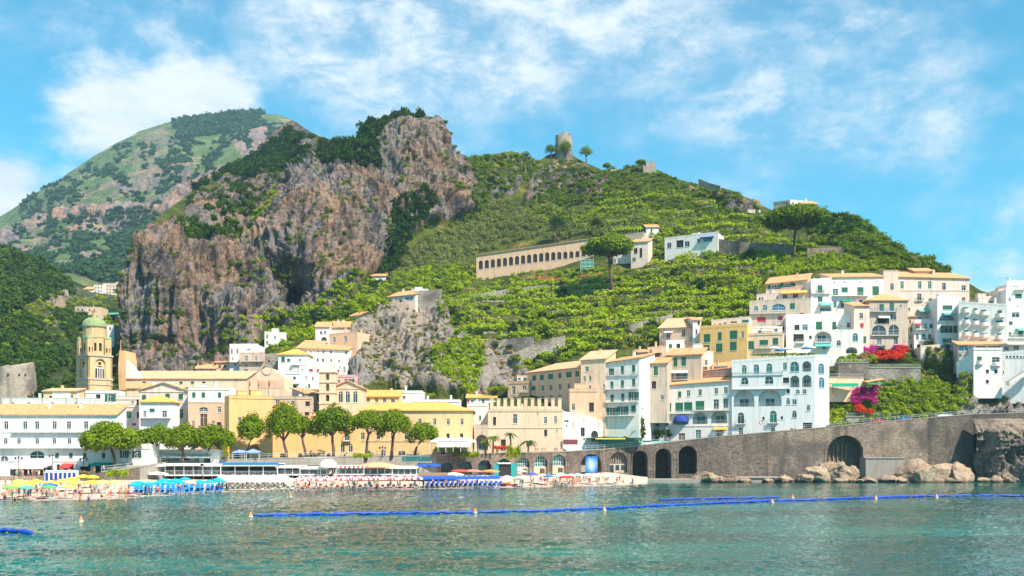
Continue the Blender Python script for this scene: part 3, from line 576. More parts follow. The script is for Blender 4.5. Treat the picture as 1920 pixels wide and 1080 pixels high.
plant(h, [(1500, 408), (1600, 404), (1650, 442), (1700, 474), (1780, 514), (1740, 518), (1660, 502), (1600, 472), (1530, 452)], 330, 'mid', 1.4, 2.6, 10, 40, 'hill_tree', 'dense green tree behind the big stone pine on the right hill', 'trees on the right hill', ('right_hill_trees', 'dense green trees on the right hill'), cat='tree')
plant(h, [(1500, 412), (1600, 408), (1640, 442), (1560, 452)], 60, 'dark', 1.6, 2.6, 11, 10, 'hill_tree', 'dark green tree behind the big stone pine', 'dark trees behind the big stone pine', ('dark_hill_trees', 'dark green trees behind the big stone pine'), cat='tree')
plant(h, [(1400, 452), (1500, 452), (1600, 482), (1720, 512), (1560, 502), (1500, 512), (1440, 500)], 190, 'bright', 1.0, 2.0, 12, 20, 'garden_bush', 'bright bush in the garden terraces under the big stone pine', 'bushes under the big stone pine', ('garden_bushes', 'bright bushes in the terraces under the big stone pine'))
VINE = [(822, 562), (900, 545), (1100, 526), (1200, 502), (1300, 482), (1420, 480), (1480, 500), (1440, 520), (1412, 560), (1400, 596), (1240, 640), (1200, 655), (1100, 662), (1000, 692), (960, 690), (900, 655), (832, 612)]
plant(h, VINE, 620, 'vine', .8, 1.7, 13, 50, 'lemon_tree', 'bright yellow-green lemon tree on the terraced slope', 'lemon trees on the terraced slope', ('lemon_groves', 'bright yellow-green lemon trees on the terraced slope'), cat='tree')
plant(h, VINE, 260, 'mid', .7, 1.8, 14, 30, 'terrace_shrub', 'deep green shrub on the terraced slope', 'shrubs on the terraced slope', ('terrace_shrubs', 'deep green shrubs on the terraced slope'), clump=.5)
plant(h, VINE, 240, 'dry', .6, 1.4, 141, 0, stuff=('terrace_dry_grass', 'tawny tufts on the terraced slope'), clump=.5)
plant(h, [(818, 662), (860, 645), (905, 665), (914, 692), (892, 738), (830, 740)], 420, 'bright', .8, 1.7, 15, 60, 'ivy_clump', 'bright ivy clump hanging on the rock above the yellow building', 'ivy on the rock above the yellow building', ('ivy_curtain', 'bright ivy curtain on the rock above the yellow building'), cat='ivy', sinkf=.5)
plant(h, [(900, 668), (962, 672), (955, 700), (905, 700)], 40, 'dry', .7, 1.4, 16, 10, 'dry_bush', 'orange dry bush on the rock beside the ivy', 'dry bushes beside the ivy', ('dry_bushes', 'orange dry bushes on the rock beside the ivy'))
plant(h, [(680, 600), (830, 595), (850, 650), (820, 740), (690, 740)], 260, 'dry', .5, 1.2, 17, 0, stuff=('rock_dry_scrub', 'dry scrub in the cracks of the middle rock face'), sinkf=.5)
plant(h, [(680, 595), (830, 590), (850, 640), (830, 740), (690, 740)], 170, 'mid', .5, 1.3, 18, 0, stuff=('rock_green_scrub', 'green scrub in the cracks of the middle rock face'), sinkf=.5)
plant(h, [(1535, 735), (1600, 702), (1650, 705), (1760, 710), (1815, 722), (1812, 760), (1740, 786), (1660, 792), (1600, 792), (1535, 797)], 420, 'bright', .7, 1.7, 19, 60, 'hanging_shrub', 'bright green shrub in the steep garden above the coast road', 'shrubs in the steep garden above the road', ('steep_garden', 'bright green growth in the steep garden above the coast road'), sinkf=.35)
plant(h, [(1535, 735), (1620, 720), (1812, 730), (1740, 786), (1600, 792)], 110, 'mid', .7, 1.6, 20, 20, 'hanging_shrub', 'deep green shrub in the steep garden above the coast road', 'dark shrubs in the steep garden', ('steep_garden_dark', 'deep green growth in the steep garden above the road'), sinkf=.35)
for k, (poly, kind, n, lab) in enumerate((([(1626, 668), (1692, 660), (1692, 678), (1612, 685)], 'red', 60, 'scarlet bougainvillea below the grey arched house'), ([(1598, 655), (1632, 653), (1638, 674), (1600, 678)], 'magenta', 40, 'purple bougainvillea at the left end of the flower terrace'), ([(1668, 650), (1698, 648), (1692, 668), (1670, 668)], 'magenta', 18, 'purple bougainvillea at the right end of the flower terrace'),
        ([(1588, 726), (1636, 726), (1638, 758), (1590, 758)], 'magenta', 60, 'large magenta bougainvillea above the coast road'), ([(1595, 764), (1630, 764), (1630, 773), (1595, 773)], 'red', 16, 'small orange-red flower bed near the road'), ([(1566, 664), (1625, 668), (1640, 686), (1572, 684)], 'bright', 46, 'green climber left of the red bougainvillea'))):
    if not n: continue
    q = sample(poly, n, 300 + k, h); pos = h.at(q[:, 0], q[:, 1]); t = thing('bougainvillea', lab, 'flowers', tuple(pos.mean(0)))
    for p_ in pos:
        d = np.array(p_) - pos.mean(0); ob('flower_clump', KIND[kind][rnd.randrange(3)], t, (d[0], d[1] - 3.0, d[2]), rnd.random() * 6, .8 + .6 * rnd.random())
plant(h, [(1695, 660), (1790, 640), (1815, 705), (1720, 716), (1690, 690)], 120, 'mid', .6, 1.5, 70, 10, 'bank_shrub', 'green shrub on the bank under the white corner houses', 'shrubs under the white corner houses', ('bank_shrubs', 'green shrubs on the bank under the white corner houses'))
plant(h, [(1695, 650), (1790, 645), (1815, 705), (1720, 716)], 70, 'dry', .5, 1.1, 71, 0, stuff=('bank_dry_tufts', 'dry tufts on the bank under the white corner houses'))
plant(h, [(1800, 700), (1915, 700), (1915, 770), (1810, 775)], 70, 'mid', .4, 1.0, 72, 0, stuff=('edge_tufts', 'green tufts on the rock below the white cliff house'))
R1 = rock_h[0][0]
plant(h, R1, 520, 'mid', .6, 2.0, 21, 40, 'cliff_shrub', 'small green shrub clinging to the great cliff', 'shrubs clinging to the great cliff', ('cliff_shrubs', 'small green shrubs clinging to the great cliff'), sinkf=.5, clump=.42)
plant(h, R1, 160, 'dry', .5, 1.3, 22, 0, stuff=('cliff_dry_tufts', 'ochre tufts on the ledges of the great cliff'), sinkf=.5, clump=.45)
plant(h, [(322, 432), (350, 415), (400, 440), (450, 430), (462, 450), (400, 470), (335, 470)], 130, 'wood', 1.6, 3.0, 23, 14, 'ledge_tree', 'green tree on the broad ledge of the great cliff', 'trees on the cliff ledge', ('ledge_trees', 'green trees on the broad ledge of the great cliff'), cat='tree')
plant(h, [(672, 264), (673, 240), (700, 228), (760, 214), (800, 218), (762, 232), (722, 250), (690, 278)], 90, 'dark', 1.8, 3.0, 24, 30, 'peak_pine', 'dark pine tree on the top of the rocky peak', 'pines on the rocky peak', ('peak_pines', 'dark pines on the rocky peak'), cat='tree', zs=1.25)
plant(h, [(598, 264), (665, 266), (716, 285), (712, 312), (640, 327), (600, 322)], 190, 'dark', 1.7, 3.0, 25, 30, 'shoulder_pine', 'dark pine tree on the shoulder left of the rocky peak', 'pines left of the rocky peak', ('shoulder_pines', 'dark pines on the shoulder left of the peak'), cat='tree', zs=1.15)
plant(h, [(360, 352), (480, 290), (540, 252), (590, 264), (600, 312), (540, 332), (480, 342), (420, 346)], 330, 'dark', 2.2, 4.2, 26, 20, 'ridge_tree', 'dark tree on the ridge behind the great cliff', 'trees on the ridge behind the cliff', ('ridge_forest', 'dark forest on the ridge behind the great cliff'), cat='tree', clump=.38)
plant(h, [(480, 425), (540, 362), (548, 390), (500, 432), (450, 462)], 90, 'bright', .9, 1.8, 27, 8, 'cliff_bush', 'yellow-green bush on the slanting shelf of the cliff', 'bushes on the slanting shelf', ('cliff_bushes', 'yellow-green bushes on the slanting shelf of the cliff'))
plant(h, [(350, 380), (440, 345), (520, 330), (540, 350), (480, 420), (360, 425)], 130, 'wood', 1.5, 3.0, 28, 0, stuff=('ridge_scrub', 'scrub on the slope behind the cliff top'), clump=.4)
plant(h, [(440, 640), (520, 600), (640, 600), (690, 590), (690, 620), (560, 680), (440, 690)], 120, 'bright', .9, 2.0, 29, 20, 'village_bush', 'green bush between the houses under the cliff', 'bushes between the houses under the cliff', ('village_bushes', 'green bushes between the houses under the cliff'))
plant(h, [(1130, 420), (1480, 470), (1480, 520), (1300, 480), (1180, 500), (1150, 470)], 150, 'bright', .9, 2.0, 30, 10, 'monastery_bush', 'green bush beside the old monastery', 'bushes beside the old monastery', ('monastery_bushes', 'green bushes beside the old monastery'))
plant(h, [(1640, 440), (1780, 516), (1720, 512)], 60, 'dry', .7, 1.4, 31, 0, stuff=('skyline_dry_scrub', 'dry scrub on the right skyline'))
plant(h, [(330, 690), (450, 660), (455, 690), (330, 700)], 50, 'wood', 1.0, 2.2, 32, 6, 'cliff_foot_bush', 'dark bush at the foot of the cliff behind the cathedral', 'bushes behind the cathedral', ('cliff_foot_bushes', 'dark bushes at the foot of the cliff behind the cathedral'))
m_ = mountain
plant(m_, [(325, 226), (480, 206), (497, 214), (440, 246), (362, 264), (350, 286), (330, 252)], 420, 'far', 5, 9, 40, 20, 'mountain_tree', 'blue-green tree on the summit of the far mountain', 'trees on the mountain summit', ('mountain_summit_forest', 'blue-green forest on the summit of the far mountain'), cat='tree', stuff_cat='forest')
plant(m_, [(205, 442), (285, 408), (290, 500), (240, 545), (90, 530), (140, 505), (205, 490)], 620, 'far', 4, 7.5, 41, 20, 'valley_tree', 'dark tree in the gorge below the pink cliff band', 'trees in the gorge', ('gorge_forest', 'dark forest in the gorge below the pink cliff band'), cat='tree', stuff_cat='forest')
plant(m_, [(-50, 430), (60, 372), (262, 248), (340, 262), (480, 220), (550, 235), (500, 300), (400, 330), (250, 370), (100, 412), (0, 440)], 900, 'far', 3, 6.5, 42, 0, stuff=('mountain_scrub', 'clumps of scrub on the slope of the far mountain'), clump=.5, stuff_cat='forest')
plant(m_, [(0, 450), (120, 425), (250, 400), (300, 380), (300, 420), (180, 440), (60, 470)], 220, 'far', 3, 6, 43, 0, stuff=('cliff_band_scrub', 'clumps of trees along the pink cliff band'), clump=.45, stuff_cat='forest')
plant(m_, [(0, 470), (120, 440), (200, 470), (140, 500), (80, 520), (0, 500)], 200, 'far', 3, 6, 44, 0, stuff=('lower_mountain_scrub', 'scrub on the lower slope of the far mountain'), clump=.45, stuff_cat='forest')
l_ = lefthill
plant(l_, [(-120, 455), (0, 470), (95, 499), (128, 524), (138, 556), (70, 572), (0, 592), (-120, 600)], 700, 'wood', 2.4, 4.6, 50, 60, 'hill_wood_tree', 'deep green tree on the wooded hill at the left edge', 'trees on the left wooded hill', ('left_hill_wood', 'deep green wood on the hill at the left edge'), cat='tree', stuff_cat='forest')
plant(l_, [(-60, 598), (240, 590), (240, 752), (-60, 752)], 900, 'wood', 1.6, 3.2, 51, 60, 'valley_wood_tree', 'green tree on the slope behind the bell tower', 'trees behind the bell tower', ('valley_wood', 'green wood on the slope behind the bell tower'), cat='tree', clump=.33, stuff_cat='forest')
plant(l_, [(0, 560), (240, 560), (240, 640), (0, 650)], 170, 'bright', 1.2, 2.4, 52, 14, 'valley_bush', 'lighter bush between the hamlet houses in the valley', 'bushes around the hamlet', ('valley_bushes', 'lighter bushes around the hamlet in the valley'))
plant(h, [(880, 525), (960, 515), (1120, 505), (1180, 500), (1180, 520), (1000, 535), (900, 545)], 90, 'bright', .8, 1.7, 60, 10, 'forecourt_bush', 'bright bush on the bank in front of the monastery', 'bushes in front of the monastery', ('forecourt_bushes', 'bright bushes on the bank in front of the monastery'))
plant(h, VINE, 150, 'bright', 1.4, 2.8, 61, 30, 'fruit_tree', 'large round green tree standing among the terraces', 'large trees among the terraces', ('fruit_trees', 'round green trees among the terraces'), cat='tree', clump=.48)
plant(h, VINE, 70, 'dark', 1.1, 2.4, 65, 14, 'carob_tree', 'dark rounded tree among the bright terraces', 'dark trees among the terraces', ('carob_trees', 'dark rounded trees among the bright terraces'), cat='tree', clump=.5)
plant(h, VINE, 110, 'olive', 1.0, 2.2, 66, 0, stuff=('terrace_olives', 'grey-green olives among the terraces'), clump=.5)
plant(h, [(985, 345), (1040, 305), (1085, 308), (1135, 345), (1140, 380), (1000, 390)], 110, 'mid', .7, 1.9, 67, 10, 'crag_shrub', 'green shrub on the crag under the watchtower', 'shrubs on the watchtower crag', ('crag_shrubs', 'green shrubs on the crag under the watchtower'), sinkf=.4)
plant(h, VINE, 130, 'mid', 1.0, 2.2, 62, 0, stuff=('terrace_hedges', 'deep green hedges between the terrace beds'), clump=.52)
plant(h, [(880, 400), (1000, 380), (1130, 350), (1290, 350), (1430, 405), (1430, 450), (1200, 440), (1000, 440)], 330, 'mid', 1.0, 2.3, 63, 0, stuff=('upper_slope_scrub', 'green scrub between the trees of the upper slope'), rockmax=.6)
plant(h, [(1000, 400), (1130, 360), (1290, 360), (1430, 410), (1430, 450), (1200, 440), (1000, 440)], 190, 'bright', .8, 1.8, 64, 0, stuff=('upper_slope_bushes', 'light green bushes on the upper slope'), rockmax=.6, clump=.45)
# ---- terraced lemon and vine rows that follow the contours of the hill
lev = np.r_[np.arange(40, 96, 3.3), np.arange(101, 136, 5.5)]; cnt = 0; VORD = 'first second third fourth fifth sixth seventh eighth ninth tenth eleventh twelfth thirteenth fourteenth fifteenth sixteenth seventeenth eighteenth nineteenth twentieth twenty-first twenty-second twenty-third twenty-fourth twenty-fifth twenty-sixth twenty-seventh'.split(); VINE2 = [(1130, 368), (1290, 372), (1420, 420), (1490, 460), (1300, 470), (1190, 447), (1100, 425)]; VPART = [0, -1]
cols_ = np.arange(826, 1486, 3.0); PYs = np.linspace(360, 700, 220)
surf = np.stack([h.at(np.full(220, c), PYs) for c in cols_])       # columns x samples x 3
for li, zl_ in enumerate(lev):
    run = []
    def flush(run, li, part=VPART):
        global cnt
        if len(run) < 9: return
        # break long contours into separate beds
        for a in range(0, len(run), 46):
            seg = run[a:a + 44]
            if len(seg) < 9: continue
            seg = np.array(seg); cnt += 1; part[0] = part[0] + 1 if part[1] == li else 0; part[1] = li; t = thing('vine_row', 'bright vine hedge, ' + VORD[li] + ' terrace from the bottom, ' + VORD[part[0]] + ' bed from the left', 'vine row', tuple(seg[len(seg) // 2]), 0, 'vine rows on the terraced slope')
            o_ = seg[len(seg) // 2]; r = np.random.default_rng(1000 + cnt); L_ = np.linalg.norm(np.diff(seg, axis=0), axis=1).sum(); nl = int(L_ * 26)
            k = r.integers(0, len(seg) - 1, nl); f_ = r.random(nl)[:, None]; c = seg[k] * (1 - f_) + seg[k + 1] * f_
            bulge = .5 + .5 * vnoise(np.c_[c[:, 0] * .35, np.full(nl, li * 3.), np.zeros(nl)])
            c = c + np.c_[r.normal(size=nl) * .3, r.normal(size=nl) * .8 - .8, .5 + bulge * 1.7 + r.normal(size=nl) * .5]
            nr = r.normal(size=(nl, 3)) * .7 + np.array([0, -.5, .8]); nr /= np.linalg.norm(nr, axis=1)[:, None]; tt = np.cross(nr, r.normal(size=(nl, 3))); tt /= np.linalg.norm(tt, axis=1)[:, None]; bb = np.cross(nr, tt)
            s = (.22 + .22 * r.random(nl))[:, None]; V = np.stack([c - tt * s - bb * s * .6, c + tt * s * .3 - bb * s, c + tt * s + bb * s * .6, c - tt * s * .3 + bb * s], 1).reshape(-1, 3) - o_
            ob('foliage', npmesh('foliage', V, np.arange(4 * nl).reshape(nl, 4), 'leaf_vine' if cnt % 3 else 'leaf_bright'), t)
            mb = MB()
            for p, q in zip(seg[:-1], seg[1:]):
                p = p - o_; q = q - o_; wob = .3 * sin(p[0] * 1.3)
                mb.add([(p[0], p[1] - 1.9, p[2] - 2.3), (q[0], q[1] - 1.9, q[2] - 2.3), (q[0], q[1] - 1.6, q[2] - .1 + wob * .3), (p[0], p[1] - 1.6, p[2] - .1 + wob * .3), (q[0], q[1] + .6, q[2] - .1), (p[0], p[1] + .6, p[2] - .1)], [(0, 1, 2, 3), (3, 2, 4, 5)])
            ob('terrace_wall', mb.mesh('terrace_wall', 'drystone'), t)
            if cnt % 2 == 0:
                mb = MB()
                for p in seg[::2]:
                    p = p - o_; mb.tube([(p[0], p[1] - 1.5, p[2] - .3), (p[0], p[1] - 1.5, p[2] + 2.1)], .07, 4); mb.tube([(p[0], p[1] - 1.7, p[2] + 2.0), (p[0], p[1] + 1.8, p[2] + 2.5)], .06, 4)
                for dy in (-1.5, .2, 1.6): mb.tube([(p[0] - o_[0], p[1] - o_[1] + dy, p[2] - o_[2] + 2.25 + dy * .12) for p in seg[::4]], .06, 4)
                ob('pergola_frame', mb.mesh('pergola_frame', 'straw'), t)
    for ci_, c in enumerate(cols_):
        col = surf[ci_]; zc = col[:, 2]; k = np.where((zc[:-1] >= zl_) & (zc[1:] < zl_))[0]
        ok = False
        if len(k):
            py = PYs[k[0]]
            if (inpoly(np.array([c]), np.array([py]), VINE)[0] or inpoly(np.array([c]), np.array([py]), VINE2)[0]) and h.rk(np.array([c]), np.array([py]))[0] < .5 and fbm(np.array([[c * .012, li * .9, 0.]]), 2, .5, 5)[0] > -.2:
                f_ = (zc[k[0]] - zl_) / (zc[k[0]] - zc[k[0] + 1] + 1e-9); run.append(col[k[0]] * (1 - f_) + col[k[0] + 1] * f_); ok = True
        if not ok:
            flush(run, li); run = []
    flush(run, li)
# ---------------------------------------------------------------- buildings
class Facade:
    """a vertical wall plane between two plan points; converts bearings on it to metres along the wall and height"""
    def __init__(s, pxL, YL, pxR, YR):
        s.A = Vector(((pxL - CX) / F * YL, YL)); s.B = Vector(((pxR - CX) / F * YR, YR)); d = s.B - s.A
        s.w = d.length; s.u = d / s.w; s.yaw = atan2(d.y, d.x)
    def at(s, px, py):
        k = (px - CX) / F; d = s.u     # (A + d t): x = k y
        t = (k * s.A.y - s.A.x) / (d.x - k * d.y); Y = s.A.y + d.y * t
        return t, H + (CY - py) / F * Y
MESH = {}; INFO = {}
def shared(key, fn):
    if key not in MESH: MESH[key] = fn()
    return MESH[key]
def q1(x, s=.1): return max(s, round(x / s) * s)
def arc_pts(w, h, n=10):
    """outline of an arch-headed opening of width w, total height h, from bottom left clockwise"""
    rise = min(w / 2, h * .6); zs = h - rise
    return [(-w / 2, 0)] + [(-w / 2 * cos(pi * i / n), zs + rise * sin(pi * i / n)) for i in range(n + 1)] + [(w / 2, 0)]
def rect_pts(w, h): return [(-w / 2, 0), (-w / 2, h), (w / 2, h), (w / 2, 0)]
def round_pts(w, n=14): return [(-w / 2 * cos(2 * pi * i / n), w / 2 + w / 2 * sin(2 * pi * i / n)) for i in range(n)]
def outline(w, h, kind): return arc_pts(w, h) if kind == 'a' else round_pts(w) if kind == 'o' else rect_pts(w, h)
def ring(mb, pts, t, y0, y1, mi=0):
    """a moulding of width t inside an outline"""
    cx_ = sum(p[0] for p in pts) / len(pts); zs = [p[1] for p in pts]; cz = (min(zs) + max(zs)) / 2; w = max(abs(p[0]) for p in pts); hh = (max(zs) - min(zs)) / 2
    kx = max(.2, 1 - t / max(w, .05)); kz = max(.2, 1 - t / max(hh, .05)); inn = [(cx_ + (x - cx_) * kx, cz + (z - cz) * kz) for x, z in pts]; n = len(pts)
    vs = [(x, y0, z) for x, z in pts] + [(x, y0, z) for x, z in inn] + [(x, y1, z) for x, z in inn]
    fs = [(i, (i + 1) % n, (i + 1) % n + n, i + n) for i in range(n)] + [(i + n, (i + 1) % n + n, (i + 1) % n + 2 * n, i + 2 * n) for i in range(n)]
    mb.add(vs, fs, mi)
def wall_mesh(name, w, zl, zr, dep, holes, mat, sink=6.0, thick_top=True, back=True):
    """front wall with real openings (u, z, w, h, kind, reveal, back_mat?) plus sides, back and top; local x along wall, y inwards"""
    mb = MB(); top = min(zl, zr); H2 = []
    for u, z, ww, hh, kind, rv, closed in holes:
        u0, u1 = max(.02, u - ww / 2), min(w - .02, u + ww / 2); z0, z1 = max(-sink + .1, z), min(top - .02, z + hh)
        if u1 - u0 > .15 and z1 - z0 > .15: H2.append((u0, u1, z0, z1, kind, rv, closed))
    us = sorted({0.0, w} | {h[0] for h in H2} | {h[1] for h in H2}); zs = sorted({-sink, top} | {h[2] for h in H2} | {h[3] for h in H2})
    for a, b_ in zip(zs[:-1], zs[1:]):
        if b_ - a < 1e-4: continue
        zc = (a + b_) / 2; run = None
        for c, d in zip(us[:-1], us[1:]):
            if d - c < 1e-4: continue
            ucn = (c + d) / 2; hole = any(h[0] < ucn < h[1] and h[2] < zc < h[3] for h in H2)
            if hole:
                if run: mb.add([(run[0], 0, a), (run[1], 0, a), (run[1], 0, b_), (run[0], 0, b_)], [(0, 1, 2, 3)]); run = None
            else: run = (run[0], d) if run else (c, d)
        if run: mb.add([(run[0], 0, a), (run[1], 0, a), (run[1], 0, b_), (run[0], 0, b_)], [(0, 1, 2, 3)])
    for u0, u1, z0, z1, kind, rv, closed in H2:
        uc, ww, hh = (u0 + u1) / 2, u1 - u0, z1 - z0; pts = [(uc + x, z0 + z) for x, z in outline(ww, hh, kind)]; n = len(pts)
        if kind == 'a':
            for corner, seq in (((u0, z1), [p for p in pts[1:] if p[0] <= uc + 1e-6]), ((u1, z1), [p for p in pts[:-1] if p[0] >= uc - 1e-6])):
                for p, q in zip(seq[:-1], seq[1:]): mb.add([(corner[0], 0, corner[1]), (p[0], 0, p[1]), (q[0], 0, q[1])], [(0, 1, 2)])
        if kind == 'o':
            for sx, sz in ((-1, -1), (-1, 1), (1, 1), (1, -1)):
                cn = (u0 if sx < 0 else u1, z0 if sz < 0 else z1); seq = [p for p in pts + pts[:1] if (p[0] - uc) * sx >= -1e-4 and (p[1] - (z0 + z1) / 2) * sz >= -1e-4]
                seq.sort(key=lambda p: atan2(p[1] - (z0 + z1) / 2, p[0] - uc) % (2 * pi) if not (sx > 0 and sz < 0) else atan2(p[1] - (z0 + z1) / 2, p[0] - uc))
                for p, q in zip(seq[:-1], seq[1:]): mb.add([(cn[0], 0, cn[1]), (p[0], 0, p[1]), (q[0], 0, q[1])], [(0, 1, 2)])
        vs = [(x, 0, z) for x, z in pts] + [(x, rv, z) for x, z in pts]
        mb.add(vs, [(i, i + n, (i + 1) % n + n, (i + 1) % n) for i in range(n)])
        if closed: mb.add([(x, rv, z) for x, z in pts], [tuple(range(n))])
    if abs(zl - zr) > .02:
        mb.add([(0, 0, top), (w, 0, top), (w, 0, max(zr, top)), (0, 0, max(zl, top))], [(0, 1, 2) if zl <= top + 1e-6 else (0, 1, 3)])
    mb.add([(0, 0, -sink), (0, dep, -sink), (0, dep, zl), (0, 0, zl)], [(0, 3, 2, 1)[::-1]]); mb.add([(w, 0, -sink), (w, dep, -sink), (w, dep, zr), (w, 0, zr)], [(0, 1, 2, 3)])
    if back: mb.add([(0, dep, -sink), (w, dep, -sink), (w, dep, zr), (0, dep, zl)], [(0, 3, 2, 1)])
    mb.add([(0, 0, zl), (w, 0, zr), (w, dep, zr), (0, dep, zl)], [(0, 1, 2, 3)])
    return mb.mesh(name, mat)
SHUT = {'g': 'paint_green', 'r': 'paint_red', 'w': 'paint_white', 'k': 'paint_dark', 't': 'paint_teal', 'n': 'paint_brown'}
def window_objs(root, u, z, w, h, spec, framemat='paint_white', glassmat='glass'):
    """spec letters: a arch head, o round, G closed shutters, S open shutters, B balcony, L deep loggia, D dark door, X frameless opening backed by painted shade, T teal glass, W white door/shutter, R red shutters, K awning"""
    if 'V' in spec: return
    kind = 'a' if 'a' in spec else 'o' if 'o' in spec else 'r'
    w, h = q1(w), q1(h); deep = 2.4 if 'L' in spec else .22
    gm = 'glass_teal' if 'T' in spec else 'glass_blue' if 'U' in spec else glassmat
    shut = 'paint_red' if 'R' in spec else 'paint_white' if 'W' in spec else 'paint_green'
    if 'L' in spec:
        # recessed loggia: glazing stands on the back wall of the recess
        gw, gh = min(w * .62, 2.6), min(h * .72, 2.3)
        def mk():
            mb = MB(); pts = rect_pts(gw, gh); ring(mb, pts, .09, deep - .10, deep - .02); mb.box(-.04, .04, deep - .09, deep - .02, .05, gh - .05); return mb.mesh('window', framemat)
        wo_ = ob('window', shared(('lw', gw, gh, framemat), mk), root, (u, 0, z))
        ob('pane', shared(('lp', gw, gh, gm), lambda: MB().add([(-gw / 2, deep - .03, 0), (gw / 2, deep - .03, 0), (gw / 2, deep - .03, gh), (-gw / 2, deep - .03, gh)], [(0, 1, 2, 3)]).mesh('pane', gm)), wo_)
        if 'N' not in spec: railing(wo_, -w / 2 + .05, w / 2 - .05, .06, 0, .95, 'rail_grey')
        return
    def mk():
        mb = MB(); pts = outline(w, h, kind)
        if 'X' not in spec:
            ring(mb, pts, .065, .10, .20)
            if w > .7 and kind != 'o': mb.box(-.03, .03, .11, .20, .03, h - .06)
            if h > 1.2 and kind == 'r': mb.box(-w / 2 + .05, w / 2 - .05, .12, .19, h * .68, h * .68 + .06)
            if kind == 'a': mb.box(-w / 2 + .05, w / 2 - .05, .12, .19, h - min(w / 2, h * .6) - .03, h - min(w / 2, h * .6) + .04)
        if kind != 'o' and 'B' not in spec: mb.box(-w / 2 - .12, w / 2 + .12, -.10, .16, -.12, 0)
        else: mb.box(-w / 2, w / 2, .02, .2, -.03, .01)
        return mb.mesh('window', framemat)
    wo_ = ob('window', shared(('win', w, h, kind, 'X' in spec, 'B' in spec, framemat), mk), root, (u, 0, z))
    pm = 'room_shade' if 'X' in spec else 'paint_brown' if 'D' in spec else gm  # frameless openings take a dark sheet painted as interior shade
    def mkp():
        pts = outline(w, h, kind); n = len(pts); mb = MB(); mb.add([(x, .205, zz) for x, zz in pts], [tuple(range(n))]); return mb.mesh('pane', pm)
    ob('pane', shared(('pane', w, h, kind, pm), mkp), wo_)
    def leaf(lw):
        mb = MB(); mb.box(0, lw, 0, .05, 0, h - .02)
        k = max(2, int(h / .28))
        for i_ in range(k): mb.add([(.06, -.015, h * (i_ + .15) / k), (lw - .06, -.015, h * (i_ + .15) / k), (lw - .06, -.002, h * (i_ + .85) / k), (.06, -.002, h * (i_ + .85) / k)], [(0, 1, 2, 3)])
        return mb.mesh('shutter', shut)
    if 'G' in spec or ('R' in spec and 'S' not in spec):
        lw = round(w / 2 - .02, 2)
        for sx in (-w / 2 + .01, .01): ob('shutter', shared(('sh', lw, h, shut), lambda: leaf(lw)), wo_, (sx, .04, .01))
    if 'S' in spec:
        lw = round(w / 2, 2)
        for sx in (-w / 2 - lw - .03, w / 2 + .03): ob('shutter', shared(('sh', lw, h, shut), lambda: leaf(lw)), wo_, (sx, -.065, .01))
    if 'B' in spec: balcony(root, u - w / 2 - .45, u + w / 2 + .45, z - .02, .8)
    if 'K' in spec: awning(root, u - w / 2 - .3, u + w / 2 + .3, z + h + .25, 1.4, .7, 'cloth_green' if 'g' in spec else 'cloth_cream')
def railing(parent, x0, x1, y, z, h, mat='iron', ends=None):
    mb = MB(); mb.box(x0, x1, y - .03, y + .03, z + h - .05, z + h); mb.box(x0, x1, y - .02, y + .02, z + .08, z + .12)
    n = max(2, min(60, int((x1 - x0) / .3)))
    for i_ in range(n + 1):
        x = x0 + (x1 - x0) * i_ / n; mb.box(x - .018, x + .018, y - .018, y + .018, z, z + h)
    if ends:
        for x in (x0, x1):
            mb.box(x - .025, x + .025, y, ends, z + h - .05, z + h)
            for k in (.35, .7): mb.box(x - .018, x + .018, y + (ends - y) * k - .02, y + (ends - y) * k + .02, z, z + h)
    return ob('railing', mb.mesh('railing', mat), parent)
def balcony(root, u0, u1, z, d=.9, mat='white', rail='iron', curved=False):
    mb = MB(); w = u1 - u0
    if curved:
        n = 10; pts = [(u0 + w * i_ / n, -d * (.35 + .65 * sin(pi * i_ / n))) for i_ in range(n + 1)]
        vs = [(x, y, z - .16) for x, y in pts] + [(x, y, z) for x, y in pts] + [(u0, .02, z - .16), (u1, .02, z - .16), (u0, .02, z), (u1, .02, z)]
        k = n + 1; fs = [(i_, i_ + 1, i_ + 1 + k, i_ + k) for i_ in range(n)] + [tuple(range(k, 2 * k)) + (2 * k + 3, 2 * k + 2), tuple(range(k))[::-1] + (2 * k, 2 * k + 1), (0, k, 2 * k + 2, 2 * k), (n, 2 * k + 1, 2 * k + 3, n + k)]
        mb.add(vs, fs)
        vs = [(x, y, z + .003) for x, y in pts] + [(x, y, z + .95) for x, y in pts]; mb.add(vs, [(i_, i_ + 1, i_ + 1 + k, i_ + k) for i_ in range(n)])
        # corbel shell under the slab
        vs = [(x, y, z - .163) for x, y in pts] + [((x - (u0 + u1) / 2) * .45 + (u0 + u1) / 2, .0, z - .8) for x, y in pts]; mb.add(vs, [(i_, i_ + k, i_ + 1 + k, i_ + 1) for i_ in range(n)])
        return ob('balcony', mb.mesh('balcony', mat), root)
    mb.box(u0, u1, -d, .0, z - .16, z)
    for x in ([u0 + .2, u1 - .2] if w < 4 else [u0 + .3 + (w - .6) * i_ / int(w / 2) for i_ in range(int(w / 2) + 1)]): mb.box(x - .08, x + .08, -d * .7, .0, z - .38, z - .163)
    b_ = ob('balcony', mb.mesh('balcony', mat), root); railing(b_, u0 + .04, u1 - .04, -d + .05, z, .95, rail, ends=-.01); return b_
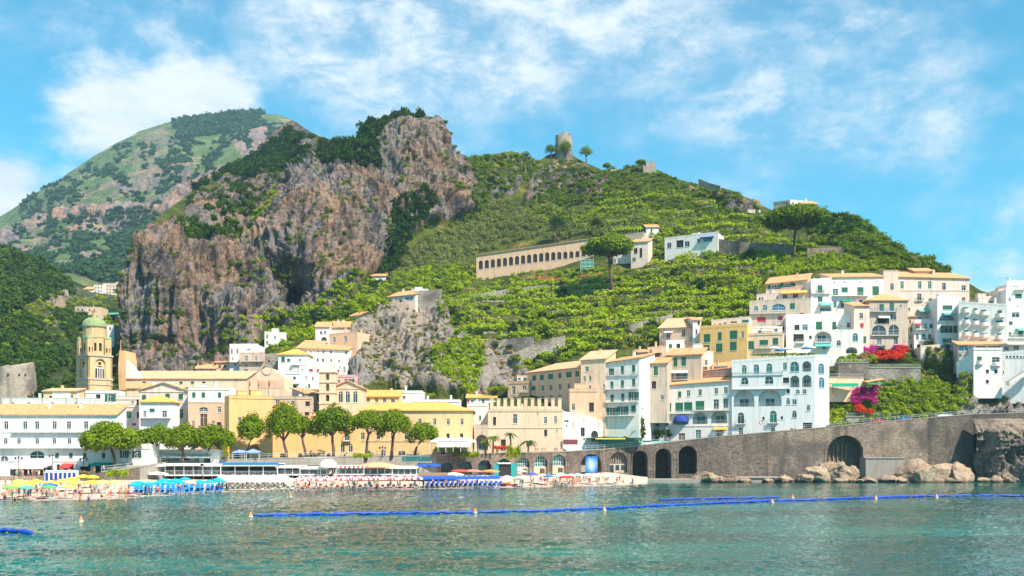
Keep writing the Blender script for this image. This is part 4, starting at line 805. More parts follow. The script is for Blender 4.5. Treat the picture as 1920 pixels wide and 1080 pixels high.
def awning(root, u0, u1, z, out, drop, mat, name='awning'):
    mb = MB(); n = max(2, int((u1 - u0) / .5)); vs = []
    for i_ in range(n + 1):
        x = u0 + (u1 - u0) * i_ / n; sag = .04 * sin(i_ * 1.7); vs += [(x, -.03, z), (x, -out, z - drop + sag), (x, -out - .02, z - drop - .28 - (.06 if i_ % 2 else 0))]
    fs = []
    for i_ in range(n): a = 3 * i_; fs += [(a, a + 1, a + 4, a + 3), (a + 1, a + 2, a + 5, a + 4)]
    mb.add(vs, fs); mb.add([(x, y, z_ - .03) for x, y, z_ in vs], [f[::-1] for f in fs])
    for x in (u0 + .05, u1 - .05): mb.tube([(x, -.05, z - .5), (x, -out + .03, z - drop - .05)], .02, 5)
    return ob(name, mb.mesh(name, mat), root)
def roof_obj(root, w, dep, zt, rise, kind, mat, over=.5, zr=None):
    mb = MB(); o_, th = over, .22; zr = zt if zr is None else zr
    x0, x1, y0, y1 = -o_, w + o_, -o_, dep + o_
    if kind == 'shed':
        vs = [(x0, y0, zt), (x1, y0, zr), (x1, y1, zr + rise), (x0, y1, zt + rise)]; top = [(0, 1, 2, 3)]; rim = [0, 1, 2, 3]
    elif kind == 'gable':
        ym = dep / 2; vs = [(x0, y0, zt), (x1, y0, zr), (x1, y1, zr), (x0, y1, zt), (x0, ym, zt + rise), (x1, ym, zr + rise)]; top = [(0, 1, 5, 4), (2, 3, 4, 5)]; rim = [0, 1, 5, 2, 3, 4]
    elif kind == 'gablex':
        xm = w / 2; vs = [(x0, y0, zt), (x1, y0, zt), (x1, y1, zt), (x0, y1, zt), (xm, y0, zt + rise), (xm, y1, zt + rise)]; top = [(0, 4, 5, 3), (1, 2, 5, 4)]; rim = [0, 4, 1, 2, 5, 3]
    elif kind == 'hip':
        ym = dep / 2; k = min(dep / 2, w * .45); vs = [(x0, y0, zt), (x1, y0, zr), (x1, y1, zr), (x0, y1, zt), (x0 + k + o_, ym, zt + rise), (x1 - k - o_, ym, zr + rise)]; top = [(0, 1, 5, 4), (1, 2, 5), (2, 3, 4, 5), (3, 0, 4)]; rim = [0, 1, 2, 3]
    else:
        vs = [(x0, y0, zt), (x1, y0, zt), (x1, y1, zt), (x0, y1, zt), (w / 2, dep / 2, zt + rise)]; top = [(0, 1, 4), (1, 2, 4), (2, 3, 4), (3, 0, 4)]; rim = [0, 1, 2, 3]
    n = len(vs); vs2 = [(x, y, z + th) for x, y, z in vs] + [(x, y, z + .005) for x, y, z in vs]
    fs = top + [tuple(i_ + n for i_ in f)[::-1] for f in top]; k = len(rim); fs += [(rim[i_], rim[i_] + n, rim[(i_ + 1) % k] + n, rim[(i_ + 1) % k]) for i_ in range(k)]
    mb.add(vs2, fs)
    if kind == 'gablex': mb.add([(0, .02, zt), (w, .02, zt), (w / 2, .02, zt + rise)], [(0, 1, 2)], 1)
    if kind == 'gable': mb.add([(.0, 0, zt), (0, dep, zt), (0, dep / 2, zt + rise)], [(0, 1, 2)], 1); mb.add([(w, 0, zr), (w, dep, zr), (w, dep / 2, zr + rise)], [(0, 2, 1)], 1)
    if kind == 'shed': mb.add([(0, 0, zt), (0, dep, zt), (0, dep, zt + rise)], [(0, 1, 2)], 1); mb.add([(w, 0, zr), (w, dep, zr), (w, dep, zr + rise)], [(0, 2, 1)], 1)
    return mb, mat
def chimney(parent, x, y, z, s=.5, h=1.2, mat='white'):
    mb = MB(); mb.box(x - s / 2, x + s / 2, y - s / 2, y + s / 2, z - .6, z + h); mb.box(x - s * .65, x + s * .65, y - s * .65, y + s * .65, z + h, z + h + .12)
    ob('chimney', mb.mesh('chimney', mat), parent)
def bld(name, label, fr, xs, yt, yb, Y, dep, wall, roof=('flat', .6), wins=(), cat='house', tile='tile', frame='paint_white', trim=True, bal=(), aw=(), sink=6.0, chim=1, group=None, courses=()):
    xL, xR = fx(fr, xs[0]), fx(fr, xs[1]); YL, YR = (Y, Y) if isinstance(Y, (int, float)) else Y
    if xR < 640 and YL < 330: dep = min(dep, 6.5)
    fa = Facade(xL, YL, xR, YR); ytl, ytr = (yt, None) if isinstance(yt, (int, float)) else yt
    pyb = fy(fr, yb); z0 = H + (CY - pyb) / F * (YL + YR) / 2
    zl = H + (CY - fy(fr, ytl)) / F * YL - z0; zr = zl if ytr is None else H + (CY - fy(fr, ytr)) / F * YR - z0
    root = thing(name, label, cat, (fa.A.x, fa.A.y, z0), fa.yaw, group)
    holes = []; units = []
    for wd in wins:
        x0, y0, x1, y1 = wd[:4]; spec = wd[4] if len(wd) > 4 else ''
        a, za = fa.at(fx(fr, x0), fy(fr, y1)); b_, zb = fa.at(fx(fr, x1), fy(fr, y0))
        zb = H + (CY - fy(fr, y0)) / F * (fa.A.y + fa.u.y * (a + b_) / 2); za = H + (CY - fy(fr, y1)) / F * (fa.A.y + fa.u.y * (a + b_) / 2)
        ww, hh = q1(b_ - a), q1(zb - za); kind = 'a' if 'a' in spec else 'o' if 'o' in spec else 'r'
        if kind == 'o': hh = ww
        u, z = (a + b_) / 2, za - z0
        holes.append((u, z, ww, hh, kind, 2.4 if 'L' in spec else 2.0 if 'V' in spec else .22, 'L' in spec or 'V' in spec)); units.append((u, z, ww, hh, spec))
    ob('wall', wall_mesh('wall', fa.w, zl, zr, dep, holes, wall, sink), root)
    for un in units: window_objs(root, *un, framemat=frame)
    ztop = max(zl, zr)
    if roof[0] == 'flat':
        ph = roof[1]
        if ph > 0:
            mb = MB(); t = .25
            if abs(zl - zr) < .05:
                mb.box(-.04, fa.w + .04, -.04, t, zl + .003, zl + ph); mb.box(-.04, t, t + .002, dep, zl + .003, zl + ph - .003); mb.box(fa.w - t, fa.w + .04, t + .002, dep, zl + .003, zl + ph - .003)
                mb.box(-.10, fa.w + .10, -.10, t + .06, zl + ph, zl + ph + .1)
            else:
                mb.add([(-.04, -.04, zl), (fa.w + .04, -.04, zr), (fa.w + .04, t, zr), (-.04, t, zl), (-.04, -.04, zl + ph), (fa.w + .04, -.04, zr + ph), (fa.w + .04, t, zr + ph), (-.04, t, zl + ph)], [(0, 1, 5, 4), (1, 2, 6, 5), (2, 3, 7, 6), (3, 0, 4, 7), (4, 5, 6, 7)])
            ob('parapet', mb.mesh('parapet', wall), root)
        if fa.w > 5 and dep > 6:
            for c in range(1 + (fa.w > 10) + (fa.w > 16)):
                x = fa.w * (.15 + .7 * rnd.random()); y = dep * (.35 + .4 * rnd.random()); k = rnd.random()
                if k < .4: chimney(root, x, y, ztop + .6, .55, .9 + .6 * rnd.random(), wall)
                elif k < .7: hw_, hh_ = 1.0 + rnd.random(), 1.3 + .8 * rnd.random(); ob('roof_hut', MB().box(x - hw_, x + hw_, y, y + 1.8, ztop, ztop + hh_).box(x - hw_ - .1, x + hw_ + .1, y - .1, y + 1.9, ztop + hh_, ztop + hh_ + .12).mesh('roof_hut', wall), root)
                elif k < .85: ob('water_tank', MB().lathe([(.45, ztop), (.5, ztop + .1), (.5, ztop + 1.0), (.3, ztop + 1.15), (0, ztop + 1.2)], 12, (x, y)).mesh('water_tank', 'rail_grey'), root)
                else: ob('antenna', MB().tube([(x, y, ztop), (x, y, ztop + 2.6)], .04, 5).tube([(x - .5, y, ztop + 2.3), (x + .5, y, ztop + 2.3)], .03, 5).tube([(x - .35, y, ztop + 2.0), (x + .35, y, ztop + 2.0)], .03, 5).mesh('antenna', 'iron'), root)
    elif roof[0] != 'none':
        kind, yr_ = roof[0], roof[1]; Ym = (YL + YR) / 2 + (dep / 2 if kind in ('gable', 'hip', 'pyr') else 0 if kind == 'gablex' else dep)
        zrg = H + (CY - fy(fr, yr_)) / F * Ym - z0; rise = max(.5, zrg - (zl + zr) / 2)
        mb, mt = roof_obj(root, fa.w, dep, zl + .003, rise, kind, tile, .45, zr + .003)
        ro = ob('roof', mb.mesh('roof', [mt, wall]), root)
        for c in range(chim):
            x = fa.w * (.22 + .55 * ((c * .618 + fa.w * .37) % 1)); chimney(ro, x, dep * .62, ztop + rise * (.55 if kind != 'shed' else .66), .6, 1.1, wall)
    if trim and fa.w > 5 and roof[0] != 'none' and abs(zl - zr) < .05:
        mb = MB(); mb.box(-.06, fa.w + .06, -.14, -.002, zl - .28, zl - .02); ob('cornice', mb.mesh('cornice', wall if roof[0] != 'flat' else wall), root)
    for cy_ in courses:
        zc = H + (CY - fy(fr, cy_)) / F * (YL + YR) / 2 - z0; mb = MB(); mb.box(-.03, fa.w + .03, -.12, -.002, zc - .1, zc + .1); ob('string_course', mb.mesh('string_course', wall), root)
    for bb in bal:
        x0, x1, yy = bb[:3]; a, za = fa.at(fx(fr, x0), fy(fr, yy)); b_, zb = fa.at(fx(fr, x1), fy(fr, yy)); balcony(root, a, b_, (za + zb) / 2 - z0, bb[3] if len(bb) > 3 else .9, wall, bb[4] if len(bb) > 4 else 'rail_grey', curved=len(bb) > 5)
    for aa in aw:
        x0, x1, yy, mt = aa[:4]; a, za = fa.at(fx(fr, x0), fy(fr, yy)); b_, zb = fa.at(fx(fr, x1), fy(fr, yy)); awning(root, a, b_, (za + zb) / 2 - z0, aa[4] if len(aa) > 4 else 1.8, aa[5] if len(aa) > 5 else .8, mt)
    INFO[root.name] = (fa, z0, ztop, dep)
    return root
def row(y0, y1, xs, w, spec=''): return [(x - w / 2, y0, x + w / 2, y1, spec) for x in xs]
# ---- waterfront, left
bld('waterfront_hotel', 'long white waterfront palazzo with orange tiled roof at the left edge', 'P', (-330, 1068), 190, 745, 245, 16, 'bluewhite', ('shed', 92), cat='hotel', chim=2,
    wins=row(245, 318, [55, 230, 340, 500, 632, 790, 955, -130, -250], 42, 'B')[:0] + row(245, 318, [55, 230, 340, 500, 632, 790, 955, -130, -250], 40) + row(398, 452, [50, 172, 340, 497, 637, -130, -250], 38) + [(272, 515, 410, 588, 'a'), (0, 562, 78, 612, 'a')]
    + row(535, 584, [525, 652, 780, 952], 34, 'G') + [(430, 655, 480, 740, 'X'), (520, 640, 552, 735, 'aX'), (590, 660, 680, 735, 'X'), (735, 640, 830, 730, 'X'), (875, 645, 950, 725, 'X'), (960, 645, 1035, 725, 'X'), (200, 665, 300, 745, 'X'), (310, 665, 420, 745, 'X'), (90, 670, 170, 745, 'X')],
    courses=(345, 500, 612), bal=((120, 1060, 342, .7, 'rail_grey'), (-200, 860, 488, 1.0, 'rail_grey')), aw=((180, 480, 640, 'cloth_cream', 4.5, .7), (575, 690, 632, 'cloth_red', 1.8, .8), (860, 1045, 625, 'cloth_green', 2.2, .4), (735, 830, 630, 'cloth_cream', 1.2, .4)))
bld('waterfront_annex', 'low white annex with open green shutters behind the leftmost pine', 'A', (735, 950), 672, 808, 243, 9, 'white', ('flat', .8), row(692, 738, [787, 866], 28, 'S') + [(770, 768, 800, 806, 'D'), (820, 770, 842, 796)], cat='building')
bld('cafe_front', 'low white cafe front with scalloped cream awning under the pines', 'A', (950, 1380), 700, 775, 252, 9, 'white', ('flat', .5), [(980, 737, 1012, 774, 'X'), (1022, 737, 1052, 774, 'X'), (1062, 740, 1130, 772), (1160, 738, 1200, 774, 'X'), (1230, 735, 1262, 774, 'D'), (1290, 735, 1330, 774, 'X')], cat='cafe', aw=((945, 1180, 712, 'cloth_cream', 2.4, .6), (1190, 1340, 716, 'cloth_white', 2.0, .5)))
bld('kiosk', 'bright yellow kiosk box beside the ochre church wall', 'A', (1372, 1428), 655, 755, 256, 4, 'yellowbright', ('flat', .3), [(1378, 728, 1422, 752, 'X')], cat='kiosk')
bld('pyramid_roof_house', 'pale blue house with ochre pyramid roof and long balcony', 'A', (890, 1086), 387, 562, 268, 12, 'bluewhite', ('pyr', 345), [(946, 425, 978, 448, 'G'), (1025, 438, 1056, 482), (905, 440, 925, 480)], tile='tile_ochre', chim=0, bal=((890, 1084, 483, 1.2),))
bld('gabled_house', 'pinkish gabled house with green shutters above the blue house', 'A', (880, 1192), 315, 565, 281, 12, 'palepink', ('gablex', 262), [(898, 340, 924, 371, 'G'), (1046, 332, 1074, 367, 'G'), (1129, 332, 1158, 370, 'G'), (1128, 430, 1160, 487, 'W'), (1130, 530, 1158, 548)], chim=1, tile='tile_pale')
bld('dormer_house', 'small white attic house with dark windows in front of the cathedral roof', 'A', (965, 1060), 262, 330, 292, 8, 'white', ('flat', .3), [(980, 288, 1009, 318, 'G'), (1014, 272, 1031, 300, 'G')])
bld('green_shutter_house', 'white upper storey with three green shutters below the flower terrace', 'A', (1190, 1450), 302, 392, 277, 12, 'white', ('flat', .5), row(323, 357, [1226, 1286, 1389], 22, 'G'), bal=())
bld('lunette_house', 'pink plaster house with half-round lunette above a tall brown window', 'A', (1192, 1402), 392, 560, 273.5, 4, 'peach', ('flat', .2), [(1258, 415, 1318, 443, 'a'), (1265, 458, 1312, 540, 'D'), (1214, 503, 1232, 543, 'D'), (1340, 503, 1358, 550, 'D'), (1372, 510, 1399, 553, 'X'), (1377, 412, 1398, 450)], trim=False)
bld('corner_house', 'narrow white house with green shuttered windows left of the blue house', 'A', (735, 890), 362, 562, 286, 12, 'palepink', ('flat', .6), [(740, 432, 777, 458, 'G'), (800, 443, 830, 487, 'G'), (866, 447, 884, 487, 'X'), (830, 378, 846, 396), (864, 366, 882, 402, 'X'), (835, 515, 860, 535), (760, 505, 785, 540)], courses=(415,))
bld('terrace_house', 'white house with dark windows at the foot of the bell tower', 'A', (540, 742), 322, 480, 301, 12, 'white', ('flat', .5), [(606, 337, 636, 363, 'X'), (682, 333, 716, 381, 'S'), (650, 400, 675, 420), (570, 385, 590, 410)])
bld('roof_terrace', 'long low white roof terrace wall behind the palazzo roof', 'A', (10, 600), 372, 425, 276, 10, 'dirtywhite', ('flat', .5), row(385, 400, [80, 180, 330, 480], 16), cat='building', trim=False)
bld('arched_ochre_house', 'ochre house with grey arch beside the bell tower foot', 'A', (275, 476), 318, 385, 304, 10, 'yellow', ('shed', 300), [(372, 330, 430, 378, 'aX'), (310, 345, 330, 368, 'X'), (445, 340, 462, 362)], tile='tile_pale', chim=1)
bld('small_gable_house', 'small white house with tiled roof above the cathedral nave', 'A', (1240, 1365), 175, 215, 372, 10, 'white', ('gable', 140), row(182, 198, [1280, 1330], 12, 'X'))
bld('small_tile_house', 'small peach house with tiled roof right of the cathedral nave', 'A', (1365, 1452), 135, 200, 374, 9, 'peach', ('shed', 118), row(150, 170, [1390, 1425], 12, 'X'))
# ---- centre
bld('ochre_church_block', 'tall plain ochre block with one small window behind the pines', 'B', (100, 376), 350, 752, (262, 266.5), 13, 'ochre', ('flat', .3), [(157, 480, 180, 503), (222, 652, 292, 705, 'aL'), (45 + 95, 700, 165, 745, 'X')], cat='building', courses=(362,))
bld('brown_block', 'weathered greige block with dark windows beside the ochre block', 'B', (376, 622), 358, 500, 281, 12, 'greige', ('flat', .3), [(393, 372, 420, 400), (489, 376, 513, 406), (582, 380, 610, 411, 'X'), (578, 446, 606, 478, 'X')], cat='building')
bld('ochre_gable_block', 'small ochre gabled block between the weathered blocks', 'B', (370, 492), 425, 560, 272, 8, 'ochre', ('gablex', 384), (), cat='building', chim=0, tile='tile_ochre')
bld('monastery_wall', 'broad ochre convent front with small arched cellar doors behind the pines', 'B', (376, 932), 478, 742, (270, 275), 14, 'ochre', ('flat', .3), [(830, 586, 861, 628, 'B'), (805, 648, 831, 702, 'a'), (856, 648, 881, 702, 'a')] + [(x - 15, 708, x + 15, 740, 'aX') for x in (437, 550, 630, 730)] + [(690, 560, 715, 600), (560, 575, 580, 605)], cat='building')
bld('long_yellow_building', 'long yellow building with ochre hipped roof behind the right pines', 'B', (928, 1638), 441, 742, 276, 14, 'yellow', ('hip', 392), row(488, 528, [1307, 1400, 1486, 1573], 20) + row(577, 622, [945, 1043, 1135, 1221], 24, '') + row(584, 622, [1485, 1571], 20, 'X') + [(970, 690, 1000, 730, 'aX'), (1170, 695, 1215, 735, 'X'), (1060, 690, 1090, 730), (1440, 690, 1470, 735, 'X'), (1540, 690, 1570, 735, 'X')], cat='building', tile='tile_ochre', courses=(632,), aw=((1420, 1630, 640, 'cloth_white', 5.0, .9),))
bld('tiled_wing', 'upper tiled wing with four dark windows behind the long yellow building', 'B', (928, 1172), 352, 440, 297, 10, 'yellow', ('shed', 312), [(966, 355, 991, 383)] + row(355, 387, [1033, 1083], 20, '') + [(1124, 360, 1148, 388)], cat='building', tile='tile_ochre')
bld('three_arch_church', 'cream church front with three tall arched windows', 'B', (770, 927), 292, 490, 284, 14, 'cream', ('gablex', 250), row(315, 387, [805, 850, 898], 28, 'a'), cat='church', tile='tile_pale', chim=0, courses=(300,))
bld('sacristy', 'brown sacristy with tiled roof left of the pale spire', 'B', (580, 668), 332, 500, (286, 289), 10, 'brownish', ('shed', 302), [(655, 340, 664, 375, 'X')], cat='building', chim=0)
bld('flat_white_house', 'flat white roof house under the grey rock face', 'B', (1165, 1322), 322, 400, 306, 10, 'white', ('flat', .4), [(1195, 345, 1215, 365)], cat='house')
bld('pale_blue_roof', 'low pale blue flat-roofed house behind the yellow roof', 'B', (1260, 1560), 378, 440, 299, 9, 'bluewhite', ('flat', .4), row(395, 412, [1330, 1430], 14), cat='house')
bld('white_gap_house', 'plain bright white house between the yellow building and the cream fort', 'C', (262, 388), 402, 640, 290, 12, 'white', ('flat', .4), [(330, 470, 345, 500)], cat='house')
bld('arched_portal', 'grey arched gateway terrace beside the yellow building', 'C', (300, 388), 548, 690, 279, 7, 'greige', ('flat', .8), [(312, 590, 386, 690, 'aLN')], cat='gateway')
bld('cottage_under_rock', 'white cottage with ochre tiled roof under the rock face', 'C', (255, 438), 360, 400, 316, 9, 'white', ('shed', 330), [(280, 370, 297, 388), (317, 364, 334, 388), (348, 362, 366, 391), (258, 368, 268, 390, 'R')], tile='tile_ochre')
fort = bld('cream_fort', 'cream fort-like building with a row of white merlons along its top', 'C', (388, 862), 437, 692, 283, 12, 'cream', ('flat', .2), [(420, 478, 439, 531, 'X'), (546, 460, 573, 520), (742, 479, 761, 521), (807, 475, 823, 517), (744, 560, 762, 600, 'X'), (820, 560, 828, 570, 'X'), (700, 450, 708, 460, 'X'), (470, 620, 500, 690, 'X')], cat='building', courses=(548,))
fa, z0, zt, dep = INFO[fort.name]
for k in range(11):
    x = fa.w * (k + .3) / 11; mb = MB(); mb.box(0, .9, 0, .6, 0, 3.0); mb.box(-.08, .98, -.08, .68, 3.0, 3.2)
    ob('merlon', shared('merlon', lambda: mb.mesh('merlon', 'cream')), fort, (x, .3, zt))
    if k < 10: ob('parapet_panel', shared(('pp', round(fa.w, 1)), lambda: MB().box(0, fa.w / 11 - 1.0, .1, .35, 0, 1.1).mesh('parapet_panel', 'cream')), fort, (x + .95, .3, zt))
bld('stained_white_house', 'stained white house with peeling plaster above the maroon sign', 'C', (862, 1112), (440, 500), 680, (284, 288.5), 7, 'dirtywhite', ('none',), [(872, 470, 899, 513), (880, 530, 890, 540, 'X'), (985, 478, 1003, 505), (1040, 565, 1085, 608, 'aX'), (975, 545, 1000, 600, 'X')], cat='house', sink=1.0)
bld('peach_annex', 'peach flat-topped annex with a dark doorway above an outside stair', 'C', (905, 1082), 312, 520, 288.5, 8, 'peach', ('flat', .5), [(917, 393, 939, 436), (1028, 388, 1058, 446, 'X')], cat='house')
bld('peach_palazzo', 'long peach palazzo with a row of dark shuttered windows under a pale roof', 'C', (636, 976), (203, 168), 392, (316, 297), 11, 'peach', ('shed', 132), [(669, 216, 692, 250, 'G'), (717, 211, 741, 246, 'G'), (768, 206, 800, 241, 'G'), (834, 200, 852, 235, 'G'), (882, 194, 916, 229, 'G'), (940, 188, 966, 224, 'G'), (664, 284, 689, 312, 'G'), (726, 279, 744, 315, ''), (777, 276, 795, 311, ''), (834, 269, 853, 305, 'D'), (891, 264, 909, 300, ''), (948, 258, 966, 294, '')] + [(x - 10, 347 - (x - 680) * .06, x + 10, 362 - (x - 680) * .06) for x in (680, 735, 787, 842, 900)], cat='palazzo', tile='tile_pale')
bld('peach_wing', 'lower peach wing left of the long peach palazzo', 'C', (513, 650), 262, 395, (317, 314), 9, 'peach', ('flat', .4), [(539, 284, 561, 336, 'D'), (604, 280, 632, 312, 'W'), (545, 348, 562, 368), (600, 347, 630, 372)], cat='house', bal=((592, 648, 322, .8),))
bld('pale_attic_house', 'small pale attic block at the left end of the peach palazzo', 'C', (572, 640), 222, 262, 322, 8, 'palepink', ('flat', .2), [(577, 231, 595, 246, 'G'), (611, 228, 634, 250, 'G')], cat='house')
bld('cream_tower_house', 'tall cream house with small arched windows and wide tiled roof', 'C', (976, 1132), (122, 112), 470, (293, 291), 14, 'cream', ('shed', 62), [(1003, 160, 1025, 192), (991, 219, 1006, 255, 'a'), (1027, 217, 1041, 251, 'a'), (990, 283, 1004, 301), (1025, 280, 1040, 300), (1115, 268, 1127, 292, 'a')], cat='house', tile='tile_pale')
bld('white_balcony_house', 'tall white five-storey house with green shutters and full-width balconies', 'C', (1131, 1348), (140, 106), 612, (291.5, 287.5), 14, 'white', ('shed', 92), [(1153, 170, 1187, 217, 'G'), (1228, 157, 1248, 208, 'G'), (1299, 147, 1319, 197, 'G'), (1162, 255, 1182, 303, 'G'), (1228, 246, 1248, 295, 'G'), (1299, 236, 1320, 286, 'G'), (1163, 336, 1184, 388, 'G'), (1230, 328, 1251, 380, 'G'), (1294, 320, 1326, 374, 'S'), (1157, 420, 1192, 470, 'S'), (1226, 412, 1259, 465, 'S'), (1294, 404, 1324, 452, 'G')], cat='house', sink=.6, bal=((1135, 1342, 214, .3), (1135, 1342, 301, .8), (1135, 1342, 384, .9), (1138, 1318, 470, 1.0)))
bld('brown_house', 'weathered brown house with tiled roof between two white houses', 'C', (1346, 1520), (147, 138), 380, (297, 295), 12, 'greige', ('shed', 104), [(1360, 170, 1386, 226, 'G'), (1437, 160, 1463, 216, 'G'), (1362, 256, 1391, 306, 'X'), (1424, 252, 1452, 300, 'X'), (1480, 340, 1500, 370)], cat='house')
# ---- right waterfront: the white hotel
hw = bld('white_hotel_wing', 'long white hotel wing with two recessed arches and a navy awning', 'D', (152, 716), (292, 250), 612, (304, 296.5), 14, 'white', ('shed', 212), [(237, 328, 258, 365, 'G')] + [(298, 322, 319, 360, 'T'), (375, 316, 396, 355, 'G'), (430, 310, 452, 348, 'T'), (503, 304, 526, 342), (605, 296, 629, 334, 'T'), (665, 290, 690, 330, 'T')]
    + [(283, 392, 333, 447, 'G'), (358, 388, 408, 444, 'G'), (414, 385, 466, 441, 'G'), (487, 377, 541, 436, 'G'), (600, 367, 634, 428), (662, 362, 692, 424)] + [(237, 398, 258, 446, 'a'), (162, 390, 176, 425), (345, 462, 441, 528, 'aL'), (467, 450, 563, 524, 'aL'), (585, 440, 688, 519, 'aL'), (235, 488, 258, 540, 'a'), (297, 489, 320, 537), (162, 455, 178, 497, 'a'), (230, 576, 258, 622, 'aX'), (377, 581, 420, 624, 'D'), (486, 560, 521, 614, 'T'), (618, 560, 660, 602, 'D')],
    cat='hotel', sink=.8, courses=(536,), bal=((280, 480, 455, .8), (482, 705, 436, .8)), aw=((600, 690, 545, 'cloth_orange', 1.2, .4),))
fa, z0, zt, dep = INFO[hw.name]
a, za = fa.at(fx('D', 345), fy('D', 500)); b_, zb = fa.at(fx('D', 441), fy('D', 462)); rr = (b_ - a) / 2
mb = MB(); prof = [(rr * cos(t), rr * .95 * sin(t)) for t in np.linspace(0, pi / 2, 8)]; mb.lathe(prof, 14, a0=pi, a1=2 * pi)
ob('dome_awning', mb.mesh('dome_awning', 'cloth_blue', True), hw, ((a + b_) / 2, -.02, zb - rr * .98 - z0))
hm = bld('white_hotel', 'big white hotel with two large arched loggias and rows of arched windows', 'D', (716, 1240), (134, 100), 592, (296, 290.5), 15, 'bluewhite', ('flat', .7), [(779, 150, 809, 207, 'aT'), (853, 145, 888, 205, 'aU'), (933, 140, 971, 200, 'aT'), (1040, 134, 1063, 181, 'T'), (1084, 128, 1141, 193, 'aT'), (1162, 125, 1218, 192, 'aL')]
    + [(774, 228, 821, 273, 'a'), (924, 220, 979, 270, 'a'), (1040, 230, 1078, 264, 'X'), (1086, 217, 1143, 291, 'aL'), (1162, 213, 1219, 290, 'aL'), (728, 309, 858, 414, 'aL'), (884, 303, 1031, 411, 'aL'), (1064, 302, 1083, 329, 'X'), (1119, 305, 1146, 331, 'aW'), (1162, 303, 1188, 330, 'aW'), (1060, 358, 1083, 400, 'aT'), (1098, 368, 1126, 400, 'T'), (1190, 400, 1211, 438, 'a'), (1097, 437, 1126, 484, 'a'), (752, 450, 794, 521, 'aBW'), (955, 440, 1001, 515, 'aBT'), (909, 477, 923, 496, 'X'), (1025, 475, 1040, 493, 'X'), (759, 548, 788, 592, 'D'), (964, 536, 989, 578, 'D'), (1167, 514, 1224, 566, 'X')],
    cat='hotel', sink=.8, bal=((716, 1080, 300, .8), (720, 1040, 212, .25)))
bld('hotel_right_wing', 'narrow right wing of the white hotel with two tall arched blue windows', 'D', (1241, 1333), (96, 96), 470, 293.5, 12, 'bluewhite', ('flat', .5), [(1263, 140, 1299, 206, 'aU'), (1267, 228, 1301, 294, 'aU')], cat='hotel')
bld('terrace_bar', 'low terrace house with dark red railing above the hotel roof', 'D', (455, 716), (200, 170), 300, (309, 303), 8, 'greige', ('shed', 140), [(520, 160, 560, 195), (575, 158, 592, 190), (600, 156, 690, 188)], cat='building', bal=((458, 714, 222, 1.6, 'paint_red'),))
bld('grey_pink_house', 'grey-pink house with two tall shuttered windows and a glazed balcony', 'D', (298, 522), (92, 84), 330, (306, 303), 12, 'greige', ('shed', 46), [(347, 104, 371, 161, 'G'), (397, 98, 425, 156, 'G'), (315, 196, 346, 243), (360, 192, 438, 240)], cat='house', bal=((300, 440, 244, .9),), aw=((330, 440, 186, 'cloth_white', 1.0, .4),))
# ---- right, upper rows
bld('orange_yellow_house', 'bright orange-yellow house with two rows of green shuttered windows', 'F', (466, 836), (652, 628), 885, (325, 319), 12, 'orangewall', ('flat', .9), [(497, 692, 548, 755, 'G'), (605, 677, 636, 741, 'G'), (699, 663, 758, 731, 'G'), (788, 670, 808, 722), (496, 778, 541, 826, 'G'), (592, 765, 642, 831, 'G'), (699, 751, 753, 820, 'G')], cat='house')
bld('yellow_extension', 'cream-yellow extension with dark green windows right of the orange-yellow house', 'F', (838, 1112), 696, 860, (320, 317), 9, 'cream', ('flat', .3), [(838 + 4, 745, 888, 811, 'G'), (930, 736, 998, 781, 'G'), (1032, 722, 1076, 776, 'G')], cat='house', bal=((896, 1032, 800, .5),))
bld('roof_cabin', 'white rooftop cabin over the cream-yellow extension', 'F', (862, 1108), 640, 700, 326, 8, 'white', ('flat', .3), [(918, 662, 948, 690, 'G'), (1044, 652, 1072, 674)], cat='house')
bld('peach_grey_house', 'peach house with pale tiled roof and white side left of the orange-yellow house', 'F', (150, 412), (650, 640), 800, (332, 328), 12, 'peach', ('shed', 572), [(204, 674, 236, 739), (326, 655, 354, 716, 'D')], cat='house', tile='tile_pale', aw=((190, 262, 668, 'cloth_white', .8, .3),), bal=((160, 400, 738, .4),))
bld('white_gable_end', 'narrow white gable end beside the orange-yellow house', 'F', (412, 468), 585, 810, 327, 12, 'white', ('shed', 562), [(432, 655, 446, 695), (432, 758, 452, 786, 'X'), (450, 592, 466, 620, 'X')], cat='house', chim=0)
bld('pink_low_house', 'low pinkish house with small strip windows behind the orange-yellow house', 'F', (556, 856), (590, 560), 660, (337, 333), 9, 'palepink', ('flat', .3), [(613, 606, 632, 618), (649, 600, 673, 614), (702, 590, 757, 606), (794, 578, 846, 602, 'G')], cat='house')
bld('lower_peach_house', 'small peach house with dark loggia at the top of the lemon slope', 'F', (60, 204), (800, 790), 880, 322, 9, 'peach', ('flat', .3), [(112, 838, 168, 874, 'X'), (70, 815, 92, 840)], cat='house')
bld('grey_arched_house', 'grey house with small arched blue windows and one wide arched window', 'F', (853, 1332), (438, 418), 680, (337, 333), 12, 'greige', ('flat', .3), [(887, 472, 919, 512, 'aU'), (954, 463, 989, 506, 'aU'), (1026, 455, 1133, 507, 'aU'), (1168, 452, 1206, 498, 'G'), (914, 558, 979, 598, 'R'), (1074, 548, 1111, 586, 'R'), (1244, 526, 1276, 566, 'R'), (1050, 622, 1126, 662, 'aX')], cat='house', bal=((858, 1140, 530, .8, 'rail_grey'),))
bld('awning_terrace_house', 'pale terrace house with a wide orange awning', 'F', (908, 1322), (386, 350), 445, (346, 341), 8, 'palepink', ('flat', .2), [(925, 406, 960, 432, 'X'), (1059, 390, 1077, 419, 'aU'), (1110, 378, 1150, 415), (1190, 374, 1232, 413)], cat='house', aw=((1098, 1305, 352, 'cloth_orange', 2.2, .9),))
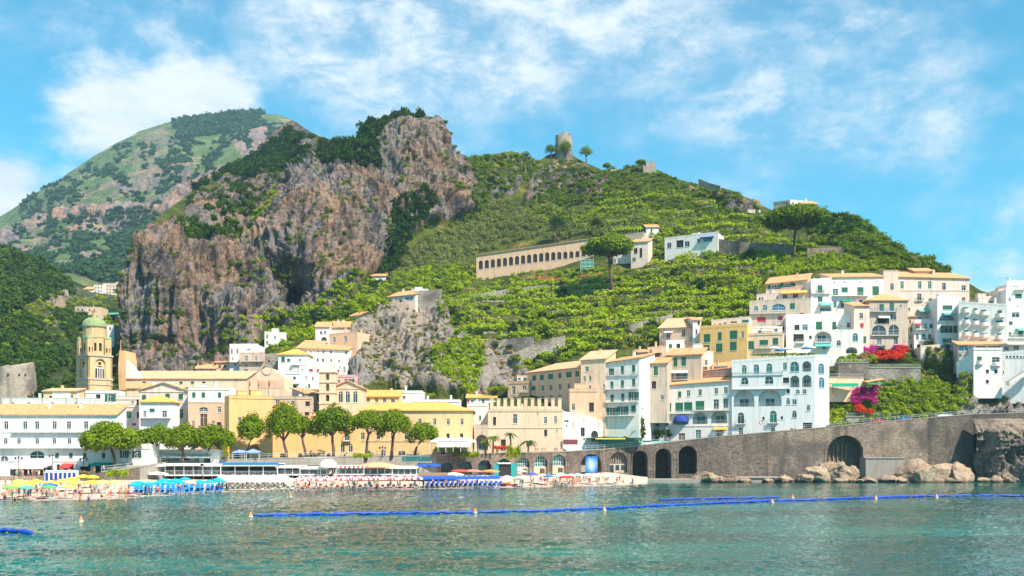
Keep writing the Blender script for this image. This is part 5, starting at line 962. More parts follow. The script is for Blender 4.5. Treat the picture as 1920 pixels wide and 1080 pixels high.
bld('top_tile_house', 'peach house with arched green shutters under a long tiled roof at the slope top', 'F', (985, 1305), (305, 270), 390, (352, 347), 9, 'peach', ('shed', 240), [(1020, 308, 1070, 343, 'aS'), (1120, 293, 1168, 328, 'aS'), (1178, 288, 1209, 321, 'X')], cat='house')
bld('narrow_white_house', 'narrow white house with a green shop awning', 'F', (1332, 1492), (275, 262), 560, 340, 9, 'white', ('flat', .5), [(1382, 312, 1421, 372, 'GB'), (1385, 396, 1422, 441), (1402, 482, 1494, 517, 'T')], cat='house', aw=((1394, 1500, 446, 'cloth_aqua', 1.8, .8),), bal=((1340, 1480, 376, .5),))
bld('round_window_house', 'white house with four round attic windows and large green shutters', 'G', (-10, 402), (252, 246), 560, 340.5, 12, 'white', ('shed', 222), [(12, 284, 25, 297, 'o'), (92, 280, 106, 294, 'o'), (217, 278, 230, 291, 'o'), (339, 274, 352, 287, 'o'), (4, 338, 48, 391, 'T'), (74, 328, 123, 366, 'G'), (196, 324, 246, 391, 'G'), (315, 318, 366, 389, 'G'), (12, 440, 34, 481, 'G'), (68, 432, 122, 482), (193, 424, 240, 470)], cat='house', bal=((0, 280, 394, 1.0),), aw=((66, 150, 424, 'cloth_green', 1.2, .4),))
bld('pink_palazzo', 'long pale pink palazzo with tall balcony windows on the skyline', 'G', (514, 1070), (248, 262), 470, 353, 13, 'palepink', ('shed', 212), row(280, 337, [545, 683, 760], 26, 'T') + [(858, 292, 886, 348), (1009, 312, 1041, 356), (664, 375, 696, 432, 'B'), (752, 413, 783, 456, 'G'), (1012, 404, 1036, 431)], cat='palazzo', courses=(352,))
bld('palazzo_left_wing', 'pink left wing with an arched window beside the long palazzo', 'G', (402, 515), 205, 420, 351, 12, 'pink', ('flat', .3), [(453, 295, 481, 346, 'a')], cat='house')
bld('rooftop_block', 'small orange-roofed block on top of the pink palazzo', 'G', (645, 792), 205, 240, 362, 6, 'peach', ('shed', 180), (), cat='building', trim=False, chim=0)
th = bld('hip_roof_house', 'tall grey house under an orange hipped roof with two big arched windows', 'G', (290, 592), (432, 432), 850, 327, 12, 'greige', ('hip', 384), [(369, 455, 404, 512, 'G'), (448, 450, 483, 511, 'G'), (528, 462, 541, 482), (356, 560, 445, 612, 'X'), (455, 535, 501, 581), (309, 620, 421, 700, 'a'), (440, 616, 521, 696, 'a'), (349, 725, 384, 776, 'U'), (482, 716, 513, 771), (333, 796, 426, 850, 'aLN'), (449, 792, 521, 846, 'aLN')], cat='house', aw=((356, 445, 548, 'cloth_white', 1.0, .5),), bal=((298, 502, 516, 1.0, 'band_blue'), (305, 524, 702, .6), (318, 420, 780, .5)))
bld('tile_cap_house', 'narrow white house with orange roof and an arched white window', 'G', (172, 292), 474, 850, 325.5, 10, 'palepink', ('shed', 448), [(214, 525, 241, 572, 'D'), (217, 606, 246, 642, 'R'), (164 + 14, 686, 206, 751, 'aT'), (234, 708, 266, 762, 'G')], cat='house')
bld('balcony_terrace_house', 'white terrace house with an arched loggia and a green awning', 'F', (1140, 1740), (672, 664), 870, (324, 322), 10, 'white', ('flat', .4), [(1195, 692, 1276, 748, 'X'), (1318, 705, 1338, 728, 'X'), (1360, 672, 1492, 752, 'aL'), (1530, 738, 1564, 782, 'a'), (1420, 788, 1450, 812), (1604, 792, 1694, 842, 'aLN'), (1655, 684, 1698, 748, 'aT')], cat='house', aw=((1358, 1497, 772, 'cloth_aqua', 1.4, .4),), bal=((1215, 1280, 760, .7), (1360, 1492, 754, .5)))
bld('blue_top_house', 'white house with pale blue cornice and dark balcony doors above the arched loggia', 'F', (1140, 1690), (560, 545), 690, (331, 329), 9, 'white', ('flat', .8), [(1203, 620, 1242, 672, 'X'), (1264, 615, 1306, 666, 'U'), (1370, 595, 1419, 657, 'G'), (1498, 595, 1528, 661, 'G'), (1610, 600, 1650, 640)], cat='house', bal=((1145, 1530, 664, .9, 'iron'),))
bld('jumble_house', 'pale jumbled house with an aqua awning between the taller houses', 'G', (574, 822), (470, 462), 850, 330, 10, 'palepink', ('flat', .5), [(584, 485, 608, 511, 'U'), (752, 540, 784, 562, 'G'), (676, 560, 700, 600, 'W'), (690, 715, 718, 754, 'G'), (775, 730, 798, 754, 'G'), (770, 640, 795, 668, 'W'), (725, 790, 752, 850, 'X'), (615, 612, 655, 640, 'X')], cat='house', aw=((662, 816, 498, 'cloth_aqua', 2.2, .7), (606, 664, 596, 'cloth_orange', 1.4, .5)), bal=((640, 760, 664, .9), (745, 820, 585, .8)))
bld('rose_wall_house', 'plain rosy retaining house with tiny windows below the jumbled house', 'G', (690, 842), (792, 780), 905, 321, 5, 'palepink', ('flat', .4), [(728, 805, 752, 850, 'X'), (770, 800, 786, 822), (800, 830, 815, 850, 'X')], cat='house')
bld('white_stair_house', 'bright white narrow house below the orange-yellow house', 'F', (416, 572), (815, 835), 960, (312, 311), 7, 'white', ('flat', .3), [(505, 892, 526, 932, ''), (450, 870, 466, 895, 'G')], cat='house')
bld('stacked_terrace_house', 'small stacked white house with balconies below the aqua awning', 'G', (640, 800), (596, 590), 850, 326.5, 5, 'white', ('flat', .7), [(655, 612, 685, 650, 'G'), (712, 608, 740, 650, 'U'), (760, 612, 785, 645, 'G'), (652, 690, 676, 735), (700, 690, 728, 736, 'G'), (750, 692, 772, 732, 'R'), (660, 770, 690, 815, 'aX'), (725, 765, 752, 830, 'D')], cat='house', bal=((645, 745, 654, .9), (690, 795, 740, .8)), aw=((648, 690, 606, 'cloth_red', .9, .4),))
bld('lean_to_house', 'narrow peach lean-to house beside the grey hipped house', 'G', (592, 642), (560, 556), 850, 328, 5, 'peach', ('shed', 540), [(600, 580, 615, 610), (610, 640, 628, 672, 'G'), (602, 700, 620, 735), (608, 770, 628, 800, 'X')], cat='house', chim=1)
bld('pale_corner_house', 'pale blue corner house with aqua awning and half-round window', 'G', (820, 988), (410, 420), 830, 323, 12, 'bluewhite', ('flat', .5), [(862, 468, 936, 501, 'G'), (838, 545, 957, 587, 'aU'), (877, 625, 941, 682, 'S'), (879, 725, 912, 758, 'S')], cat='house', aw=((858, 952, 524, 'cloth_aqua', 1.6, .5),))
wins_ = [(1015, 480, 1060, 512, 'G'), (1100, 490, 1131, 524, 'G'), (1160, 502, 1201, 534, 'G'), (1288, 505, 1322, 556, 'S')[:4] + ('G',), (1028, 562, 1059, 600, 'G'), (1098, 574, 1131, 608, 'G'), (1159, 586, 1206, 618, ''), (1275, 586, 1333, 622, 'G'), (1026, 660, 1058, 694, 'G'), (1096, 670, 1129, 704, 'G'), (1157, 682, 1209, 714, ''), (1285, 684, 1319, 722, 'G')]
bld('scalloped_balcony_hotel', 'white hotel with three tiers of rounded white balconies', 'G', (988, 1366), (448, 470), 762, (318, 314), 12, 'white', ('flat', .5), wins_, cat='hotel', bal=[(x0 - 14, x1 + 14, y, 1.0, 'white', 1) for x0, x1, y in ((1015, 1060, 520), (1100, 1131, 532), (1155, 1210, 542), (1280, 1330, 556), (1026, 1060, 606), (1096, 1132, 614), (1155, 1210, 624), (1272, 1335, 628), (1025, 1060, 700), (1095, 1130, 708), (1155, 1212, 716), (1280, 1322, 724))])
bld('orange_roof_restaurant', 'glazed restaurant under a long orange tiled roof on the right', 'G', (986, 1326), 778, 830, (312, 310), 7, 'greige', ('shed', 744), [(988, 782, 1026, 826, 'U'), (1030, 782, 1104, 822, 'U'), (1120, 785, 1200, 812, 'X'), (1215, 785, 1310, 810, 'X')], cat='restaurant', chim=0)
bld('lilac_roof_house', 'small pale house with lilac roof terrace on the right skyline', 'G', (1140, 1356), (412, 408), 500, 333, 9, 'palepink', ('flat', .6), [(1218, 437, 1254, 476, 'G')], cat='house')
bld('stepped_white_house', 'stacked white house with railing terraces at the right edge skyline', 'G', (1356, 1700), (340, 330), 520, 327, 10, 'white', ('flat', .6), [(1426, 378, 1479, 414, 'G'), (1375, 405, 1392, 435), (1540, 380, 1580, 420, 'G'), (1620, 380, 1660, 420, 'G'), (1440, 462, 1466, 478)], cat='house', bal=((1420, 1500, 345, 1.0),))
bld('stepped_white_attic', 'small white attic house with blue awning at the far right skyline', 'G', (1296, 1370), 350, 470, 331, 7, 'palepink', ('flat', .4), [(1302, 358, 1318, 378, 'X'), (1340, 365, 1360, 390, 'U')], cat='house')
bld('far_right_attic', 'topmost white house with roof railing at the right edge', 'G', (1362, 1640), (300, 292), 360, 333, 8, 'white', ('flat', .9), [(1408, 318, 1455, 345, 'X'), (1378, 318, 1392, 345), (1470, 310, 1492, 335)], cat='house')
bld('white_side_house', 'white house with one green window and glass balcony at the right edge', 'G', (1366, 1700), (505, 500), 650, 320, 9, 'white', ('flat', .5), [(1376, 590, 1407, 622, 'G'), (1400, 520, 1460, 560, ''), (1540, 540, 1580, 590, 'G')], cat='house', bal=((1440, 1700, 625, 1.2),))
bld('terrace_floor_house', 'white terraced storey with green awning at the right edge', 'G', (1318, 1700), (650, 645), 770, 316, 9, 'white', ('flat', .8), [(1374, 677, 1398, 713, 'G'), (1450, 666, 1487, 706, 'G'), (1560, 665, 1600, 710, 'G')], cat='house', aw=((1430, 1690, 645, 'cloth_aqua', 2.0, .6),), bal=((1320, 1700, 722, 1.4, 'white'),))
bld('awning_dining_terrace', 'white dining terrace under a cream awning at the right edge', 'G', (1328, 1700), 760, 840, 313, 8, 'white', ('flat', .3), [(1340, 785, 1379, 818), (1414, 780, 1456, 814), (1500, 780, 1550, 814)], cat='restaurant', aw=((1330, 1700, 758, 'cloth_cream', 3.0, .5),))
bld('white_cliff_house', 'plain white cliff house with two balconies above the grey rock', 'E', (1166, 1346), 48, 312, 308, 12, 'white', ('flat', .3), [(1187, 96, 1218, 142, 'G'), (1282, 100, 1331, 148, ''), (1244, 178, 1263, 201, 'X'), (1297, 179, 1318, 203, 'X'), (1243, 243, 1263, 266, 'X')], cat='house', sink=2.2, bal=[(1180, 1226, 144, .9, 'white', 1), (1278, 1336, 152, .9, 'white', 1)])
bld('white_buttress_wall', 'white sloping buttress wall left of the plain cliff house', 'E', (1058, 1166), (130, 62), 205, (312, 309), 6, 'bluewhite', ('none',), [(1070, 18 + 60, 1090, 100, 'U')], cat='wall', sink=1.0)
bld('white_terrace_wall', 'tall blank pale terrace wall with small arches at the right edge', 'E', (1346, 1640), (84, 60), 262, (311, 307), 9, 'bluewhite', ('flat', .8), [(1348 + k * 22, 92, 1362 + k * 22, 104, 'aX') for k in range(1, 8)] + [(1350, 188, 1358, 205, 'X')], cat='wall')
# ---- houses climbing the slope in the centre
bld('white_modern_house', 'white modern house with balconies below the great cliff', 'L', (196, 384), (492, 490), 650, 363, 10, 'greige', ('flat', .4), [(234, 510, 259, 549, 'U'), (312, 511, 328, 546), (234, 570, 258, 592), (314, 555, 331, 582), (230, 608, 258, 628)], bal=((210, 380, 550, 1.0),))
bld('white_modern_block', 'upper white block with roof terrace left below the great cliff', 'L', (122, 336), (428, 426), 650, 367, 10, 'white', ('flat', .4), [(131, 455, 144, 492), (171, 455, 185, 492), (252, 456, 278, 466), (140, 520, 150, 540), (155, 560, 170, 585)], bal=((124, 194, 555, 1.2),))
bld('upper_white_cube', 'small white cube house above the others below the cliff', 'L', (384, 545), (334, 342), 440, 390, 10, 'white', ('flat', .4), [(395, 350, 411, 376), (395, 398, 411, 421), (455, 360, 470, 380)])
bld('roofed_white_house', 'white house with tiled roof and dark arch high on the slope', 'L', (766, 868), 295, 425, 373, 10, 'white', ('gable', 258), [(797, 325, 818, 347), (828, 322, 845, 345), (808, 366, 851, 412, 'aLN')])
bld('white_back_house', 'plain white house with lean-to roof beside the tall peach house', 'L', (868, 1064), (300, 296), 400, 378, 10, 'palepink', ('shed', 250), [(985, 310, 1002, 330)], chim=2)
bld('tall_peach_house', 'tall peach house with two slim windows on the edge of the rock', 'L', (868, 1082), (352, 330), 500, (366, 362), 10, 'peach', ('flat', .3), [(897, 368, 916, 409, 'T'), (979, 362, 1001, 403, 'U')])
bld('big_white_house', 'big white house with many small green shutters in the slope cluster', 'L', (630, 1012), (452, 470), 590, (361, 359), 10, 'white', ('shed', 402), [(685, 465, 697, 485), (726, 455, 739, 482), (776, 446, 791, 479, 'G'), (819, 450, 834, 486, 'G'), (874, 455, 889, 491), (726, 530, 739, 552), (776, 527, 788, 554, 'G'), (814, 530, 829, 552, 'G'), (876, 535, 889, 561), (935, 540, 951, 562), (989, 470, 1003, 496, 'G'), (985, 545, 998, 565)])
bld('hip_white_house', 'white house with orange hipped roof left in the slope cluster', 'L', (486, 706), 502, 620, 352, 10, 'white', ('hip', 462), [(509, 515, 536, 556, 'G'), (552, 530, 578, 553, 'G'), (640, 530, 655, 550)], bal=((590, 700, 575, 1.0),), tile='tile_ochre')
bld('red_shutter_house', 'white house with small red shutters behind the pale spire', 'L', (645, 960), (588, 606), 820, 345, 11, 'white', ('flat', .3), [(659, 592, 676, 613, 'R'), (719, 603, 746, 627, 'R'), (774, 608, 796, 632, 'R'), (886, 610, 903, 634, 'R'), (930, 614, 944, 637, 'R'), (645 + 3, 666, 657, 686), (689, 660, 701, 681), (740, 665, 751, 690), (711, 718, 726, 751, 'G'), (690, 735, 700, 760)])
bld('low_white_house', 'low white house with terrace left of the red shutters', 'L', (528, 648), 640, 780, 341, 9, 'white', ('flat', .5), [(536, 668, 556, 687, 'X'), (599, 665, 618, 684, 'X'), (560, 730, 620, 760, 'X')], bal=((540, 645, 715, 1.0),))
bld('garden_wall_house', 'low grey stone house between the white modern house and the hipped roof', 'L', (388, 488), (505, 498), 610, 357, 7, 'drystone', ('flat', .4), [(410, 540, 424, 562, 'X'), (450, 545, 466, 566)])
bld('lower_white_block', 'white block with shaded balcony under the big white slope house', 'L', (880, 1004), (566, 572), 665, 351, 7, 'white', ('flat', .5), [(895, 585, 912, 605, 'G'), (940, 585, 955, 606), (975, 590, 988, 610, 'G'), (900, 630, 918, 652)], bal=((890, 996, 612, .8),))
bld('laundry_terrace_house', 'small white terrace house above the grey-pink house', 'F', (205, 345), (752, 748), 815, 326, 6, 'white', ('flat', .5), [(225, 770, 250, 800, 'G'), (285, 768, 312, 800, 'X')])
bld('slope_foot_house', 'little peach house at the foot of the lemon terraces', 'F', (-10, 66), (838, 832), 885, 319, 6, 'peach', ('shed', 815), [(10, 850, 25, 870), (40, 848, 54, 870, 'G')])
bld('rosy_house', 'small rosy house with an arched window right of the pale spire', 'L', (905, 1056), 660, 760, 331, 9, 'rosy', ('flat', .3), [(1004, 680, 1041, 722, 'aS'), (930, 690, 950, 715)])
bld('slope_pink_house', 'pale pink house with green arched door high on the slope', 'L', (1030, 1272), (214, 186), 260, (388, 384), 9, 'palepink', ('shed', 154), [(1110, 206, 1138, 241, 'aG'), (1180, 195, 1200, 215)])
bld('slope_ruin', 'small roofless stone house with two openings above the rock', 'L', (1270, 1386), 205, 285, 374, 7, 'drystone', ('none',), [(1284, 232, 1306, 275, 'X'), (1338, 215, 1364, 262, 'aX')])
bld('upper_pink_house', 'pink house with lean-to roof at the top of the bright bushes', 'L', (1312, 1514), (72, 50), 142, (402, 398), 9, 'palepink', ('shed', 22), [(1395, 88, 1420, 108, 'aX'), (1440, 60, 1500, 90, 'T')], chim=2)
bld('upper_white_house', 'white block with flat roof beside the upper pink house', 'L', (1508, 1612), 14, 95, 404, 8, 'white', ('flat', .3), [(1540, 35, 1555, 60)])
bld('slope_shed', 'little white shed among the trees below the old monastery', 'Z', (697, 722), 518, 534, 428, 7, 'white', ('shed', 514), (), chim=0)
# ---- landmark structures
def facet_ring(parent, name, n, r, z0, z1, hole, mat, c=(0, 0), a0=0.0, core='room_shade'):
    """a drum of n flat facets, each with an arched opening (w, h, z)"""
    mb = MB(); side = 2 * r * math.tan(pi / n)
    for i_ in range(n):
        a = a0 + 2 * pi * i_ / n; nx, ny = cos(a), sin(a); tx, ty = -ny, nx
        def pt(u, d, z): return (c[0] + nx * (r - d) + tx * u, c[1] + ny * (r - d) + ty * u, z)
        w, h_, zz = hole; rise = w / 2; pts = [(x, zz + z) for x, z in arc_pts(w, h_, 8)]
        mb.add([pt(-side / 2, 0, z0), pt(side / 2, 0, z0), pt(side / 2, 0, zz), pt(-side / 2, 0, zz)], [(0, 1, 2, 3)]); mb.add([pt(-side / 2, 0, zz + h_), pt(side / 2, 0, zz + h_), pt(side / 2, 0, z1), pt(-side / 2, 0, z1)], [(0, 1, 2, 3)])
        for s in (-1, 1): mb.add([pt(s * side / 2, 0, zz), pt(s * w / 2, 0, zz), pt(s * w / 2, 0, zz + h_), pt(s * side / 2, 0, zz + h_)], [(0, 1, 2, 3)])
        for cn, seq in (((-w / 2, zz + h_), [p for p in pts[1:] if p[0] <= 1e-6]), ((w / 2, zz + h_), [p for p in pts[:-1] if p[0] >= -1e-6])):
            for p, q in zip(seq[:-1], seq[1:]): mb.add([pt(cn[0], 0, cn[1]), pt(p[0], 0, p[1]), pt(q[0], 0, q[1])], [(0, 1, 2)])
        m2 = len(pts); mb.add([pt(x, 0, z) for x, z in pts] + [pt(x, .35, z) for x, z in pts], [(k, k + m2, (k + 1) % m2 + m2, (k + 1) % m2) for k in range(m2)])
    o = ob(name, mb.mesh(name, mat), parent)
    ob('shade_core', MB().lathe([(r - .36, z0), (r - .36, z1)], n, c).mesh('shade_core', core), o); return o  # dark core painted as the shade seen through the arches
YT = 330.0; k_ = lambda y: H + (CY - fy('Q', y)) / F * YT
cn = P(fx('Q', 245), 700, YT); ph = radians(48.2); s_ = 7.9
t = thing('bell_tower', 'ochre cathedral bell tower with green tiled dome and corner turrets', 'bell tower', (cn.x, cn.y, k_(985)), ph)
zS = k_(565) - k_(985); zB = k_(865) - k_(985); zC = k_(812) - k_(985)
for i_, (x, y, a) in enumerate(((0, 0, 0), (s_, 0, pi / 2), (s_, s_, pi), (0, s_, -pi / 2))):
    ww, wz, wh = 3.3, zC + .25, 6.2
    f_ = ob('wall', wall_mesh('wall', s_, zS, zS, .62, [(s_ / 2, wz, ww, wh, 'a', .5, True)], 'towerstone', 8, back=False), t, (x, y, 0), a)
    w_ = ob('window', MB().prism([(s_ / 2 + px_, wz + pz_) for px_, pz_ in arc_pts(ww - .5, 4.0)], .42, .47).mesh('window', 'room_shade'), f_)
    mb = MB()
    for cxx in (-.72, 0.0, .72): mb.tube([(s_ / 2 + cxx * 1.0 - .0, .36, wz), (s_ / 2 + cxx, .36, wz + 3.2)], .13, 6)
    mb.box(s_ / 2 - 1.45, s_ / 2 + 1.45, .3, .42, wz + 3.2, wz + 3.5); ob('column', mb.mesh('column', 'white'), w_)
    ob('oculus', MB().prism([(s_ / 2 + x_, wz + 4.3 + z_) for x_, z_ in round_pts(1.0)], .40, .49).mesh('oculus', 'room_shade'), f_)
    mb = MB(); ring(mb, [(s_ / 2 + x_ * 1.12, wz + z_ * 1.04 - .02) for x_, z_ in arc_pts(ww, wh)], .22, -.08, .02); ob('arch_moulding', mb.mesh('arch_moulding', 'brownish'), f_)
mb = MB()
for z_, o_ in ((zC, .22), (zB, .2), (zS - .2, .3), (zS, .18)): mb.box(-o_, s_ + o_, -o_, s_ + o_, z_ - .16, z_ + (.42 if z_ == zC else .12))
ob('cornice', mb.mesh('cornice', 'brownish'), t)
c2 = (s_ / 2, s_ / 2); zt = zS + .15; zd = k_(262) - k_(985); zm = k_(380) - k_(985)
d_ = facet_ring(t, 'drum', 12, 3.35, zt, zd, (1.0, 2.6, zt + 1.2), 'majolica', c2, .1)
mb = MB(); mb.lathe([(3.5, zm - .1), (3.6, zm), (3.5, zm + .1)], 20, c2); mb.lathe([(3.4, zd - .35), (3.75, zd - .2), (3.8, zd), (3.4, zd + .02)], 24, c2); ob('drum_band', mb.mesh('drum_band', 'brownish'), d_)
zl_ = k_(165) - k_(985); prof = [(3.75 * cos(a), zd + .02 + (zl_ - zd) * sin(a) ** .9) for a in np.linspace(0, pi / 2 * .93, 9)]
dm = ob('dome', MB().lathe(prof, 24, c2).mesh('dome', 'tile_green', True), t)
zz = k_(100) - k_(985); mb = MB(); mb.lathe([(.65, zl_ - .5), (.62, zz - .25), (.8, zz - .25), (.8, zz), (0, zz + .1)], 10, c2); ob('lantern', mb.mesh('lantern', 'majolica'), dm)
for x, y in ((1.1, 1.1), (s_ - 1.1, 1.1), (s_ - 1.1, s_ - 1.1), (1.1, s_ - 1.1)):
    zt2 = k_(395) - k_(985); tr = facet_ring(t, 'turret', 8, 1.2, zt, zt2, (.42, 1.5, zt + .8), 'majolica', (x, y), .2)
    ob('turret_cap', MB().lathe([(1.35, zt2), (1.3, zt2 + .2), (.95, zt2 + .75), (.4, zt2 + 1.05), (0, zt2 + 1.15)], 12, (x, y)).mesh('turret_cap', 'tile_green', True), tr)
# cathedral: long tiled nave, aisle and the back of the high facade
nv = bld('cathedral_nave', 'long cathedral nave with pale orange tiled roof below the cliff', 'A', (800, 1556), 238, 312, 346, 14, 'cream', ('shed', 190), [(x - 11, 256, x + 11, 269, 'X') for x in (912, 1070, 1145, 1217, 1290, 1362)], cat='church', tile='tile_pale', chim=0)
fa, z0, zt, dep = INFO[nv.name]
def on(fa, fr, x, y, z0): u, z = fa.at(fx(fr, x), fy(fr, y)); return (u, z - z0)
mb = MB(); mb.prism([on(fa, 'A', x, y, z0) for x, y in ((800, 240), (800, 118), (818, 128), (850, 165), (880, 200), (905, 240))], -.3, 1.0); ob('gable_wall', mb.mesh('gable_wall', 'white'), nv)
mb = MB(); mb.prism([on(fa, 'A', x, y, z0) for x, y in ((757, 310), (752, 150), (760, 60), (788, 58), (797, 120), (800, 310))], -.6, 10); ob('facade_back', mb.mesh('facade_back', 'towerstone'), nv)
mb = MB(); p0 = on(fa, 'A', 760, 58, z0); mb.tube([(p0[0], .5, p0[1]), (p0[0], .5, p0[1] + 3.4)], .12, 6); ob('pinnacle', mb.mesh('pinnacle', 'towerstone'), nv)
bld('cathedral_aisle', 'lower tiled aisle roof at the left end of the cathedral', 'A', (800, 1010), 300, 330, 340, 5, 'cream', ('shed', 268), (), cat='church', tile='tile', chim=0)
# church front with curved gable and clock
fa = Facade(fx('B', 225), 296, fx('B', 562), 296); z0 = H + (CY - fy('B', 360)) / F * 296
t = thing('clock_gable_church', 'cream church front with a curved gable and round clock ring', 'church', (fa.A.x, fa.A.y, z0), fa.yaw)
pts = [(225, 360), (225, 262), (240, 236), (262, 212), (285, 196), (305, 182), (322, 168), (340, 163), (360, 168), (378, 182), (400, 196), (432, 214), (446, 232), (448, 268), (450, 296), (500, 322), (560, 346), (560, 360)]
mb = MB(); mb.prism([on(fa, 'B', x, y, z0) for x, y in pts], 0, 12); mb.v = [(x, y, z if z > .1 else -6) for x, y, z in mb.v]; ob('facade', mb.mesh('facade', 'cream'), t)
u, z = on(fa, 'B', 340, 180, z0); mb = MB(); ring(mb, [(u + x, z - 1.5 + zz_) for x, zz_ in round_pts(3.0, 20)], .35, -.15, .0); ob('clock_ring', mb.mesh('clock_ring', 'brownish'), t)
for k in range(8):
    u, z = on(fa, 'B', 296 + k * 18, 300, z0); ob('niche', shared('niche', lambda: MB().prism(arc_pts(.9, 2.4), -.05, .02).mesh('niche', 'peach')), t, (u, 0, z))
for k, (x, c) in enumerate(((226, (.7, .1, .05)), (283, (.75, .2, .1)), (350, (.6, .05, .05)))):
    b0 = P(fx('B', x), fy('B', 320), 272); b1 = P(fx('B', x), fy('B', 245), 272)
    t = thing('flagpole', ('leftmost', 'middle', 'rightmost')[k] + ' flagpole with a furled red flag in front of the clock church', 'flagpole', tuple(b0))
    hh = b1.z - b0.z; ob('pole', MB().tube([(0, 0, -6), (0, 0, hh)], .06, 6).mesh('pole', 'iron'), t)
    f_ = ob('flag', MB().tube([(.1, 0, hh - .2), (.18, 0, hh * .7), (.22, .05, hh * .45)], [.1, .28, .05], 6).mesh('flag', 'obj_cloth'), t); f_.color = (*c, 1)
# slim pale bell tower with a pyramid spire
fa = Facade(fx('B', 670), 282, fx('B', 770), 282); z0 = H + (CY - fy('B', 500)) / F * 282; t = thing('spire_tower', 'slim cream bell tower with pyramid spire and three stacked arches', 'bell tower', (fa.A.x, fa.A.y, z0), fa.yaw)
zt = H + (CY - fy('B', 196)) / F * 282 - z0; hl = []
for y0, y1 in ((205, 244), (268, 314), (338, 378)):
    u0, a = on(fa, 'B', 712, y1, z0); u1, b_ = on(fa, 'B', 734, y0, z0); hl.append(((u0 + u1) / 2, a, u1 - u0, b_ - a, 'a', 1.4, True))
ob('wall', wall_mesh('wall', fa.w, zt, zt, fa.w, hl, 'cream', 8), t)
for y in (258, 325, 392):
    z = on(fa, 'B', 700, y, z0)[1]; ob('string_course', MB().box(-.2, fa.w + .2, -.2, fa.w + .2, z - .15, z + .15).mesh('string_course', 'cream'), t)
za = H + (CY - fy('B', 112)) / F * (282 + fa.w / 2) - z0; ob('spire', MB().add([(-.3, -.3, zt), (fa.w + .3, -.3, zt), (fa.w + .3, fa.w + .3, zt), (-.3, fa.w + .3, zt), (fa.w / 2, fa.w / 2, za)], [(0, 1, 4), (1, 2, 4), (2, 3, 4), (3, 0, 4), (0, 3, 2, 1)]).mesh('spire', 'cream'), t)
u, z = hl[2][0], hl[2][1]; ob('bell', MB().lathe([(.55, z + .5), (.45, z + .9), (.3, z + 1.4), (.1, z + 1.6)], 10, (u, .7)).mesh('bell', 'iron'), t)
# ruined bastion at the left edge
t_ = P(fx('A', 15), fy('A', 345), 362); mb = MB(); R_ = 8.6; prof = []
hb = (345 - 150) * FR['A'][2] / F * 362
for i_ in range(41):
    a = pi + pi * i_ / 40 * 1.0
    prof.append(a)
vs = []; rows_ = 9
for j in range(rows_):
    for i_, a in enumerate(prof):
        f_ = j / (rows_ - 1); rr = R_ * (1.12 - .14 * f_); top = hb * (.96 + .06 * sin(i_ * .9) + (.12 if i_ > 33 else 0) - (.1 if i_ < 6 else 0)); n_ = .35 * float(vnoise(np.array([i_ * .5, j * .6, 2.])))
        vs.append((cos(a) * (rr + n_), sin(a) * (rr * .7 + n_), -8 + (top + 8) * f_))
k = len(prof); mb.add(vs, [(j * k + i_, j * k + i_ + 1, (j + 1) * k + i_ + 1, (j + 1) * k + i_) for j in range(rows_ - 1) for i_ in range(k - 1)])
mb.add([vs[(rows_ - 1) * k + i_] for i_ in range(k)], [tuple(range(k))])
t = thing('ruined_bastion', 'round ruined stone bastion at the left edge behind the palazzo', 'ruin', (t_.x, t_.y + 6, t_.z)); ob('wall', mb.mesh('wall', 'ruin'), t)
for x, y, s in ((2, -6.2, .5), (5.2, -5.0, .4), (6.8, -3.9, .5)): ob('loophole', MB().box(x - s / 2, x + s / 2, y - .1, y + .4, hb * .7 - s, hb * .7 + s * .6).mesh('loophole', 'room_shade'), t)
# old monastery with its arcade
cv = bld('old_monastery', 'long beige monastery wing with a row of dark arches on the hillside', 'I', (946, 1690), (850, 742), 955, (452, 438), 14, 'peach', ('shed', 832), [(970 + 32.2 * k - 11, 878 - 4.1 * k, 970 + 32.2 * k + 11, 922 - 3.9 * k, 'aX') for k in range(22)], cat='monastery', tile='tile_pale', chim=0, sink=8)
bld('monastery_end_house', 'pinkish end house with small arches right of the monastery', 'J', (425, 525), (662, 650), 765, (430, 428), 12, 'palepink', ('flat', .3), [(425, 697, 440, 720, 'U'), (447, 692, 462, 715, 'U'), (418, 742, 438, 765, 'aX'), (446, 735, 466, 760, 'aX')])
bld('monastery_gate_house', 'white and pink gate house right of the monastery', 'J', (520, 612), (612, 605), 715, (424, 422), 10, 'palepink', ('shed', 592), [(535, 640, 555, 670, 'X'), (565, 640, 580, 690, 'X'), (520 + 6, 690, 545, 712)])
bld('monastery_upper_wall', 'long beige upper terrace wall behind the monastery', 'J', (300, 590), (600, 556), 640, (452, 440), 5, 'greige', ('flat', .3), (), cat='building', trim=False)
bld('hillside_white_house', 'long white house with dark doorway on the upper hillside', 'J', (700, 985), (592, 558), 668, (424, 415), 9, 'white', ('flat', .5), [(762, 598, 800, 636, 'X'), (806, 603, 832, 632), (700 + 12, 612, 735, 640), (870, 590, 892, 612, 'T'), (905, 585, 955, 606, 'U')], aw=((890, 965, 578, 'cloth_blue', 1.2, .4),))
bld('small_slope_house', 'little white house above the monastery roof', 'J', (602, 668), 530, 566, 452, 7, 'white', ('shed', 516), [(625, 540, 635, 552, 'X')], chim=0)
bld('hilltop_grey_house', 'grey stone house on the hilltop beside the big stone pine', 'J', (1280, 1372), (400, 388), 455, (462, 458), 10, 'brownish', ('flat', .3), [(1306, 425, 1324, 450, 'X'), (1345, 400, 1352, 430, 'X')])
bld('hilltop_white_house', 'white flat house on the hilltop skyline beside the stone pine', 'J', (1368, 1438), (382, 390), 450, 456, 9, 'white', ('flat', .2), [(1380, 395, 1388, 410, 'X')])
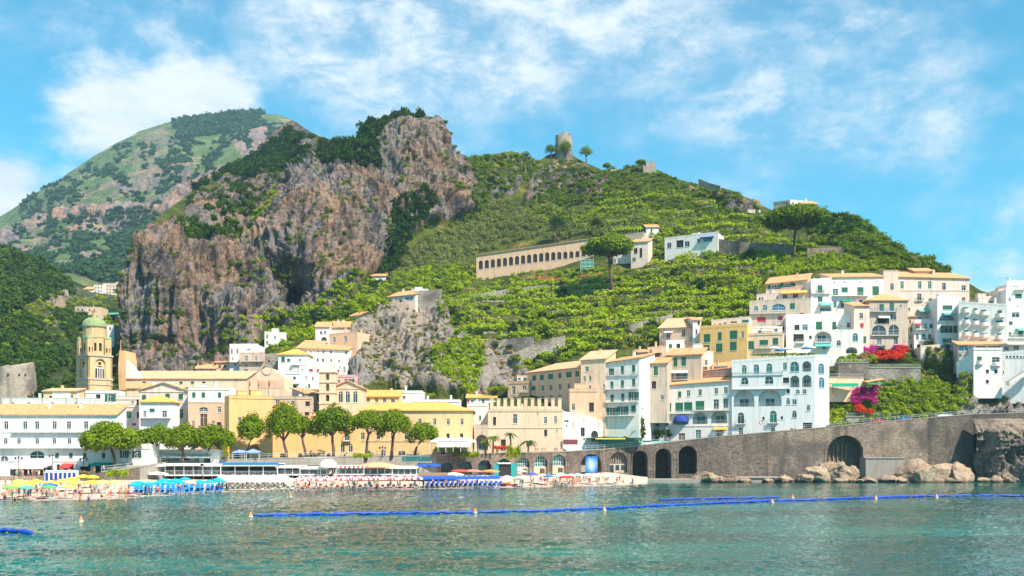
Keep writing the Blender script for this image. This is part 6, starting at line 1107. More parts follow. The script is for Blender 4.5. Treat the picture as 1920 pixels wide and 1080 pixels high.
bld('hilltop_villa', 'white villa with tiled roof at the right end of the hilltop houses', 'J', (1432, 1516), (404, 408), 460, 452, 9, 'white', ('shed', 390), [(1490, 410, 1500, 425, 'X'), (1450, 412, 1460, 424)])
bld('hilltop_lower_wing', 'grey lower wing stepping down left of the hilltop houses', 'J', (1145, 1285), (490, 445), 545, (456, 458), 8, 'greige', ('flat', .3), [(1160, 495, 1178, 515), (1215, 462, 1232, 482, 'X'), (1255, 455, 1268, 470, 'X')])
# terrace walls on the hillside
def stone_wall(label, pts, hgt, mat='drystone', name='terrace_wall'):
    P3 = [P(*p) for p in pts]; o_ = P3[len(P3) // 2]; mb = MB()
    for a, b_ in zip(P3[:-1], P3[1:]):
        a = a - o_; b_ = b_ - o_; d = (b_ - a); nrm = Vector((d.y, -d.x, 0)).normalized(); th = nrm * -.5
        vs = [a + Vector((0, 0, -3)), b_ + Vector((0, 0, -3)), b_ + Vector((0, 0, hgt)), a + Vector((0, 0, hgt))]; vs += [v + th for v in vs]
        mb.add(vs, [(0, 1, 2, 3), (7, 6, 5, 4), (3, 2, 6, 7), (0, 3, 7, 4), (1, 5, 6, 2)])
    return tag(ob(name, mb.mesh(name, mat), None, tuple(o_)), label, 'wall')
J = lambda x, y, Y: (fx('J', x), fy('J', y), Y)
stone_wall('tall grey terrace wall right of the long white hillside house', [J(870, 655, 420), J(985, 672, 416), J(1100, 690, 410), J(1380, 705, 402)], 6, 'seawall_warm')
stone_wall('grey garden wall with a green net under the big stone pine', [J(1460, 720, 395), J(1600, 715, 394), J(1740, 712, 392), J(1900, 712, 392)], 5.5, 'seawall_warm')
stone_wall('long low terrace wall below the monastery', [(880, 565, 418), (960, 553, 422), (1060, 541, 420), (1130, 530, 418)], 2.5)
stone_wall('weathered wall ruin on the right skyline ridge', [J(880, 320, 505), J(940, 345, 500), J(995, 360, 495)], 4.5, 'ruin')
stone_wall('low wall beside the lone skyline tree', [J(410, 240, 545), J(490, 240, 545)], 2, 'ruin')
stone_wall('dry stone wall under the lowest vine terrace', [(905, 695, 338), (960, 690, 339), (1010, 668, 341), (1060, 655, 344)], 4.5)
stone_wall('terrace wall above the peach palazzo', [(880, 662, 352), (950, 650, 352), (1000, 645, 350)], 2.5)
stone_wall('retaining wall among the lemon trees behind the orange-yellow house', [(1180, 622, 352), (1230, 610, 356), (1262, 602, 358)], 2.4)
stone_wall('grey terrace wall below the slope houses', [(778, 566, 400), (828, 562, 400)], 4)
# green scaffold sheet and orange-red site fencing by the monastery
p = P(fx('J', 286), fy('J', 778), 428); t = thing('scaffold_tower', 'green netted scaffold tower in front of the monastery', 'scaffold', tuple(p))
w_ = 68 * FR['J'][2] / F * 428; hh = 76 * FR['J'][2] / F * 428; mb = MB(); mb.box(-w_ / 2, w_ / 2, 0, 4, -1, hh); ob('netting', mb.mesh('netting', 'net_green'), t); mb = MB()
for x in np.linspace(-w_ / 2, w_ / 2, 4): mb.tube([(x, -.12, -1), (x, -.12, hh + .6)], .08, 5)
for z in np.linspace(0, hh, 5): mb.tube([(-w_ / 2, -.12, z), (w_ / 2, -.12, z)], .08, 5)
ob('poles', mb.mesh('poles', 'rail_grey'), t)
for k, (x0, x1, y0, y1) in enumerate(((25, 165, 800, 812), (208, 362, 800, 786))):
    a, b_ = P(fx('J', x0), fy('J', y0), 424), P(fx('J', x1), fy('J', y1), 420); t = thing('site_fence', ('left', 'right')[k] + ' stretch of orange-red site fencing below the monastery', 'fence', tuple(a)); d = b_ - a
    mb = MB(); n_ = 12; vs = []
    for i_ in range(n_ + 1): q = d * (i_ / n_); vs += [(q.x, q.y + .2 * sin(i_), q.z - .5), (q.x, q.y + .2 * sin(i_), q.z + .9 + .3 * sin(i_ * 2.1))]
    mb.add(vs, [(2 * i_, 2 * i_ + 2, 2 * i_ + 3, 2 * i_ + 1) for i_ in range(n_)]); ob('mesh_sheet', mb.mesh('mesh_sheet', 'mesh_red'), t)
    mb = MB()
    for i_ in range(0, n_ + 1, 3): q = d * (i_ / n_); mb.tube([(q.x, q.y + .3, q.z - 2), (q.x, q.y + .3, q.z + 2.3)], .07, 5)
    ob('post', mb.mesh('post', 'iron'), t)
# round watchtower on the ridge, and the small castle ruin right of it
YT = 586; p = P(fx('J', 162), fy('J', 150), YT); rr = 47 * FR['J'][2] / F * YT; hh = 118 * FR['J'][2] / F * YT
t = thing('watchtower', 'round ruined watchtower with broken battlements on the ridge', 'tower', tuple(p)); mb = MB(); n_ = 40
vs = []
for j in range(7):
    for i_ in range(n_):
        a = 2 * pi * i_ / n_; q = rr * (1 - .05 * j / 6) + .12 * float(vnoise(np.array([i_ * .8, j * 1.1, 7.]))); vs.append((cos(a) * q, sin(a) * q, -5 + (hh * .86 + 5) * j / 6))
mb.add(vs, [(j * n_ + i_, j * n_ + (i_ + 1) % n_, (j + 1) * n_ + (i_ + 1) % n_, (j + 1) * n_ + i_) for j in range(6) for i_ in range(n_)]); mb.add(vs[-n_:], [tuple(range(n_))]); ob('wall', mb.mesh('wall', 'ruin'), t)
for k in range(9):
    a = 2 * pi * k / 9 + .15; h2 = hh * (.05 + .12 * ((k * .37 + .2) % 1)); m2 = MB(); q0, q1_ = rr * .72, rr * .955
    vs = [(cos(a + s * .24) * q, sin(a + s * .24) * q, z) for z in (hh * .85, hh * .86 + h2) for q in (q0, q1_) for s in (-1, 1)]
    m2.add(vs, [(0, 2, 3, 1), (4, 5, 7, 6), (0, 1, 5, 4), (2, 6, 7, 3), (0, 4, 6, 2), (1, 3, 7, 5)]); ob('merlon', m2.mesh('merlon', 'ruin'), t)
p = P(fx('J', 620), fy('J', 240), 528); t = thing('castle_ruin', 'small broken castle ruin on the skyline right of the watchtower', 'ruin', tuple(p)); mb = MB()
for x0, x1, z in ((-3.2, -1.8, 3.4), (-1.8, -.6, 5.6), (-.6, .6, 4.9), (.6, 1.9, 6.2), (1.9, 3.2, 5.2)): mb.box(x0, x1 - .01, 0, 4, -6, z)
ob('wall', mb.mesh('wall', 'ruin'), t)
# hamlet in the valley on the left
for nm, lab, xs, yt, yb, Y, ro, wn, wm in (
    ('hamlet_house', 'long white hamlet house with rows of dark windows in the valley', (770, 905), 128, 212, 690, ('flat', .3), [(x - 4, y, x + 4, y + 12, 'X') for x in (785, 805, 825, 850, 872, 893) for y in (140, 165, 188)], 'palepink'), ('hamlet_house', 'white hamlet house left of the long one in the valley', (704, 772), 140, 212, 686, ('flat', .3), [(x - 4, y, x + 4, y + 12, 'X') for x in (718, 738, 758) for y in (150, 178)], 'white'),
    ('hamlet_house', 'small white hamlet house with tiled roof beside the two larger ones', (600, 692), 172, 206, 682, ('shed', 152), [(625, 182, 635, 195, 'X'), (655, 182, 665, 195, 'X')], 'white'), ('hamlet_chapel', 'tiny hamlet chapel with belfry at the left end of the hamlet', (520, 600), 146, 168, 690, ('shed', 134), [(545, 152, 552, 160, 'X')], 'greige'),
    ('valley_house', 'low white house in the terraces left of the bell tower dome', (290, 436), 345, 372, 545, ('flat', .4), [(x - 5, 350, x + 5, 364, 'X') for x in (320, 350, 380, 410)], 'white'), ('valley_house', 'beige house just above the bell tower dome', (640, 758), 308, 350, 575, ('flat', .4), [(665, 318, 678, 334, 'X'), (700, 318, 713, 334, 'X')], 'cream'),
    ('valley_house', 'small grey house left of the bell tower dome', (562, 642), 302, 345, 580, ('flat', .3), [(580, 315, 592, 330, 'X'), (610, 318, 622, 334, 'X')], 'greige'), ('valley_house', 'white house half hidden right of the bell tower', (798, 856), 440, 490, 470, ('flat', .3), [(820, 455, 832, 475, 'X')], 'white'), ('valley_ruin', 'grey terraced ruin on the valley slope', (200, 345), 262, 320, 590, ('none',), [(240, 280, 252, 296, 'X')], 'drystone')):
    bld(nm, lab, 'K', xs, yt, yb, Y, 10, wm, ro, wn, trim=False, chim=0, sink=9, cat='house' if nm != 'hamlet_chapel' else 'chapel', group='houses in the left valley')
p = P(fx('K', 846), fy('K', 348), 560); tag(ob('green_net', MB().add([(-2.8, 0, -.8), (2.8, 0, -.6), (2.8, 2, .5), (-2.8, 2, .4)], [(0, 1, 2, 3)]).box(-2.8, 2.8, 2, 2.2, -2, .3).mesh('green_net', 'net_green'), None, tuple(p)), 'aqua green shade net on the terraces above the bell tower', 'net')
# ---------------------------------------------------------------- sea wall, arcade, coast road, rocks
WT = [(1062, 847, 279), (1120, 844, 284), (1146, 842, 286), (1184, 838, 287), (1226, 833, 287.5), (1268, 828, 288), (1318, 822, 288), (1340, 820, 288), (1440, 811, 289), (1536, 803, 289.5), (1634, 793, 290), (1740, 784, 291), (1826, 777, 292), (1920, 774, 292), (2100, 770, 292)]
def wtop(px): return interp([(a, b_) for a, b_, c in WT], px), interp([(a, c) for a, b_, c in WT], px)
sw = thing('sea_wall', 'high dark stone sea wall with tall arches carrying the coast road', 'sea wall', tuple(P(1062, 900, 279)))
org = Vector(sw.location)
def panel(root, org, x0, x1, base_py, arches, mat, tops=None, parapet=True, name='wall_panel'):
    """one stretch of wall between two bearings, with vaulted arches cut through it (px0, py_top, px1, py_bottom, depth)"""
    (t0, Y0), (t1, Y1) = (wtop(x0), wtop(x1)) if tops is None else tops
    fa = Facade(x0, Y0, x1, Y1); zb = H + (CY - base_py) / F * (Y0 + Y1) / 2
    zl, zr = H + (CY - t0) / F * Y0 - zb, H + (CY - t1) / F * Y1 - zb; hl = []
    for a0, b0, a1, b1, dp in arches:
        u0, z1 = fa.at(a0, b0); u1, z1b = fa.at(a1, b0); z0 = fa.at((a0 + a1) / 2, b1)[1]; z1 = fa.at((a0 + a1) / 2, b0)[1]
        hl.append(((u0 + u1) / 2, z0 - zb, u1 - u0, z1 - z0, 'a', dp, True))
    o = ob(name, wall_mesh(name, fa.w, zl, zr, 9.0, hl, mat, 4.0), root, (fa.A.x - org.x, fa.A.y - org.y, zb - org.z), fa.yaw)
    for u, z, w, h_, kd, dp, cl in hl:
        mb = MB(); ring(mb, [(x * 1.16, zz * 1.05) for x, zz in arc_pts(w, h_)], .14 * w / 2 + .12, -.10, .02); ob('arch_ring', mb.mesh('arch_ring', mat), o, (u, 0, z))
    if parapet:
        mb = MB(); vs = [(0, -.08, zl), (fa.w, -.08, zr), (fa.w, .35, zr), (0, .35, zl)]; mb.add(vs + [(x, y, z + .25) for x, y, z in vs], [(0, 1, 5, 4), (4, 5, 6, 7), (1, 2, 6, 5), (3, 0, 4, 7), (2, 3, 7, 6)]); ob('coping', mb.mesh('coping', 'concrete'), o)
        mb = MB(); n = max(2, int(fa.w / 2))
        for i_ in range(n + 1): x = fa.w * i_ / n; z = zl + (zr - zl) * i_ / n + .25; mb.box(x - .03, x + .03, .1, .16, z, z + 1.0)
        for k in (.5, .97): mb.add([(0, .1, zl + .25 + k), (fa.w, .1, zr + .25 + k), (fa.w, .1, zr + .31 + k), (0, .1, zl + .31 + k)], [(0, 1, 2, 3)])
        ob('railing', mb.mesh('railing', 'rail_grey'), o)
    return o, fa, zb
cc = lambda x0, y0, x1, y1, d, fr='C': (fx(fr, x0), fy(fr, y0), fx(fr, x1), fy(fr, y1), d)
p1, fa1, zb1 = panel(sw, org, 1062, 1134, 893, [cc(975, 705, 1105, 840, 2.5)], 'seawall')
p2, fa2, zb2 = panel(sw, org, 1134, 1182, 893, [cc(1157, 697, 1270, 842, 1.2)], 'seawall')
panel(sw, org, 1182, 1222, 897, [cc(1300, 690, 1400, 866, 7)], 'seawall'); panel(sw, org, 1222, 1266, 898, [cc(1445, 677, 1550, 878, 7)], 'seawall'); panel(sw, org, 1266, 1338, 900, [cc(378, 660, 497, 850, 7, 'D')], 'seawall')
panel(sw, org, 1338, 1440, 905, [], 'seawall'); panel(sw, org, 1440, 1536, 905, [], 'seawall_warm')
p3, fa3, zb3 = panel(sw, org, 1536, 1634, 905, [cc(240, 590, 468, 868, 3.5, 'E')], 'seawall_warm')
panel(sw, org, 1634, 1740, 905, [], 'seawall_warm'); panel(sw, org, 1740, 1826, 905, [], 'seawall')
# rusty streaks of the drain pipes inside the great arch
for k, x in enumerate((275, 303, 330, 360, 385)):
    u, z = fa3.at(fx('E', x), fy('E', 650)); u2, z2 = fa3.at(fx('E', x), fy('E', 790)); ob('drain_pipe', MB().tube([(u, 3.3, z2 - zb3), (u, 3.3, z - zb3)], .22, 7).mesh('drain_pipe', 'wood'), p3)
# glazed and walled arches near the beach
u0, z0 = fa1.at(fx('C', 985), fy('C', 838)); u1, z1 = fa1.at(fx('C', 1098), fy('C', 712))
ob('infill_wall', MB().box(u0, u1, 2.2, 2.45, z0 - zb1, z0 - zb1 + 2.2).mesh('infill_wall', 'concrete'), p1)
u0, z0 = fa2.at(fx('C', 1160), fy('C', 838)); u1, z1 = fa2.at(fx('C', 1266), fy('C', 700)); hz = z1 - z0
ob('infill_wall', MB().box(u0, u1, .9, 1.1, z0 - zb2, z0 - zb2 + hz * .45).mesh('infill_wall', 'greige'), p2)
for k in range(3): ob('window', MB().box(u0 + .3 + k * (u1 - u0) / 3, u0 + (k + 1) * (u1 - u0) / 3 - .2, .86, .92, z0 - zb2 + (.1 if k == 0 else .9), z0 - zb2 + hz * .4).mesh('window', 'glass'), p2)
mb = MB()
for x in np.linspace(u0, u1, 8): mb.box(x - .05, x + .05, .95, 1.05, z0 - zb2 + hz * .45, z0 - zb2 + hz * .93)
ob('window_bars', mb.mesh('window_bars', 'greige'), p2)
# blue banner hanging in the first arch
m, nt, b, o = new_mat('banner'); g = G(nt); v = g.map(g.coord('Object'), (.19, 1, .15)); ln = g.n('ShaderNodeVectorMath', operation='LENGTH'); g.l(v, ln.inputs[0])
g.l(g.mix(g.rng(ln.outputs['Value'], .0, .42), (.45, .75, .85), (.0, .12, .62)), b.inputs['Base Color']); b.inputs['Roughness'].default_value = .8; M['banner'] = m
a = P(fx('C', 1003), fy('C', 830), 281.0); b_ = P(fx('C', 1080), fy('C', 730), 281.0); w_, h_ = b_.x - a.x, b_.z - a.z; mb = MB(); vs = []
for i_ in range(9):
    for j in range(9): vs.append((-w_ / 2 + w_ * i_ / 8, .12 * sin(i_ * 1.3 + j * .4), -h_ / 2 + h_ * j / 8))
mb.add(vs, [(i_ * 9 + j, (i_ + 1) * 9 + j, (i_ + 1) * 9 + j + 1, i_ * 9 + j + 1) for i_ in range(8) for j in range(8)]); mb.box(-w_ / 2 - .2, w_ / 2 + .2, -.06, .06, h_ / 2, h_ / 2 + .12)
tag(ob('banner', mb.mesh('banner', 'banner', True), None, ((a.x + b_.x) / 2, 280.2, (a.z + b_.z) / 2)), 'bright blue banner with a pale star burst hung across a beach arch', 'banner')
# promenade arcade with glazed arches behind the beach
ar = thing('promenade_arcade', 'pale stone arcade of glazed arches under the promenade', 'arcade', tuple(P(940, 895, 275))); org = Vector(ar.location)
def qtop(px): z = zq(px) + .15; Y = Yq(px); return CY - (z - H) * F / Y, Y
tt = lambda x0, y0, x1, y1: (fx('T', x0), fy('T', y0), fx('T', x1), fy('T', y1), 1.4)
uu = lambda x0, y0, x1, y1: (fx('U', x0), fy('U', y0), fx('U', x1), fy('U', y1), 1.4)
AR = [(tt(985, 442, 1142, 600), 'glass', 818, 855), (tt(1207, 432, 1388, 620), 'glass', 855, 888.5), (tt(1456, 415, 1630, 640), 'glass', 888.5, 926), (uu(225, 532, 388, 745), 'glass', 926, 963), (uu(465, 520, 628, 752), 'glass_teal', 963, 997), (uu(680, 505, 856, 752), 'glass_teal', 997, 1031), (uu(914, 482, 1086, 752), 'glass_teal', 1031, 1062)]
for A_, gm, x0, x1 in AR:
    pn, fa, zb = panel(ar, org, x0, x1, 895, [A_], 'seawall_warm', tops=(qtop(x0), qtop(x1)), parapet=True)
    u0, z0 = fa.at(A_[0], A_[3]); u1, z1 = fa.at(A_[2], A_[1]); w, hh = u1 - u0, z1 - z0; uc = (u0 + u1) / 2
    mb = MB(); mb.prism([(uc + x, z0 - zb + zz) for x, zz in arc_pts(w, hh)], .9, .94); wn = ob('window', mb.mesh('window', gm), pn)
    mb = MB()
    for k in range(1, 6): x = u0 + w * k / 6; zt_ = z0 - zb + hh - w / 2 + math.sqrt(max(0, (w / 2) ** 2 - (x - uc) ** 2)) if hh > w / 2 else z0 - zb + hh; mb.box(x - .05, x + .05, .82, .9, z0 - zb + hh * .45, zt_)
    for f_ in (.45, .62, .8): mb.box(u0 + (.0 if f_ < .6 else .3), u1 - (.0 if f_ < .6 else .3), .80, .89, z0 - zb + hh * f_, z0 - zb + hh * f_ + .1)
    ob('mullion', mb.mesh('mullion', 'paint_dark' if gm == 'glass' else 'paint_white'), wn)
    if gm == 'glass_teal':
        ob('infill_wall', MB().box(u0, u1, .5, .8, z0 - zb - 1, z0 - zb + hh * .44).mesh('infill_wall', 'cream'), pn); ob('door', MB().box(uc - .1, uc + w * .32, .42, .49, z0 - zb - .6, z0 - zb + hh * .36).mesh('door', 'paint_brown'), pn)
# quay wall on the left behind the open beach and behind the bathing decks
qw = thing('quay_wall', 'grey stone quay wall below the left promenade', 'wall', tuple(P(100, 900, 232))); org = Vector(qw.location)
ed = [-300, -120, 0, 90, 150, 190, 262, 320, 420, 520, 620, 720, 818]
for x0, x1 in zip(ed[:-1], ed[1:]): panel(qw, org, x0, x1, 905, [], 'seawall_warm' if x1 < 300 else 'concrete', tops=(qtop(x0), qtop(x1)), parapet=x0 >= 185)
# coast road
V = []; cols = np.linspace(1062, 2100, 120)
for px in cols:
    t_, Y = wtop(px); z = H + (CY - t_) / F * Y - .25; x = (px - CX) / F * Y
    for dy in (.36, 5, 10, 16): V.append((x + dy * .02, Y + dy, z + (.0 if dy < 12 else .3)))
i = np.arange(len(V)).reshape(len(cols), 4); Q = np.stack([i[:-1, :-1], i[1:, :-1], i[1:, 1:], i[:-1, 1:]], -1).reshape(-1, 4)
struct(ob('road', npmesh('road', V, Q, 'asphalt')))
# rocks
m, nt, b, o = new_mat('shore_rock'); g = G(nt); v = g.pos(); n1 = g.noise(v, .5, 6, .65, .5); n2 = g.noise(v, 2.2, 5, .65); sx = g.n('ShaderNodeSeparateXYZ'); g.l(v, sx.inputs[0])
c = g.mix(g.rng(n1, .38, .62), (.34, .22, .135), (.45, .33, .23)); c = g.mix(g.rng(n2, .5, .68, 0, .85), c, (.12, .09, .075)); wet = g.math('ADD', sx.outputs[2], g.math('MULTIPLY', n1, .8))
c = g.mix(g.rng(wet, .75, 1.15, .85, 0), c, (.10, .065, .03)); g.l(c, b.inputs['Base Color']); b.inputs['Roughness'].default_value = .85; g.l(g.bump(g.math('ADD', n2, n1), 1.0, .35), b.inputs['Normal']); M['shore_rock'] = m
m, nt, b, o = new_mat('cliff_rock'); g = G(nt); v = g.pos(); n1 = g.noise(v, .16, 6, .65, 1.0); n2 = g.noise(v, .9, 6, .7); c = g.mix(g.rng(n1, .4, .62), (.32, .24, .175), (.15, .12, .10)); c = g.mix(g.rng(n2, .52, .7, 0, .9), c, (.05, .045, .042)); g.l(c, b.inputs['Base Color']); b.inputs['Roughness'].default_value = .95; g.l(g.bump(g.math('ADD', n2, n1), 1.0, .9), b.inputs['Normal']); M['cliff_rock'] = m
def ico(n=4):
    import bmesh
    bm = bmesh.new(); bmesh.ops.create_icosphere(bm, subdivisions=n, radius=1.0); V = np.array([v.co[:] for v in bm.verts]); Fc = np.array([[v.index for v in f.verts] for f in bm.faces]); bm.free(); return V, Fc
ICO = ico(4)
def boulder(px, py, Y, w, h_, d, seed, label, mat='shore_rock', group=None):
    V, Fc = ICO; r = 1 + .26 * ridged(V * .9 + seed * 7.3, 3, .5, seed) * .8 + .09 * fbm(V * 3.1 + seed, 3, .55, seed + 9)
    blk = np.abs(V) ** .8 * np.sign(V) * r[:, None]; rg = np.random.default_rng(seed)
    for _ in range(34):
        nv_ = rg.normal(size=3); nv_ /= np.linalg.norm(nv_); dd = blk @ nv_; blk -= np.maximum(0, dd - (.52 + .45 * rg.random()))[:, None] * nv_ * .94
    blk += V * (fbm(V * 4 + seed, 4, .6, seed + 2) * .09)[:, None]; q = blk * np.array([w / 2, d / 2, h_ * .6]); q[:, 2] += np.maximum(0, V[:, 2]) * 0
    c = P(px, py, Y); return tag(ob('boulder', npmesh('boulder', q, Fc, mat, True), None, (c.x, c.y, 0 + h_ * .18), seed * .7), label, 'rock', group)
m_px = lambda n, Y=283: n / F * Y
for k, (px, w, h_, Y, lab) in enumerate(((1322, 74, 4.2, 281, 'rounded grey boulder pile below the right sea wall arches'), (1368, 44, 3.4, 280, 'pale boulder left of the low quay slab'), (1396, 34, 2.0, 279, 'small tan boulder at the water beside the low quay slab'), (1470, 44, 2.8, 280, 'low pale rock right of the low quay slab'), (1504, 40, 3.2, 280, 'pale slab rock left of the great arch boulder'), (1556, 52, 8.0, 281, 'tall tan boulder in front of the great arch'), (1538, 40, 5.2, 279.5, 'dark cracked boulder left in front of the great arch'), (1590, 54, 5.4, 281, 'rounded orange boulder on the right of the great arch'), (1628, 44, 2.6, 280, 'low rocks between the great arch and the big pale boulder'), (1664, 48, 2.8, 280, 'low pale rock beside the concrete footing'),
        (1712, 66, 8.6, 282, 'big pale boulder against the right sea wall'), (1748, 90, 6.6, 280, 'broad white boulder in the middle of the right rocks'), (1800, 76, 7.6, 281.5, 'rounded grey boulder at the right end of the big rocks'), (1690, 40, 2.4, 279, 'tan rock at the foot of the big pale boulder'), (1780, 50, 2.2, 278.5, 'flat tan rock at the waterline of the right boulders'), (1846, 30, 2.2, 280, 'small orange rock right of the big boulders'), (1868, 34, 2.8, 280, 'orange rock cluster below the dark cliff'), (1890, 30, 2.0, 279, 'small brown rock at the right edge of the water'), (1440, 30, 1.4, 279, 'tiny rock beside the quay slab'), (1310, 26, 2.4, 279.5, 'grey rock at the left end of the boulder pile'), (1575, 30, 2.2, 278.5, 'small wet rock at the water in front of the great arch'), (1612, 26, 1.6, 278.5, 'small wet rock right of the great arch'), (1350, 30, 2.2, 279, 'wet rock below the grey boulder pile'))):
    boulder(px, 905, Y, m_px(w) * (1.5 if h_ > 5 else 1.3), h_ * (1.1 if h_ > 5 else 1.0), min(8, m_px(w) * .8), k + 3, lab)
qs = P(1430, 905, 284); tag(ob('quay_slab', MB().box(-11, 4, -3.5, 4, -1.5, 1.1).box(-11.4, 4.4, -3.8, 4, 1.1, 1.35).mesh('quay_slab', 'concrete'), None, (qs.x, qs.y, 0)), 'low dark quay slab at the foot of the sea wall', 'quay')
qs = P(1270, 905, 281); tag(ob('quay_step', MB().box(-10, 9, -3, 6, -1.5, .8).mesh('quay_step', 'concrete'), None, (qs.x, qs.y, 0)), 'low quay ledge below the dark arches', 'quay')
qs = P(1655, 905, 287); tag(ob('wall_footing', MB().box(-5.2, 5.2, -2, 3, -1.5, 6.2).box(-5.4, 5.4, -2.2, 3, 6.2, 6.5).mesh('wall_footing', 'concrete'), None, (qs.x, qs.y, 0)), 'smooth concrete footing between the great arch and the big boulders', 'wall')
# dark cliff under the road at the right edge
nx, nz = 200, 130; U, Zg = np.meshgrid(np.linspace(1822, 2140, nx), np.linspace(0, 1, nz)); Yc = 290 - 9 * np.clip((U - 1825) / 60, 0, 1) * (1 - Zg * .85) ; Zc = -2 + (wtop(1900)[0] * 0 + 19.0) * Zg
Vc = np.stack([(U - CX) / F * Yc, Yc, Zc], -1); dsp = ridged(Vc * np.array([.09, .09, .05]) + 4, 5, .6, 77) * 2.6 + ridged(Vc * np.array([.4, .4, .2]), 4, .6, 5) * .8; dsp *= np.clip((1 - Zg) * 6, 0, 1); Vc[..., 1] -= dsp
i = np.arange(nx * nz).reshape(nz, nx); Q = np.stack([i[:-1, :-1], i[:-1, 1:], i[1:, 1:], i[1:, :-1]], -1).reshape(-1, 4)
struct(ob('sea_cliff', npmesh('sea_cliff', Vc.reshape(-1, 3), Q, 'cliff_rock', True)))
rw = thing('road_parapet', 'low dark parapet of the road above the right cliff', 'wall', tuple(P(1826, 780, 292))); panel(rw, Vector(rw.location), 1827, 2100, 786, [], 'seawall')
# ---- garden terraces between hotel and houses on the right
def slab_terrace(lab, pts, hgt, d, mat): 
    a, b_ = P(*pts[0]), P(*pts[1]); dx = b_ - a; t = thing('garden_terrace', lab, 'terrace', tuple(a), atan2(dx.y, dx.x)); L_ = hypot(dx.x, dx.y)
    ob('wall', MB().box(0, L_, 0, d, -3.5, hgt).mesh('wall', mat), t); ob('coping', MB().box(-.1, L_ + .1, -.15, .4, hgt, hgt + .2).mesh('coping', 'concrete'), t); railing(t, .1, L_ - .1, .1, hgt + .2, 1.0, 'rail_grey'); return t
eE = lambda x, y, Y: (fx('E', x), fy('E', y), Y)
slab_terrace('stone terrace wall below the red bougainvillea', [eE(310, 212, 313), eE(505, 212, 312)], 3.4, 6, 'drystone'); slab_terrace('beige garden terrace right of the red bougainvillea', [eE(505, 222, 312), eE(832, 215, 312)], 2.4, 6, 'drystone')
slab_terrace('cream terrace wall behind the orange and green awnings', [eE(255, 305, 306), eE(470, 298, 307)], 3.4, 5, 'cream'); slab_terrace('low stone wall along the road below the magenta bougainvillea', [eE(360, 520, 302), eE(700, 492, 302)], 1.8, 3, 'drystone')
t = thing('terrace_awning', 'orange topped awning with green valance in the steep garden', 'awning', tuple(P(*eE(258, 268, 304)))); mb = MB(); mb.box(0, 8, -1.5, 1.5, 0, .12); ob('canopy', mb.mesh('canopy', 'cloth_orange'), t); ob('valance', MB().box(0, 8, -1.6, -1.5, -.9, 0).mesh('valance', 'cloth_green'), t); ob('post', MB().box(.3, .42, -1.4, -1.3, -3, 0).mesh('post', 'iron'), t); ob('post', MB().box(7.5, 7.62, -1.4, -1.3, -3, 0).mesh('post', 'iron'), t)
t.scale = (.95, 1, 1)
t = thing('garden_pavilion', 'small garden pavilion with green awning beside the magenta bougainvillea', 'pavilion', tuple(P(*eE(480, 262, 305)))); ob('roof', MB().add([(0, -2, 0), (5, -2, .9), (5, 2, 1.5), (0, 2, .6)], [(0, 1, 2, 3)]).box(0, 5, 1.8, 2.0, -.6, .4).mesh('roof', 'tile'), t); ob('awning', MB().box(0, 4.4, -2.2, -2.0, -.6, -.1).mesh('awning', 'cloth_green'), t); [ob('post', MB().box(x_, x_ + .15, -1.9, -1.75, -4, zp).mesh('post', 'iron'), t) for x_, zp in ((.2, 0), (4.6, .8))]
# stair flight at the right edge
a = P(*eE(1390, 250, 305)); t = thing('outside_stair', 'white outside stair climbing to the right edge terrace', 'stair', tuple(a))
for k in range(16): ob('step', shared('step', lambda: MB().box(0, .62, 0, 2, -1.2, .0).mesh('step', 'dirtywhite')), t, (k * .6, 0, k * .38))
# ---------------------------------------------------------------- individual trees and palms
def stone_pine(label, base, top, wpx, Y, lean=0.0, nl=2600, seed=1, flat_=.42, group=None, bare=.5, leaf='leaf_pine', name='umbrella_pine'):
    b0 = P(base[0], base[1], Y); W_ = wpx / F * Y; Hh = (base[1] - top) / F * Y; t = thing(name, label, 'tree', tuple(b0), 0, group); r = np.random.default_rng(seed)
    cw = W_ / 2; ch = min(Hh * .66, W_ * flat_ * 1.15); cz = Hh - ch * .5; lx = lean / F * Y
    mb = MB(); k = Hh * bare; p = [Vector((0, 0, -1.2)), Vector((lx * .15 + .1, 0, k * .35)), Vector((lx * .55 - .1, .1, k * .7)), Vector((lx * .9, 0, k))]; r0 = .024 * Hh + .12
    mb.tube(p, [r0 * 1.2, r0 * .95, r0 * .8, r0 * .72], 9)
    lobes = []; nb = 7; ends = []
    for i_ in range(nb):
        a = 2 * pi * i_ / nb + r.random() * .6; d = cw * (.35 + .4 * r.random()); e = Vector((lx + cos(a) * d, sin(a) * d * .9, cz - ch * .05 + r.random() * ch * .2)); m_ = p[-1].lerp(e, .5) + Vector((0, 0, -ch * .1)); mb.tube([p[-1] - Vector((0, 0, .3)), m_, e], [r0 * .5, r0 * .34, r0 * .14], 6); ends.append(e)
    n_l = 18
    for i_ in range(n_l):
        a = 2.39996 * i_; d = cw * .82 * math.sqrt((i_ + .4) / n_l); s = cw * (.30 + .12 * r.random()); dome = 1 - (d / cw) ** 2
        lobes.append((lx + cos(a) * d, sin(a) * d, cz - ch * .22 + ch * .5 * dome + r.normal() * ch * .07, s, s, ch * (.27 + .12 * r.random())))
    for e in ends: lobes.append((e.x, e.y, e.z - ch * .12, cw * .22, cw * .22, ch * .2))
    V, Q = leaf_cloud(lobes, int(nl * 2.2), max(.34, cw * .075), seed, up=.5, shell=.55, aspect=1.25)
    ob('trunk', mb.mesh('trunk', 'trunk', True), t); ob('crown', npmesh('crown', V, Q, leaf), t); return t
